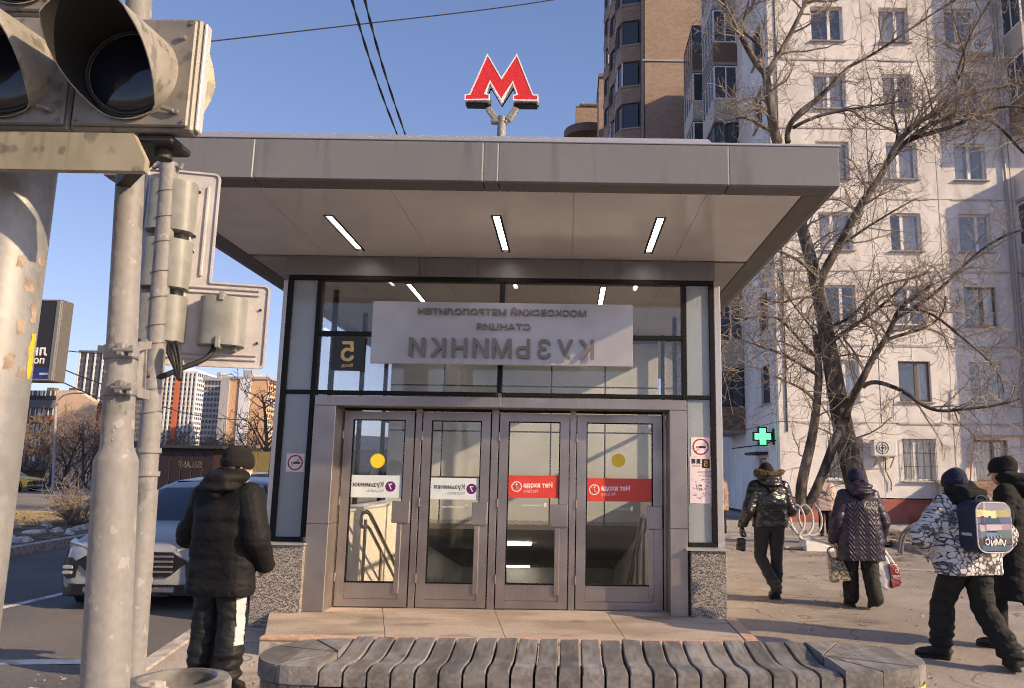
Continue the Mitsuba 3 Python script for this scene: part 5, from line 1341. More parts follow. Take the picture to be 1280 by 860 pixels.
# near traffic light, top left: a stack of three with one section added to its right
NT = thing('traffic_light', 'beige traffic signal close overhead at top left with long tan visors and dark lenses', 'traffic light')
yN = 2.55
s0, s1 = at(95, 90, yN)[0], at(247.5, 90, yN)[0]; sz0, sz1 = at(150, 163, yN)[2], at(150, 22, yN)[2]
SW, SH = s1 - s0, sz1 - sz0
def section(x0, x1, z0, z1, lens_c, lr, vis):
    k = put(NT + '__section', [box(x0 + .002, x1 - .002, yN, yN + .055, z0, z1, .008)], 'housing_beige')
    put(k + '__door', box(x0 + .012, x1 - .014, yN - .014, yN - .001, z0 + .012, z1 - .012, .006), 'housing_beige')
    for x in (x0 + .03, x1 - .03):
        for z in (z0 + .03, z1 - .03): put(k + '__screw', cyl((x, yN - .02, z), (x, yN - .012, z), .006, n=10), 'fascia_under')
    for z in (z0 + .065, z1 - .085): put(k + '__screw', cyl((x1 - .055, yN - .03, z), (x1 - .055, yN - .01, z), .011, n=12), 'housing_beige')
    put(k + '__latch', beam((x1 - .10, yN - .03, z0 + .075), (x1 - .055, yN - .03, z0 + .062), .012, .014, b=.003), 'housing_beige')
    cx, cz = lens_c
    # visor: an open hood, long above and short below
    na, nl = 40, 8; V, Fc = [], []
    for side, rad_ in ((0, lr + .016), (1, lr + .012)):
        for i in range(nl + 1):
            for j in range(na + 1):
                a = -math.pi / 2 + 2 * math.pi * j / na; up_ = (math.sin(a) + 1) / 2
                Lg = .015 + vis * np.clip((up_ - .13) / .6, 0, 1) ** .75
                t = i / nl; V.append((cx + rad_ * math.cos(a) * (1 - .03 * t), yN - .012 - Lg * t, cz + rad_ * math.sin(a) * (1 - .03 * t) - .02 * t))
    nn = (nl + 1) * (na + 1)
    for s in (0, 1):
        for i in range(nl):
            for j in range(na):
                q = s * nn + i * (na + 1) + j; f = [[q, q + 1, q + na + 2], [q, q + na + 2, q + na + 1]]; Fc += f if s == 0 else [x[::-1] for x in f]
    outer_f, inner_f = Fc[:nl * na * 2], Fc[nl * na * 2:]
    e = nl * (na + 1); rim = []
    for j in range(na): rim += [[e + j, e + j + 1, nn + e + j + 1], [e + j, nn + e + j + 1, nn + e + j]]
    put(k + '__visor', trimesh.Trimesh(V, outer_f + rim, process=False), 'visor_tan', smooth=30)
    put(k + '__visor_lining', trimesh.Trimesh(V, inner_f, process=False), 'visor_black', smooth=30)
    m = trimesh.creation.icosphere(3, 1.0); m.vertices = m.vertices * [lr, .03, lr] + [cx, yN - .008, cz]
    put(k + '__lens', m, 'lens_dark', smooth=True)
    put(k + '__lens_ring', [tube([(cx + (lr + .006) * math.cos(a), yN - .018, cz + (lr + .006) * math.sin(a)) for a in np.linspace(0, 6.2832, 41)], .007, 6)], 'visor_black', smooth=True)
lc = at(163, 90, yN - .02); lr = .150
section(s0, s1, sz0, sz1, (lc[0], lc[2]), lr, .27)
dx = SW + .002
section(s0 - dx, s0 - .002, sz0, sz1, (lc[0] - dx, lc[2]), lr, .27)
section(s0 - dx, s0 - .002, sz1 + .003, sz1 + SH, (lc[0] - dx, lc[2] + SH), lr, .27)
section(s0 - dx, s0 - .002, sz1 + SH + .003, sz1 + 2 * SH, (lc[0] - dx, lc[2] + 2 * SH), lr, .27)
# shallow bulge of the lamp reflector behind the right section
put(NT + '__rear_cover', lathe([(0.0, -.06), (.08, -.05), (.14, 0), (.14, .02), (0, .02)], (0, 0, 0), 24).apply_transform(trimesh.transformations.rotation_matrix(math.pi / 2, [0, 1, 0])).apply_translation([s1 + .03, yN + .1, (sz0 + sz1) / 2]) if False else box(s1 - .001, s1 + .012, yN + .012, yN + .05, sz0 + .01, sz1 - .01, .004), 'plate_white')
pk = [(s1 - .05, yN + .056, sz0 + .07), (s1 - .05, yN + .056, sz1 - .07), (s1 + .002, yN + .058, sz0 + .09), (s1 + .002, yN + .058, sz1 - .09), (s1 + .018, yN + .075, (sz0 + sz1) / 2 - .06), (s1 + .018, yN + .075, (sz0 + sz1) / 2 + .06), (s1 - .05, yN + .13, (sz0 + sz1) / 2), (s1 + .025, yN + .085, (sz0 + sz1) / 2)]
put(NT + '__side_cap', hullpts(pk), 'beam_beige')
# beam that the signal stands on
ba, bb_ = at(-60, 200, yN + .02), at(184, 197, yN + .02); zt_, zb2 = at(90, 173, yN + .02)[2], at(90, 219, yN + .02)[2]
put(NT + '__support_beam', [hullpts([(ba[0], y_, z) for y_ in (yN - .03, yN + .0) for z in (zb2, zt_)] + [(at(172, 175, yN)[0], y_, zt_) for y_ in (yN - .03, yN + .0)] + [(at(186, 213, yN)[0], y_, z) for y_ in (yN - .03, yN + .0) for z in (zb2, zb2 + .045)])], 'beam_beige')
br = at(208, 178, yN + .1)
put(NT + '__mounting_bracket', [box(br[0] - .07, br[0] + .065, yN + .02, yN + .16, br[2] - .035, sz0 - .002, .008), cyl((br[0], yN + .09, br[2] - .07), (br[0], yN + .09, br[2]), .03, n=16), beam((br[0] - .03, yN + .12, br[2] + .01), tuple(pp(br[2]) + np.array([0, -.05, 0])), .05, .045)], 'visor_black')

# ------------------------------------------------------------------ bench and bin in the foreground
BN = thing('street_bench', 'long grey slatted bench with scooped planks and rounded ends in the foreground', 'bench')
zb_top = .46
fL, fR = gz(400, 842, zb_top), gz(1040, 842, zb_top)
yF = (gz(640, 840, zb_top)[1]); yBk = gz(640, 803, zb_top)[1]
EL, ER = gz(300, 833, zb_top)[0] , gz(1152, 828, zb_top)[0] 
xs0, xs1 = gz(388, 845, zb_top)[0], gz(1045, 838, zb_top)[0]
npl = 22; w = (xs1 - xs0) / npl
dep = yBk - yF
def plank(x0, x1, i, seed):
    rg = np.random.default_rng(seed); n = 16; t = np.linspace(0, 1, n); y = yF + t * dep
    scoop = -.034 * np.sin(np.pi * np.clip((t - .12) / .8, 0, 1)) ** 1.4 + .025 * t
    lip = np.where(t < .05, -.008 * (1 - t / .05) ** 2, 0); z = zb_top + scoop + lip + rg.normal(0, .002); th = .085
    tw = rg.normal(0, .002, 2); j = rg.normal(0, .0006, n)
    V, Fc = [], []; c = .006
    for k in range(n):
        a, b = x0 + j[k], x1 + j[k]; zt = z[k]; zb = z[k] - th
        V += [(a, y[k], zb), (a, y[k], zt - c), (a + c, y[k], zt + tw[0]), (b - c, y[k], zt + tw[1]), (b, y[k], zt - c), (b, y[k], zb)]
    for k in range(n - 1):
        for q in range(6):
            p, r = k * 6 + q, k * 6 + (q + 1) % 6; Fc += [[p, r, r + 6], [p, r + 6, p + 6]]
    for e in (0, (n - 1) * 6):
        f = [[e, e + q, e + q + 1] for q in range(1, 5)]; Fc += f if e else [x[::-1] for x in f]
    m = trimesh.Trimesh(V, Fc, process=False); trimesh.repair.fix_normals(m); return m
for i in range(npl):
    put(BN + '__plank', plank(xs0 + w * i + .007, xs0 + w * (i + 1) - .007, i, 50 + i), 'bench_wood')
def endcap(x_in, x_out, s, zt):
    # quarter-rounded raised block
    R = dep / 2; yc = yF + dep / 2; W_ = abs(x_out - x_in)
    a = np.linspace(-math.pi / 2, math.pi / 2, 25)
    pts = [(x_in, yF - .005)] + [(x_in + s * (W_ - .35 * 1) * .0 + s * (W_ * max(0, math.cos(t)) ** .75), yc + (R + .01) * math.sin(t)) for t in a] + [(x_in, yBk + .005)]
    return Polygon(pts).buffer(0)
for s, xi_, xo_, ztop_ in ((-1, xs0 - .004, EL, zb_top + .012), (1, xs1 + .004, ER, zb_top + .03)):
    pl = endcap(xi_, xo_, s, ztop_)
    # cut in wedge boards that fan round the end
    yc = yF + dep / 2; n = 5 if s < 0 else 6
    for q in range(n):
        a0, a1 = -math.pi / 2 + math.pi * q / n, -math.pi / 2 + math.pi * (q + 1) / n
        if s > 0 and q == 0: pass
        big = 2.0
        wedge = Polygon([(xi_ - s * .0, yc)] + [(xi_ + s * big * math.cos(a), yc + big * math.sin(a)) for a in np.linspace(a0, a1, 5)])
        piece = pl.intersection(wedge).buffer(-.0022)
        if piece.area < 1e-4: continue
        top = extrude(piece.buffer(-.006), .10); top.apply_translation([0, 0, ztop_ - .1])
        bot = extrude(piece, .088); bot.apply_translation([0, 0, ztop_ - .095])
        put(BN + '__end_block', [bot, top], 'bench_wood')
    put(BN + '__end_core', (lambda m: (m.apply_translation([0, 0, .05]), m)[1])(extrude(pl.buffer(-.03), ztop_ - .15)), 'bench_dark')
    # upright cladding boards round the base of the end
    core = pl.buffer(-.025); ext = core.exterior; n = int(ext.length / .075)
    for q in range(n):
        p0_, p1_ = ext.interpolate(q * .075), ext.interpolate(q * .075 + .068)
        if abs(p0_.x - xi_) < .06 and abs(p1_.x - xi_) < .06: continue
        put(BN + '__cladding_board', beam((p0_.x, p0_.y, (ztop_ - .1) / 2 + .01), (p1_.x, p1_.y, (ztop_ - .1) / 2 + .01), .016, ztop_ - .13, b=.003), 'bench_wood')
put(BN + '__base_frame', [box(xs0 - .02, xs1 + .02, yF + .05, yF + .12, .05, zb_top - .17), box(xs0 - .02, xs1 + .02, yBk - .12, yBk - .05, .05, zb_top - .13), box(xs0, xs1, yF + .12, yBk - .12, .05, .1)], 'bench_dark')
nn_ = int((xs1 - xs0) / .19)
for q in range(nn_):
    put(BN + '__cladding_board', box(xs0 + .19 * q + .004, xs0 + .19 * q + .186, yF + .03, yF + .049, .03, zb_top - .115, .003), 'bench_wood')
ypl = gz(1136, 850, .34)
nt = THING_NOTICE = None
gp_ = ER
V = []
for t in np.linspace(-.95, -.12, 14):
    q_ = np.array([xs1 + .004 + abs(ER - xs1 - .004) * math.cos(t) ** .75, yF + dep / 2 + (dep / 2 + .01) * math.sin(t)]); n_ = np.array([math.cos(t), math.sin(t)])
    V.append([[*(q_ - n_ * .008), z] for z in np.linspace(.16, .375, 4)])
put(BN + '__yellow_sticker', gridmesh(np.array(V)), 'sticker_yellow')

BI2 = thing('litter_bin', 'round grey concrete litter bin with a shiny worn rim and litter inside', 'litter bin')
cb_ = gz(222, 848, .72); rb_ = .205
put(BI2 + '__drum', lathe([(.17, 0), (rb_ - .012, 0), (rb_ - .004, .02), (rb_, .60), (rb_, .70), (rb_ - .01, .715), (rb_ - .035, .72), (.150, .722), (.142, .712), (.140, .66), (.135, .3), (0, .28)], (cb_[0], cb_[1], 0), 56), 'bin_concrete', smooth=35)
put(BI2 + '__band', lathe([(rb_ + .001, .60), (rb_ + .004, .60), (rb_ + .004, .64), (rb_ + .001, .64)], (cb_[0], cb_[1], 0), 56), 'bin_concrete', smooth=35)
k = thing('crumpled_litter', 'crumpled pale paper lying inside the rim of the litter bin', 'litter')
m = trimesh.creation.icosphere(3, 1.0); n_ = meshkit.fbm(m.vertices * 2.2) ; m.vertices = m.vertices * (.6 + .8 * n_[:, None]) * [.075, .06, .04] + [cb_[0] - .075, cb_[1] - .06, .68]
put(k, m, 'kerb_stone')

# ------------------------------------------------------------------ vehicles
def loft(secs, cap=True):
    """secs: list of (n,3) rings."""
    S = np.array(secs); a, n = S.shape[:2]; V = S.reshape(-1, 3); Fc = []
    for i in range(a - 1):
        for j in range(n):
            p, q = i * n + j, i * n + (j + 1) % n; Fc += [[p, q, q + n], [p, q + n, p + n]]
    if cap:
        k = len(V); V = np.vstack([V, S[0].mean(0), S[-1].mean(0)])
        for j in range(n): Fc += [[k, (j + 1) % n, j], [k + 1, (a - 1) * n + j, (a - 1) * n + (j + 1) % n]]
    m = trimesh.Trimesh(V, Fc, process=False); trimesh.repair.fix_normals(m); return m


def car(key, label, cat_, place, L=4.3, W=1.8, H=1.52, paint='car_white', taxi=False, face=True, group=None, simple=False):
    """A compact five-door car; local x across, y from the nose (0) backwards to L, z up; place maps a mesh to the world."""
    k = thing(key, label, cat_, group)
    P = lambda name, m, mt, **kw: put(k + '__' + name, place(cat(m) if isinstance(m, list) else m), mt, **kw)
    st = [(0.0, .60, .30, .72), (.05, .74, .24, .80), (.18, .85, .20, .87), (.45, .895, .18, .95), (.85, .9, .18, 1.0), (1.15, .9, .18, 1.03), (2.2, .9, .18, 1.03), (3.3, .9, .18, 1.04), (3.9, .88, .2, 1.03), (4.2, .82, .26, .98), (4.3, .70, .32, .90)]
    rings = []
    for y, hw, zb, zt in st:
        y = y * L / 4.3; hw = hw * W / 1.8; zt = zt * H / 1.6; a = np.linspace(0, 2 * np.pi, 40, endpoint=False)
        c, s = np.cos(a), np.sin(a); e = .32; x = hw * np.sign(c) * np.abs(c) ** e; z = (zb + zt) / 2 + (zt - zb) / 2 * np.sign(s) * np.abs(s) ** (e * 1.1)
        x = x * (1 - .06 * np.clip((z - (zb + zt) / 2) / (zt - zb) * 2, 0, 1)); rings.append(np.stack([x, x * 0 + y, z], 1))
    body = loft(rings)
    P('body', body, paint, smooth=35)
    f = L / 4.3; hz = H / 1.6
    gs = [(1.08, .76, .98, 1.0), (1.75, .68, 1.0, 1.40), (2.1, .66, 1.0, 1.53), (2.9, .66, 1.0, 1.585), (3.6, .64, 1.0, 1.52), (4.12, .66, .98, 1.02)]
    def gring(y, hw, zb, zt, grow=0.0):
        hw = hw * W / 1.8; zb, zt = zb * hz - .02, zt * hz; bw = (hw + .17 * W / 1.8) if zt - zb > .2 else hw + .1
        bw = min(bw, .87 * W / 1.8)
        return np.array([(-bw - grow, y * f, zb), (-(bw * .5 + hw * .5) - grow, y * f, zb + (zt - zb) * .5), (-hw - grow, y * f, zt - .05 * (zt - zb)), (-hw + .12, y * f, zt + grow), (0, y * f, zt + .012 + grow), (hw - .12, y * f, zt + grow), (hw + grow, y * f, zt - .05 * (zt - zb)), ((bw * .5 + hw * .5) + grow, y * f, zb + (zt - zb) * .5), (bw + grow, y * f, zb)])
    P('greenhouse', loft([gring(*g) for g in gs]), 'car_glass', smooth=25)
    # roof skin and pillars over the glass
    def strip_over(js, ys_, grow=.006, cols=None):
        V = []
        Y0 = [g[0] for g in gs]
        for y in ys_:
            g = [np.interp(y, Y0, [q[i] for q in gs]) for i in range(1, 4)]; R_ = gring(y, *g, grow=grow); V.append(R_[js])
        return gridmesh(np.array(V)) if True else None
    P('roof', strip_over([2, 3, 4, 5, 6], np.linspace(1.83, 3.75, 12)), paint, smooth=30)
    def pillar(y0, y1, wdt):
        out_ = []
        for s in (-1, 1):
            pts = []
            for t in np.linspace(0, 1, 6):
                for dy in (-wdt / 2, wdt / 2):
                    y = y0 + (y1 - y0) * t + dy; g = [np.interp(y, [q[0] for q in gs], [q[i] for q in gs]) for i in range(1, 4)]; R_ = gring(y, *g, grow=.008)
                    side = R_[[0, 1, 2]] if s < 0 else R_[[8, 7, 6]]; z_t = t
                    p = side[0] * (1 - 2 * t) + side[1] * 2 * t if t < .5 else side[1] * (2 - 2 * t) + side[2] * (2 * t - 1); pts.append(p)
            V = np.array(pts).reshape(6, 2, 3); out_.append(gridmesh(V))
        return out_
    P('pillar', pillar(1.22, 1.86, .13) + pillar(3.55, 3.5, .2) , paint); P('door_pillar', pillar(2.45, 2.45, .1), 'car_black')
    for y in (.78, 3.42):
        for s in (-1, 1):
            c = np.array([s * (W / 2 - .11), y * f, .335])
            kk = P('wheel', [tube([c - [.11, 0, 0], c - [.095, 0, 0], c + [.095, 0, 0], c + [.11, 0, 0]], [.315, .335, .335, .315], 32)], 'tyre', smooth=40)
            put(kk + '__rim', place(cat([cyl(c + [s * .105, 0, 0], c + [s * .118, 0, 0], .21, n=24)] + [beam(c + [s * .12, .03 * math.cos(q), .03 * math.sin(q)], c + [s * .12, .2 * math.cos(q), .2 * math.sin(q)], .02, .05, up=(1, 0, .01)) for q in np.arange(5) * 1.2566])), 'fascia' if not taxi else 'car_black')
            a = np.linspace(-.15, math.pi + .15, 20)
            P('wheel_arch', tube([(s * (W / 2 - .012), y * f + .385 * math.cos(t), .335 + .385 * math.sin(t)) for t in a], .035, 8), 'car_black')
    P('sill', [box(-W / 2 + .02, W / 2 - .02, 1.15 * f, 3.05 * f, .17, .31, .03)], 'car_black')
    for s in (-1, 1):
        P('mirror', [hullpts([(s * (W / 2 - .02), 1.42 * f, .99 * hz), (s * (W / 2 + .17), 1.38 * f, 1.0 * hz), (s * (W / 2 + .18), 1.46 * f, 1.13 * hz), (s * (W / 2 + .02), 1.5 * f, 1.12 * hz), (s * (W / 2 + .16), 1.55 * f, 1.02 * hz), (s * (W / 2), 1.58 * f, 1.0 * hz)])], paint)
    if face:
        z = hz
        hexa = Polygon([(-.42, .70), (-.60, .60), (-.42, .44), (.42, .44), (.60, .60), (.42, .70)])
        P('grille', [facing(affinity.scale(hexa, 1, 1, origin=(0, 0)), 0, -.035, 0, .1)], 'car_black')
        P('grille_bar', [box(-.46, .46, -.05, -.036, zz_ - .012, zz_ + .012, .004) for zz_ in (.49, .545, .6, .655)], 'fascia_under')
        P('badge', [disc(0, .655, -.062, .06, .012, 20)], 'car_chrome')
        P('bumper_trim', [hullpts([(-.80, .13, .2), (.80, .13, .2), (-.82, .16, .36), (.82, .16, .36), (-.62, -.03, .24), (.62, -.03, .24), (-.62, -.03, .35), (.62, -.03, .35)]), box(-.45, .45, -.05, 0, .22, .26, .01)], 'car_black')
        P('skid_plate', [box(-.5, .5, -.042, .0, .265, .325, .01)], 'car_chrome')
        P('number_plate', [box(-.26, .26, -.062, -.051, .375, .435, .004)], 'white_trim')
        for s in (-1, 1):
            P('headlamp', [hullpts([(s * .47, .0, .735), (s * .47, .02, .70), (s * .80, .16, .79), (s * .82, .2, .73), (s * .845, .33, .82), (s * .845, .33, .78), (s * .6, .05, .76)])], 'headlamp')
            P('fog_cluster', [hullpts([(s * .58, -.012, .58), (s * .60, -.012, .42), (s * .80, .09, .62), (s * .83, .13, .46), (s * .72, .03, .40), (s * .7, .03, .63)])], 'car_black')
            P('fog_lamp', [box(s * .70 - .055, s * .70 + .055, -.004 + .0, .05, zz_ - .018, zz_ + .018, .006) for zz_ in (.47, .53)], 'headlamp')
    else:
        for s in (-1, 1): P('headlamp', [box(s * .78 - .1, s * .78 + .06, .09, .2, .62, .74, .02)], 'headlamp')
    if not simple:
        P('wiper', [tube([(-.1, 1.16 * f, .985 * hz), (-.62, 1.3 * f, 1.07 * hz)], .01, 5), tube([(.5, 1.16 * f, .985 * hz), (-.05, 1.3 * f, 1.08 * hz)], .01, 5)], 'car_black')
        P('door_seam', [box(s * (W / 2 + .0005) - .003, s * (W / 2 + .0005) + .003, y * f - .004, y * f + .004, .32, .98 * hz) for s in (-1, 1) for y in (1.25, 2.45, 3.4)], 'car_black')
        P('door_handle', [box(s * W / 2 - .01, s * W / 2 + .03, y * f, y * f + .2, .86 * hz, .885 * hz, .008) for s in (-1, 1) for y in (2.1, 3.1)], paint)
    return k


def placer(x, y, yaw, z=0.0):
    def f(m):
        m = m.copy(); m.apply_transform(trimesh.transformations.rotation_matrix(yaw, [0, 0, 1])); m.apply_translation([x, y, z]); return m
    return f
car('parked_car', 'white crossover car facing the camera in the pavilion shade behind the grey poles', 'car', placer(-4.82, 8.85, math.radians(2), -.06))
car('parked_car', 'white car far behind the crossover, only its roof corner showing by the kiosk', 'car', placer(at(222, 600, 23)[0], 21.5, math.radians(-62)), H=1.5, face=True)
tc = at(22, 613, 50)
TX = car('taxi', 'yellow taxi with a black side emblem on the far road at the left edge', 'car', placer(at(47, 610, 50)[0], 50, math.radians(90)), L=4.5, W=1.75, H=1.5, paint='car_yellow', taxi=True, simple=True)
q = placer(at(47, 610, 50)[0], 50, math.radians(90))
put(TX + '__side_emblem', [q(hullpts([(x, y, z) for x in (-.895, -.88) for y, z in ((1.6, .45), (2.9, .45), (2.3, .98), (2.6, .98))]))], 'car_black')
put(TX + '__white_flank', [q(box(-.892, -.87, 1.0, 1.5, .4, .95, .02))], 'white_trim')
put(TX + '__roof_lamp', [q(box(-.3, .3, 2.2, 2.4, 1.5, 1.62, .03))], 'white_trim')
# delivery van partly hidden by the pavilion corner
VN = thing('delivery_van', 'white van half hidden behind the left pavilion corner', 'van')
vx = onx(331, 600, -6.0); yv = 14.6; xl = at(326, 600, yv)[0]
ring_ = lambda y, hw, zb, zt: np.array([(-hw, y, zb), (-hw, y, zt * .6), (-hw * .86, y, zt), (0, y, zt + .03), (hw * .86, y, zt), (hw, y, zt * .6), (hw, y, zb)])
pv = placer(xl + .95, yv, 0)
put(VN + '__body', pv(loft([ring_(0, .8, .35, .9), ring_(.12, .92, .28, 1.05), ring_(.8, .98, .25, 1.2), ring_(1.5, .98, .25, 2.05), ring_(2.0, .98, .25, 2.3), ring_(5.2, .98, .25, 2.35), ring_(5.4, .9, .3, 2.2)])), 'car_white', smooth=30)
put(VN + '__windscreen', pv(hullpts([(s * .82, y, z) for s in (-1, 1) for y, z in ((.78, 1.24), (1.42, 2.0), (.86, 1.22), (1.5, 1.98))])), 'car_glass')
for s in (-1, 1):
    put(VN + '__side_window', pv(hullpts([(s * .97, 1.1, 1.32), (s * .992, 1.1, 1.32), (s * .97, 2.2, 1.32), (s * .992, 2.2, 1.32), (s * .9, 1.6, 2.0), (s * .93, 1.6, 2.0), (s * .9, 2.2, 2.05), (s * .93, 2.2, 2.05)])), 'car_glass')
    put(VN + '__mirror', pv(box(s * 1.0, s * 1.22, 1.0, 1.12, 1.25, 1.6, .03)), 'car_black')
    put(VN + '__headlamp', pv(box(s * .75 - .12, s * .75 + .1, .02, .2, .72, .95, .03)), 'headlamp')
    for y in (1.0, 4.3): put(VN + '__wheel', pv(tube([(s * .76, y, .34), (s * .97, y, .34)], .34, 28)), 'tyre', smooth=40)

# ------------------------------------------------------------------ street furniture on the right
HB_ = thing('hoop_rail', 'low dark steel hoop rail standing by the soil bed', 'hoop rail')
a, b = gz(1127, 694), gz(1150, 692)
yh_ = a[1]; hp = [at(1127, 694, yh_), at(1128.5, 678, yh_), at(1134, 666, yh_), at(1143, 659, yh_), at(1160, 655, yh_ + .5), at(1185, 653, yh_ + 1)]
hp[0][2] = 0
put(HB_ + '__tube', [tube(smoothline(np.array(hp), 6), .03, 12), tube(smoothline(np.array(hp) + [0.16, .5, 0], 6), .03, 12)], 'fascia_under', smooth=40)
put(HB_ + '__foot', box(hp[0][0] - .09, hp[0][0] + .09, yh_ - .09, yh_ + .09, 0, .02), 'fascia_under')
BR = thing('bicycle_rack', 'pale spiral tube bicycle rack on a white base under the tree', 'bicycle rack')
yr = 17.5
coil = []
for t in np.linspace(0, 1, 130):
    cx = 992 + 26 * t; a = 2 * math.pi * (t * 2.4) - 1.2; R_ = .33
    c = at(cx, 650, yr + .3 * t); coil.append(c + [R_ * .62 * math.cos(a), .35 * math.sin(a) * .3, R_ * math.sin(a)])
put(BR + '__spiral', tube(np.array(coil), .026, 10), 'rack_paint', smooth=True)
a0_, a1_ = at(978, 668, yr), at(1012, 672, yr)
put(BR + '__floor_rail', [tube([(a0_[0], yr - .2, .04), (a1_[0] + .2, yr - .2, .04)], .03, 8), tube([at(985, 652, yr), (a0_[0] + .5, yr - .15, .05)], .026, 8), tube([at(988, 658, yr), (a1_[0], yr - .1, .05)], .026, 8)], 'rack_paint', smooth=True)
c = at(1019, 668, yr - .2)
put(BR + '__base_box', [hullpts([(c[0] - .27, yr - .45, 0), (c[0] + .32, yr - .45, 0), (c[0] - .27, yr + .1, 0), (c[0] + .32, yr + .1, 0), (c[0] - .27, yr - .4, .22), (c[0] - .05, yr - .4, .26), (c[0] - .27, yr + .1, .24), (c[0] + .3, yr + .05, .12), (c[0] + .32, yr - .4, .12)])], 'ivory_paint')
put(BR + '__lid', [beam((c[0] - .1, yr - .3, .27), (c[0] + .38, yr - .3, .14), .3, .015)], 'sill_metal')
# ------------------------------------------------------------------ people
def sph(p, r, n=18):
    return Manifold.sphere(float(r), n).translate([float(v) for v in p])


def bones(chains):
    """Each chain is a list of (point, radius); a chain given as a set of points in one tuple is hulled together."""
    parts = []
    for ch in chains:
        if isinstance(ch, tuple):
            parts.append(Manifold.batch_hull([sph(p, r) for p, r in ch]))
        else:
            for a, b in zip(ch[:-1], ch[1:]): parts.append(Manifold.batch_hull([sph(*a), sph(*b)]))
    return Manifold.batch_boolean(parts, m3.OpType.Add)


def skinmesh(man, res=.016, it=10):
    m = man.refine_to_length(res).to_mesh(); t = trimesh.Trimesh(m.vert_properties[:, :3], m.tri_verts, process=True)
    t.merge_vertices(); trimesh.smoothing.filter_taubin(t, lamb=.5, nu=.53, iterations=it); return t


def puffed(t, fn):
    v, n = np.array(t.vertices), np.array(t.vertex_normals); t = t.copy(); t.vertices = v + n * fn(v, n)[:, None]; return t


def lerp(a, b, t): return np.asarray(a) * (1 - t) + np.asarray(b) * t


def hand_bones(wrist, fwd, out, curl=.5, s=1.0, thumb=1):
    """Palm, four unequal bent fingers and a thumb; fwd: wrist to knuckles, out: away from the palm's face, thumb: side of the thumb."""
    f = np.asarray(fwd, float); f /= np.linalg.norm(f); o = np.asarray(out, float); o -= f * np.dot(o, f); o /= np.linalg.norm(o); w = np.cross(f, o) * thumb
    ch = []; kn = [wrist + f * .085 * s + w * x * s for x in (.030, .010, -.011, -.030)]
    ch.append(tuple([(wrist, .024 * s), (kn[0], .0125 * s), (kn[3], .0115 * s), (wrist + f * .03 * s + w * .022 * s, .017 * s)]))
    for k, L in zip(kn, (.072, .080, .075, .058)):
        a, d, p, r = 0.0, f, k, .0095 * s; c = [(k, .0105 * s)]
        for j, q in enumerate((.45, .3, .25)):
            a += curl * (.9, 1.1, .8)[j]; d = f * math.cos(a) - o * math.sin(a); p = p + d * L * q * s; r *= .93; c.append((p, r))
        ch.append(c)
    b = wrist + f * .02 * s + w * .026 * s; d1 = f * .6 + w * .75 - o * .35; d1 /= np.linalg.norm(d1); d2 = f * .85 + w * .2 - o * .5; d2 /= np.linalg.norm(d2)
    ch.append([(b, .015 * s), (b + d1 * .040 * s, .0125 * s), (b + d1 * .040 * s + d2 * .030 * s, .0105 * s), (b + d1 * .040 * s + d2 * .055 * s, .009 * s)])
    return ch


def head_bones(c, s, turn=0.0, nod=0.0):
    """Skull, jaw, nose, lips and ears round the head's centre, looking along +y turned by turn."""
    R1 = trimesh.transformations.rotation_matrix(turn, [0, 0, 1])[:3, :3] @ trimesh.transformations.rotation_matrix(-nod, [1, 0, 0])[:3, :3]
    q = lambda x, y, z: c + R1 @ (np.array([x, y, z]) * s)
    ch = [tuple([(q(0, -.015, .025), .085 * s), (q(0, .02, .03), .078 * s)]), tuple([(q(0, .03, -.01), .066 * s), (q(0, .055, -.085), .032 * s), (q(.025, .03, -.06), .04 * s), (q(-.025, .03, -.06), .04 * s)]),
          [(q(0, .095, .012), .009 * s), (q(0, .118, -.022), .013 * s)], [(q(-.02, .092, -.058), .007 * s), (q(.02, .092, -.058), .007 * s)], [(q(-.04, .082, .022), .010 * s), (q(-.012, .092, .026), .009 * s)], [(q(.04, .082, .022), .010 * s), (q(.012, .092, .026), .009 * s)]]
    for e in (-1, 1): ch.append(tuple([(q(e * .082, -.005, .012), .012 * s), (q(e * .086, -.012, -.022), .009 * s), (q(e * .088, -.02, .02), .01 * s)]))
    return ch, q


def shoe(ankle, d, s=1.0, heel=0.0, length=.27):
    """A shoe under the ankle pointing along d; heel lifts it off the ground about the toe."""
    d = np.asarray(d, float); d[2] = 0; d /= np.linalg.norm(d); w = np.array([-d[1], d[0], 0])
    back, toe = -.07 * s, (length - .07) * s
    def up(t): return heel * (1 - (t - back) / (toe - back))
    b = np.array([ankle[0], ankle[1], 0])
    pt_ = lambda t, x, z: b + d * t + w * x + [0, 0, z + up(t)]
    upper = bones([tuple([(pt_(back + .03, 0, .05), .036 * s), (pt_(0, 0, .075), .042 * s), (pt_(toe - .05, .008, .045), .036 * s), (pt_(toe - .02, 0, .036), .028 * s), (pt_(back + .03, 0, .035), .033 * s)]), tuple([(pt_(0, 0, .09), .045 * s), (pt_(-.005, 0, .13), .047 * s)])])
    sole = bones([tuple([(pt_(t, x * s, .012), .012) for t, x in ((back + .01, .026), (back + .01, -.026), (toe - .04, .036), (toe - .04, -.036), (toe - .005, .015), (toe - .005, -.015))])])
    return skinmesh(upper, .014, 6), skinmesh(sole, .02, 2)


def wrinkle(sc, amp, seed=0):
    return lambda v, n: amp * (meshkit.fbm(v * sc + seed, 3) - .5) * 2


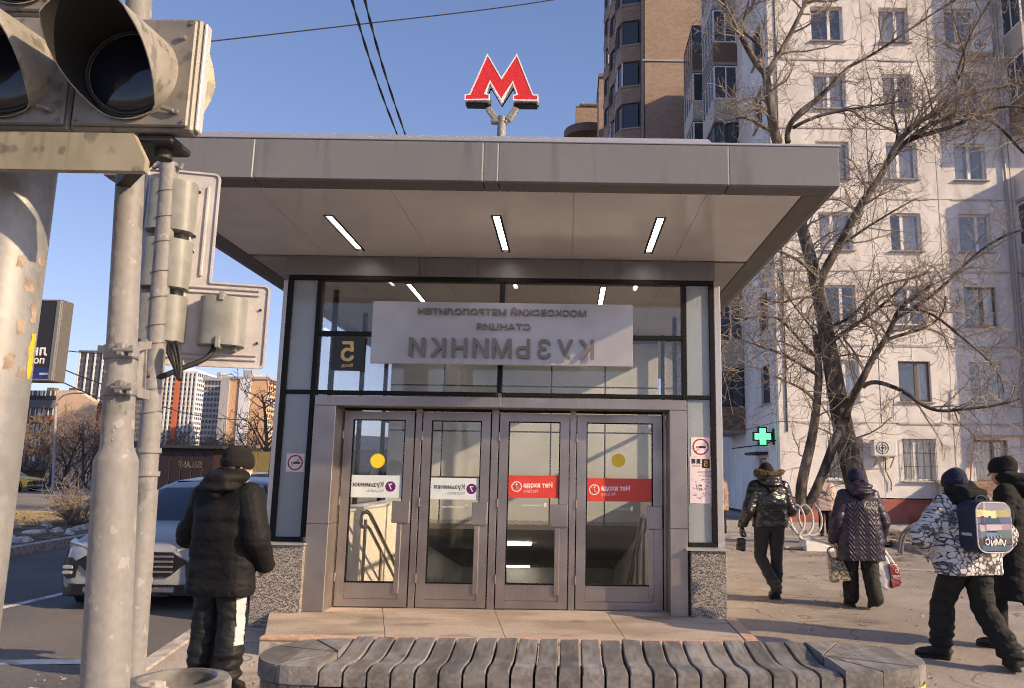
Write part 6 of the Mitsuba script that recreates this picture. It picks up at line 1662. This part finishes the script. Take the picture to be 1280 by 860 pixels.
class Figure:
    def __init__(self, label, x, y, heading, H=1.75, z=0.0):
        self.k = thing('person', label, 'person'); self.s = H / 1.75
        M = trimesh.transformations.rotation_matrix(heading, [0, 0, 1]); M[:3, 3] = [x, y, z]; self.M = M

    def put(self, name, m, mt, smooth=True):
        m = cat(m) if isinstance(m, list) else m.copy()
        m = m.copy(); m.apply_transform(self.M); return put(self.k + '__' + name, m, mt, smooth=smooth)

    def world(self, p): return (self.M @ np.append(np.asarray(p, float), 1))[:3]


def figure(label, x, y, heading, H, J, jacket, trousers, opts):
    """J: joints at H = 1.75 in local axes (x right, y forward, z up)."""
    F = Figure(label, x, y, heading, H); s = F.s; J = {k: np.array(v, float) * s for k, v in J.items()}; O = opts
    g = lambda n, r: (J[n], r * s)
    # the body: one continuous skin under the clothes
    hb, hq = head_bones(J['head'], s, O.get('turn', 0), O.get('nod', 0))
    B = [[g('neck', .055), (lerp(J['neck'], J['head'], .7), .052 * s)], tuple([g('shL', .055), g('shR', .055), g('neck', .06), g('chest', .09)]), tuple([g('chest', .095), g('pelvis', .085)]), tuple([g('hipL', .07), g('hipR', .07), g('pelvis', .075)])] + hb
    for e in 'LR':
        B += [[g('sh' + e, .052), g('el' + e, .042), g('wr' + e, .03)], [g('hip' + e, .07), g('kn' + e, .05), g('an' + e, .04)]]
        hs = O.get('hand' + e, dict(fwd=J['wr' + e] - J['el' + e], out=(1 if e == 'R' else -1, 0, 0), curl=.5))
        B += hand_bones(J['wr' + e], hs['fwd'], hs['out'], hs.get('curl', .5), s, hs.get('thumb', 1 if e == 'R' else -1))
    body = skinmesh(bones(B), .011, 5); F.put('body', body, 'skin')
    # eyes
    F.put('eye', [trimesh.creation.icosphere(1, .011 * s).apply_translation(hq(e * .03, .083, .010)) for e in (-1, 1)], 'white_trim')
    # trousers
    tr = trousers; tb = [tuple([g('hipL', tr['hip']), g('hipR', tr['hip']), (J['pelvis'], tr['hip'] * s)])]
    for e in 'LR':
        an = J['an' + e]; kn = J['kn' + e]; d = an - kn
        tb += [[g('hip' + e, tr['thigh']), g('kn' + e, tr['knee']), (kn + d * .55, tr['calf'] * s), (kn + d * tr.get('end', .97), tr['hem'] * s)]]
    t = skinmesh(bones(tb), .016, 8)
    t = puffed(t, lambda v, n: s * (tr.get('amp', .008) * 2 * (meshkit.fbm(v * np.array([7, 7, 16]) / s, 3) - .5) + tr.get('stack', .0) * np.sin(v[:, 2] / s * 85 + 3 * meshkit.noise(v * 9)) * np.clip((.42 * s - v[:, 2]) / (.3 * s), 0, 1)))
    F.put('trousers', t, tr['mat']); F.legs = t
    for e in 'LR':
        st = O.get('shoe' + e, {})
        u, so = shoe(J['an' + e], np.array(st.get('dir', (0, 1, 0)), float), s * st.get('scale', 1), st.get('heel', 0.0) * s)
        kk = F.put('shoe', u, O.get('shoe_mat', 'shoe_black')); m = so.copy(); m.apply_transform(F.M); put(kk + '__sole', m, 'rubber', smooth=True)
    # jacket
    jk = jacket; w = jk['w'];
    low = J['hem']; ch = J['chest']
    torso = [tuple([(J['shL'] * [.93, 1, 1] + [0, 0, -.01], jk['sh'] * s), (J['shR'] * [.93, 1, 1] + [0, 0, -.01], jk['sh'] * s), (J['neck'] - [0, 0, .03 * s], .075 * s), (ch + [-w * s, 0, 0], jk['d'] * s), (ch + [w * s, 0, 0], jk['d'] * s), (ch + [0, .03 * s, 0], jk['d'] * 1.05 * s)]),
             tuple([(ch + [-w * s, 0, 0], jk['d'] * s), (ch + [w * s, 0, 0], jk['d'] * s), (ch + [0, -.02 * s, .0], jk['d'] * 1.1 * s), (lerp(ch, low, .55) + [-jk['ww'] * s, 0, 0], jk['wd'] * s), (lerp(ch, low, .55) + [jk['ww'] * s, 0, 0], jk['wd'] * s)]),
             tuple([(lerp(ch, low, .55) + [-jk['ww'] * s, 0, 0], jk['wd'] * s), (lerp(ch, low, .55) + [jk['ww'] * s, 0, 0], jk['wd'] * s), (low + [-jk['hw'] * s, 0, 0], jk['hd'] * s), (low + [jk['hw'] * s, 0, 0], jk['hd'] * s)])]
    for e in 'LR':
        el, wr = J['el' + e], J['wr' + e]; cuff = lerp(el, wr, jk.get('cuff', .93))
        torso += [[(J['sh' + e], jk['arm'][0] * s), (lerp(J['sh' + e], el, .5), jk['arm'][1] * 1.02 * s), (el, jk['arm'][1] * s), (lerp(el, wr, .5), jk['arm'][2] * 1.05 * s), (cuff, jk['arm'][2] * s)]]
    man = bones(torso).trim_by_plane([0, 0, 1], float(low[2]))
    t = skinmesh(man, jk.get('res', .013), 8)
    t = puffed(t, jk['fn'](J, s)); F.put(jk.get('name', 'jacket'), t, jk['mat'])
    # hem band
    return F, J, s, hq


def hood(F, J, s, mt, r=.10, size=1.0, drop=.0, name='hood'):
    c = J['neck'] + np.array([0, -.05, .06]) * s
    m = bones([tuple([(c + np.array([x, y, z]) * s * size, r * s) for x, y, z in ((-.075, .0, -.01), (.075, .0, -.01), (-.05, -.07, -.03), (.05, -.07, -.03), (0, -.08, -.06 - drop), (-.06, .05, .02), (.06, .05, .02))])])
    t = skinmesh(m, .014, 6); t = puffed(t, lambda v, n: s * (.012 * np.sin(v[:, 2] / s * 60 + 4 * meshkit.noise(v * 8)) + .02 * (meshkit.fbm(v * 14, 3) - .5)))
    return F.put(name, t, mt)


def beanie(F, hq, s, mt, r=.102, slouch=.03, brim=True, tilt=0.0):
    m = bones([tuple([(hq(0, -.02, .045), r * s), (hq(0, .02, .05), (r - .008) * s), (hq(0, -.02 - slouch, .075), (r - .02) * s)])])
    q0, up = hq(0, 0, 0), hq(0, 0, 1) - hq(0, 0, 0); up = up / np.linalg.norm(up)
    m = m.trim_by_plane([float(v) for v in up], float(np.dot(hq(0, 0, .0), up)))
    t = skinmesh(m, .010, 3); c = hq(0, -.01, .03)
    def rib(v, n):
        a = np.arctan2(v[:, 1] - c[1], v[:, 0] - c[0]); h = (v - q0) @ up; return s * (.0022 * np.sin(a * 46) + .006 * (np.abs(h / s - .022) < .022))
    return F.put('hat', puffed(t, rib), mt)


def quilt(space, amp, arms=True, noise_amp=.012):
    def make(J, s):
        def fn(v, n):
            z = v[:, 2] / s + .03 * (meshkit.noise(v * 4) - .5); q = np.abs(np.sin(np.pi * z / space)) ** .55
            return s * (amp * (q - .75) + noise_amp * 2 * (meshkit.fbm(v * np.array([8, 8, 13]), 3) - .5))
        return fn
    return make


def folds(amp, sc=(9, 9, 17)):
    return lambda J, s: (lambda v, n: s * amp * 2 * (meshkit.fbm(v * np.array(sc) / s, 4) - .5))


def chevron(J, s):
    def fn(v, n):
        x, z = v[:, 0] / s, v[:, 2] / s; u = np.abs(((x / .068) % 2) - 1); ph = z / .062 + u * 1.5; q = np.abs(np.sin(np.pi * ph)) ** .5
        core = (np.abs(x) < .215) & (z < 1.34); arm = np.abs(np.sin(np.pi * z / .11)) ** .6
        return s * np.where(core, .011 * (q - .7), .008 * (arm - .7)) + s * .014 * (meshkit.fbm(v * 12, 3) - .5)
    return fn


BASE = dict(pelvis=(0, 0, .98), chest=(0, 0, 1.26), neck=(0, .0, 1.47), head=(0, .03, 1.625), shL=(-.185, 0, 1.405), shR=(.185, 0, 1.405), elL=(-.26, -.03, 1.12), elR=(.26, -.03, 1.12), wrL=(-.26, .06, .88), wrR=(.26, .06, .88),
            hipL=(-.09, 0, .93), hipR=(.09, 0, .93), knL=(-.095, .01, .50), knR=(.095, .01, .50), anL=(-.10, -.02, .10), anR=(.10, -.02, .10), hem=(0, 0, .84))
def J_(**kw): d = dict(BASE); d.update(kw); return d

# man in the black puffer jacket by the bin
c = gz(264, 868)
F, J, s, hq = figure('man in a black quilted puffer jacket and track trousers with a white stripe', c[0], c[1], math.radians(-14), 1.71,
    J_(elL=(-.345, .04, 1.10), wrL=(-.17, .24, 1.02), elR=(.315, -.05, 1.10), wrR=(.27, .12, .90), hem=(0, 0, .70), knL=(-.11, .03, .50), knR=(.115, .01, .50), anL=(-.12, 0, .10), anR=(.135, -.03, .10), head=(.02, .05, 1.615)),
    dict(mat='puffer_black', sh=.105, w=.115, d=.135, ww=.125, wd=.135, hw=.125, hd=.135, arm=(.105, .095, .078), fn=quilt(.135, .008, noise_amp=.010), res=.011), dict(mat='track_black', hip=.115, thigh=.125, knee=.098, calf=.10, hem=.092, amp=.020, stack=.012, end=.98),
    dict(turn=math.radians(-28), nod=.12, handL=dict(fwd=(.8, .5, -.2), out=(0, 0, 1), curl=.8), handR=dict(fwd=(-.2, .9, -.4), out=(1, 0, 0), curl=.8)))
hood(F, J, s, 'puffer_black', .075, 1.12)
beanie(F, hq, s, 'wool_black', .105, .02)
F.put('hair', skinmesh(bones([tuple([(hq(-.05, -.06, -.02), .038 * s), (hq(.05, -.06, -.02), .038 * s), (hq(0, -.065, -.04), .035 * s)])]), .014, 4), 'hair_dark')
F.put('face_mask', skinmesh(bones([tuple([(hq(-.045, .07, -.06), .02 * s), (hq(.045, .07, -.06), .02 * s), (hq(0, .1, -.03), .018 * s), (hq(0, .085, -.09), .02 * s)])]), .012, 3), 'white_stripe')
# white stripe on the outer right leg, down to the knee
L_ = F.legs; fc = L_.triangles_center; ax = np.column_stack([np.interp(fc[:, 2], [J['anR'][2], J['knR'][2], J['hipR'][2]], [J[q][i] for q in ('anR', 'knR', 'hipR')]) for i in (0, 1)])
an_ = np.arctan2(fc[:, 1] - ax[:, 1], fc[:, 0] - ax[:, 0])
sel = (fc[:, 0] > .02) & (an_ > -.68) & (an_ < .15) & (fc[:, 2] > .36 * s) & (fc[:, 2] < .80 * s)
st_ = L_.submesh([np.nonzero(sel)[0]], append=True, repair=False); st_.vertices = st_.vertices + np.array([math.cos(-.5), math.sin(-.5), 0]) * .007
F.put('trouser_stripe', st_, 'white_stripe')
F.put('hem_band', puffed(skinmesh(bones([tuple([(J['hem'] + [x * s, 0, .045 * s], .142 * s) for x in (-.125, .125)])]).trim_by_plane([0, 0, 1], float(J['hem'][2] - .01)).trim_by_plane([0, 0, -1], float(-(J['hem'][2] + .075 * s))), .013, 3), wrinkle(14, .012)), 'puffer_black')

# man in the leather jacket walking away
c = gz(965, 749)
F, J, s, hq = figure('man in a black leather jacket with a fur-edged hood and dark jeans, walking away', c[0], c[1], math.radians(6), 1.77,
    J_(elL=(-.30, -.05, 1.12), wrL=(-.37, .02, .90), elR=(.29, .0, 1.12), wrR=(.17, .20, 1.04), hem=(0, 0, .90), knL=(-.105, .10, .52), anL=(-.03, -.24, .17), hipL=(-.10, 0, .93), knR=(.10, .06, .50), anR=(.075, .03, .10), head=(0, .10, 1.575), neck=(0, .03, 1.46), pelvis=(0, -.02, .98)),
    dict(mat='leather_black', sh=.10, w=.115, d=.125, ww=.115, wd=.125, hw=.115, hd=.118, arm=(.10, .085, .062), fn=folds(.014, (6, 6, 15)), res=.012), dict(mat='denim_dark', hip=.105, thigh=.110, knee=.078, calf=.074, hem=.068, amp=.009, stack=.009),
    dict(nod=.3, handL=dict(fwd=(-.15, .1, -1), out=(-1, 0, 0), curl=.7), shoeL=dict(heel=.16, dir=(.1, 1, 0)), shoeR=dict(dir=(-.05, 1, 0)), handR=dict(fwd=(-.6, .7, .1), out=(0, 0, 1), curl=.6)))
hood(F, J, s, 'leather_black', .082, 1.2)
t = np.linspace(0, 6.2832, 60); c_ = J['neck'] + np.array([0, -.045, .12]) * s
rgf = np.random.default_rng(9)
ringp = np.stack([c_[0] + .165 * s * np.cos(t), c_[1] + .11 * s * np.sin(t), c_[2] + .03 * s * np.cos(2 * t) - .03 * s * np.sin(t)], 1)
fur = tube(ringp, .03 * s, 12, cap=False); fur = fur.subdivide().subdivide(); v = np.array(fur.vertices); fur.vertices = v + rgf.normal(0, .007, v.shape)
F.put('fur_trim', fur, 'fur', smooth=False)
beanie(F, hq, s, 'wool_black', .103, .02)
gl = skinmesh(bones([[(ch[i][0], ch[i][1] * 1.35) for i in range(len(ch))] if isinstance(ch, list) else tuple((p, r * 1.25) for p, r in ch) for ch in hand_bones(J['wrL'], (-.15, .1, -1), (-1, 0, 0), .7, s, -1)]), .010, 4)
F.put('glove', gl, 'leather_black')
wl_ = F.world(J['wrL'] + np.array([-.01, .02, -.17]) * s)
k = thing('small_pouch', 'small black pouch hanging from the gloved hand of the man in leather', 'bag')
m = skinmesh(bones([tuple([(wl_ + np.array(q), .03) for q in ((-.03, 0, 0), (.03, 0, 0), (-.035, .01, -.10), (.03, .01, -.11))])]), .012, 3); put(k, puffed(m, wrinkle(20, .008)), 'leather_black', smooth=True)

# woman in the chevron-quilted purple coat with two bags
c = gz(1079, 760)
F, J, s, hq = figure('woman in a dark purple chevron-quilted coat and navy hat carrying a bag in each hand', c[0], c[1], math.radians(3), 1.66,
    J_(elL=(-.315, -.03, 1.10), wrL=(-.34, .04, .85), elR=(.315, -.02, 1.10), wrR=(.30, .05, .84), hem=(0, 0, .60), head=(-.01, .04, 1.625), knL=(-.115, .08, .50), anL=(-.11, .10, .10), knR=(.095, -.02, .50), anR=(.10, -.16, .12)),
    dict(mat='quilt_purple', name='coat', sh=.105, w=.125, d=.14, ww=.16, wd=.15, hw=.155, hd=.16, arm=(.105, .09, .075), fn=chevron, res=.0085, cuff=.95), dict(mat='trousers_dark', hip=.12, thigh=.125, knee=.105, calf=.10, hem=.098, amp=.010, end=.95),
    dict(handL=dict(fwd=(-.05, .1, -1), out=(-1, 0, 0), curl=1.0), handR=dict(fwd=(.05, .1, -1), out=(1, 0, 0), curl=1.0), shoeR=dict(heel=.10), shoeL=dict()))
hood(F, J, s, 'quilt_purple', .085, 1.15)
beanie(F, hq, s, 'wool_navy', .108, .025)
hl, hr = F.world(J['wrL'] + np.array([0, .02, -.09]) * s), F.world(J['wrR'] + np.array([0, .02, -.09]) * s)
HBG = thing('handbag', 'shiny dark reptile-patterned handbag in the left hand of the woman in purple', 'handbag')
top, wd_, ht_ = hl + [.035, .0, -.13], .20, .30
m = hullpts([top + np.array(q) for q in ((-wd_ / 2, -.05, 0), (wd_ / 2 - .04, -.05, 0), (-wd_ / 2, .05, 0), (wd_ / 2 - .04, .05, 0), (-wd_ / 2 + .03, -.07, -ht_), (wd_ / 2 + .05, -.07, -ht_ + .04), (-wd_ / 2 + .03, .07, -ht_), (wd_ / 2 + .05, .07, -ht_ + .04))])
m = m.subdivide().subdivide().subdivide(); put(HBG + '__body', puffed(m, wrinkle(12, .008)), 'bag_snake', smooth=40)
put(HBG + '__handle', [tube(smoothline(np.array([top + [-.07, y_, 0], hl + [-.03, y_ * .5, -.01], hl + [.02, y_ * .5, -.01], top + [.05, y_, 0]]), 6), .007, 8) for y_ in (-.04, .04)], 'bag_snake', smooth=True)
put(HBG + '__clasp', box(top[0] - .03, top[0] + .02, top[1] - .065, top[1] - .05, top[2] - .06, top[2] - .03, .005), 'car_chrome')
SHB = thing('shopping_bag', 'white and dark red plastic shopping bag in the right hand of the woman in purple', 'shopping bag')
def baglike(pts, c0, seed, amp=.012):
    m = hullpts([c0 + np.array(p) for p in pts]); m = m.subdivide().subdivide().subdivide().subdivide(); return puffed(m, wrinkle(11, amp, seed))
b0 = hr + [.06, 0, 0]
put(SHB + '__white_side', baglike([(-.06, -.03, -.02), (-.02, .03, -.02), (-.11, -.05, -.18), (-.11, .05, -.18), (.03, -.06, -.2), (.03, .06, -.2), (-.12, -.06, -.46), (-.12, .06, -.46), (-.02, -.08, -.50), (-.02, .08, -.5), (.06, -.03, -.46)], b0, 3), 'bag_white', smooth=True)
put(SHB + '__red_side', baglike([(.0, -.085, -.19), (.0, .03, -.19), (.115, -.06, -.18), (.115, .04, -.18), (.02, -.095, -.47), (.02, .05, -.47), (.155, -.07, -.40), (.155, .05, -.40), (.13, -.05, -.45)], b0, 8), 'bag_red', smooth=True)
put(SHB + '__handle', [tube(smoothline(np.array([b0 + [-.03, y_, -.06], hr + [0, y_ * .4, .015], b0 + [.09, y_, -.19]]), 6), .012, 8) for y_ in (-.03, .03)], 'bag_white', smooth=True)
e = b0 + [.085, -.097, -.27]
coloured(SHB + '__print', [(ring(e[0] + .01, e[2], e[1] + .01, .022, .014, .02), (.7, .62, .63)), (box(e[0] - .05, e[0] + .04, e[1] + .003, e[1] + .02, e[2] - .065, e[2] - .05), (.5, .38, .38)), (box(e[0] - .045, e[0] + .02, e[1] + .003, e[1] + .02, e[2] - .082, e[2] - .074), (.45, .33, .33)), (box(e[0] - .05, e[0] + .03, e[1] + .002, e[1] + .02, e[2] - .095, e[2] - .09), (.5, .35, .36))])

# child with the school backpack
c = gz(1222, 833)
CH = math.radians(9)
F, J, s, hq = figure('child in a black and white patterned coat and navy hat, striding left', c[0], c[1] + .05, CH, 1.65,
    J_(elL=(-.43, .04, 1.13), wrL=(-.24, .18, .98), elR=(.40, -.02, 1.14), wrR=(.33, .14, .94), hem=(0, 0, .80), head=(-.03, .07, 1.60), knL=(-.13, .22, .52), anL=(-.16, .24, .10), knR=(.11, -.02, .50), anR=(.17, -.30, .12)),
    dict(mat='coat_camo', name='coat', sh=.12, w=.15, d=.16, ww=.16, wd=.165, hw=.15, hd=.165, arm=(.12, .11, .09), fn=quilt(.16, .014, noise_amp=.018), res=.012, cuff=.86), dict(mat='trousers_dark', hip=.125, thigh=.13, knee=.108, calf=.108, hem=.10, amp=.016, stack=.012),
    dict(turn=math.radians(-6), nod=.15, handL=dict(fwd=(.5, .7, -.3), out=(-.5, 0, .8), curl=.6), shoe_mat='shoe_black', shoeL=dict(scale=1.12, dir=(-.7, .7, 0)), shoeR=dict(scale=1.15, heel=.02, dir=(.45, .8, 0))))
hood(F, J, s, 'cloth_black', .09, 1.2)
beanie(F, hq, s, 'wool_navy', .112, .03)
F.put('yoke', puffed(skinmesh(bones([tuple([(J['shL'] + [.02, -.0, .02], .115 * s), (J['shR'] + [-.02, -.0, .02], .115 * s), (J['neck'], .10 * s)])]), .014, 6), wrinkle(9, .014)), 'cloth_black')
# backpack, worn on the child's back
BP = thing('school_backpack', 'navy school backpack with a colourful printed back, worn by the striding child', 'backpack')
def bp(m): m = m.copy(); m.apply_transform(F.M); return m
yb0 = J['chest'][1] - .175 * s
def rrbox(w, h, y0, y1, zc, r, shrink=.0):
    o = sbox(-w / 2 + r, -h / 2 + r, w / 2 - r, h / 2 - r).buffer(r, quad_segs=8)
    P0, P1 = np.array(o.buffer(-.018 - shrink).exterior.coords), np.array(o.exterior.coords)
    return hullpts([(x, y1, z + zc) for x, z in P1] + [(x, y0 + .03, z + zc) for x, z in P1] + [(x, y0, z + zc) for x, z in P0])
zc_ = J['chest'][2] - .015; Wb, Hb = .34, .43
put(BP + '__shell', bp(rrbox(Wb, Hb, yb0 - .20, yb0 + .03, zc_, .09)), 'pack_navy', smooth=30)
yq = yb0 - .205
col = [(.27, .24, .34), (.50, .45, .22), (.06, .08, .18), (.34, .27, .31), (.09, .15, .26), (.03, .03, .04), (.04, .06, .12)]
face_o = sbox(-Wb / 2 + .09, -Hb / 2 + .09, Wb / 2 - .09, Hb / 2 - .09).buffer(.075, quad_segs=8)
it = []; rgb_ = np.random.default_rng(12); edges = np.linspace(Hb / 2 - .015, -Hb / 2 + .015, 8)
for i in range(7):
    xs_b = np.sort(np.concatenate([[-.17, .17], rgb_.uniform(-.14, .14, 4)]))
    for j in range(5):
        g_ = face_o.intersection(sbox(xs_b[j], edges[i + 1] + rgb_.normal(0, .006), xs_b[j + 1], edges[i] + rgb_.normal(0, .006)))
        if g_.area < 1e-5: continue
        it.append((bp(facing(g_, 0, yq - rgb_.uniform(0, .002), zc_, .008)), tuple(np.clip(np.array(col[i]) * rgb_.uniform(.45, 1.5) + rgb_.uniform(0, .06, 3), 0, .8))))
for i, ch_ in enumerate('VMNC'):
    it.append((bp(text(ch_, .075 - .05 * i, zc_ - .15 + .01 * (i % 2), yq - .004, .048, .004, True)), (.72, .68, .64)))
for i in range(5):
    it.append((bp(beam((.055 - .03 * i, yq - .004, zc_ - .10 + .008 * (i % 2)), (.047 - .03 * i, yq - .004, zc_ - .065), .004, .009, up=(0, 1, 0))), (.55, .5, .47)))
coloured(BP + '__printed_panel', it)
put(BP + '__piping', bp(tube(np.array([(x, yq + .002, z + zc_) for x, z in face_o.buffer(.004).exterior.coords]), .006, 8)), 'plate_white', smooth=True)
put(BP + '__reflector', bp(box(-Wb / 2 - .004, -Wb / 2 + .02, yb0 - .15, yb0 - .02, zc_ - .075, zc_ - .05, .004)), 'plate_white')
put(BP + '__grab_handle', bp(tube(smoothline(np.array([(-.05, yb0 - .06, zc_ + Hb / 2 - .01), (-.03, yb0 - .06, zc_ + Hb / 2 + .035), (.03, yb0 - .06, zc_ + Hb / 2 + .035), (.05, yb0 - .06, zc_ + Hb / 2 - .01)]), 6), .009, 8)), 'pack_navy', smooth=True)
for e in (-1, 1):
    put(BP + '__strap', bp(tube(smoothline(np.array([(e * .09, yb0 - .02, zc_ + Hb / 2 - .03), (e * .12 * s, -.06 * s, J['shL'][2] + .115 * s), (e * .13 * s, .10 * s, J['shL'][2] + .03 * s), (e * .15 * s, .17 * s, J['chest'][2]), (e * .20 * s, .05, zc_ - Hb / 2 + .08), (e * .13, yb0 - .02, zc_ - Hb / 2 + .05)]), 8), .016, 8)), 'pack_navy', smooth=True)

# adult in black at the right edge
c = gz(1279, 812)
F, J, s, hq = figure('adult in a long black coat with a pale shoulder strap at the right edge', c[0], c[1], math.radians(48), 1.78,
    J_(hem=(0, 0, .46), elL=(-.30, .03, 1.12), wrL=(-.24, .2, .93), elR=(.30, -.05, 1.12), wrR=(.28, .05, .88), head=(0, .06, 1.61), knL=(-.1, .16, .5), anL=(-.11, .16, .10), knR=(.1, -.04, .5), anR=(.11, -.24, .13)),
    dict(mat='cloth_black', name='coat', sh=.105, w=.125, d=.135, ww=.15, wd=.15, hw=.16, hd=.16, arm=(.105, .09, .07), fn=folds(.020), res=.016), dict(mat='cloth_black', hip=.115, thigh=.12, knee=.085, calf=.08, hem=.075, amp=.01),
    dict(shoeR=dict(heel=.05)))
hood(F, J, s, 'cloth_black', .09, 1.15)
beanie(F, hq, s, 'wool_black', .108, .03)
F.put('bag_strap', tube(smoothline(np.array([(-.10 * s, -.115 * s, J['shL'][2] + .08 * s), (.0, -.19 * s, 1.32 * s), (.12 * s, -.19 * s, 1.16 * s), (.26 * s, -.12 * s, .98 * s)]), 8), .016, 8), 'bag_white')

# two small far figures by the flats
c = gz(1031, 657); yy_ = 21.5; c = at(1031, 645, yy_)
F, J, s, hq = figure('far person in a pale pink coat standing half hidden behind the tree stems', c[0], yy_, math.radians(170), 1.66, J_(hem=(0, 0, .72)),
    dict(mat='pale_pink', name='coat', sh=.105, w=.12, d=.13, ww=.14, wd=.14, hw=.14, hd=.14, arm=(.1, .085, .065), fn=folds(.015), res=.022), dict(mat='cloth_black', hip=.11, thigh=.115, knee=.08, calf=.075, hem=.07), {})
beanie(F, hq, s, 'wool_black', .11, .02)
c = at(903, 645, 22.0)
F, J, s, hq = figure('far person in a brown padded coat at the corner of the pavilion', c[0], 22.0, math.radians(60), 1.68, J_(hem=(0, 0, .66)),
    dict(mat='timber_brown', name='coat', sh=.105, w=.12, d=.13, ww=.14, wd=.14, hw=.14, hd=.14, arm=(.1, .085, .065), fn=quilt(.12, .015), res=.022), dict(mat='cloth_black', hip=.11, thigh=.115, knee=.08, calf=.075, hem=.07), {})
beanie(F, hq, s, 'hair_dark', .104, .02)
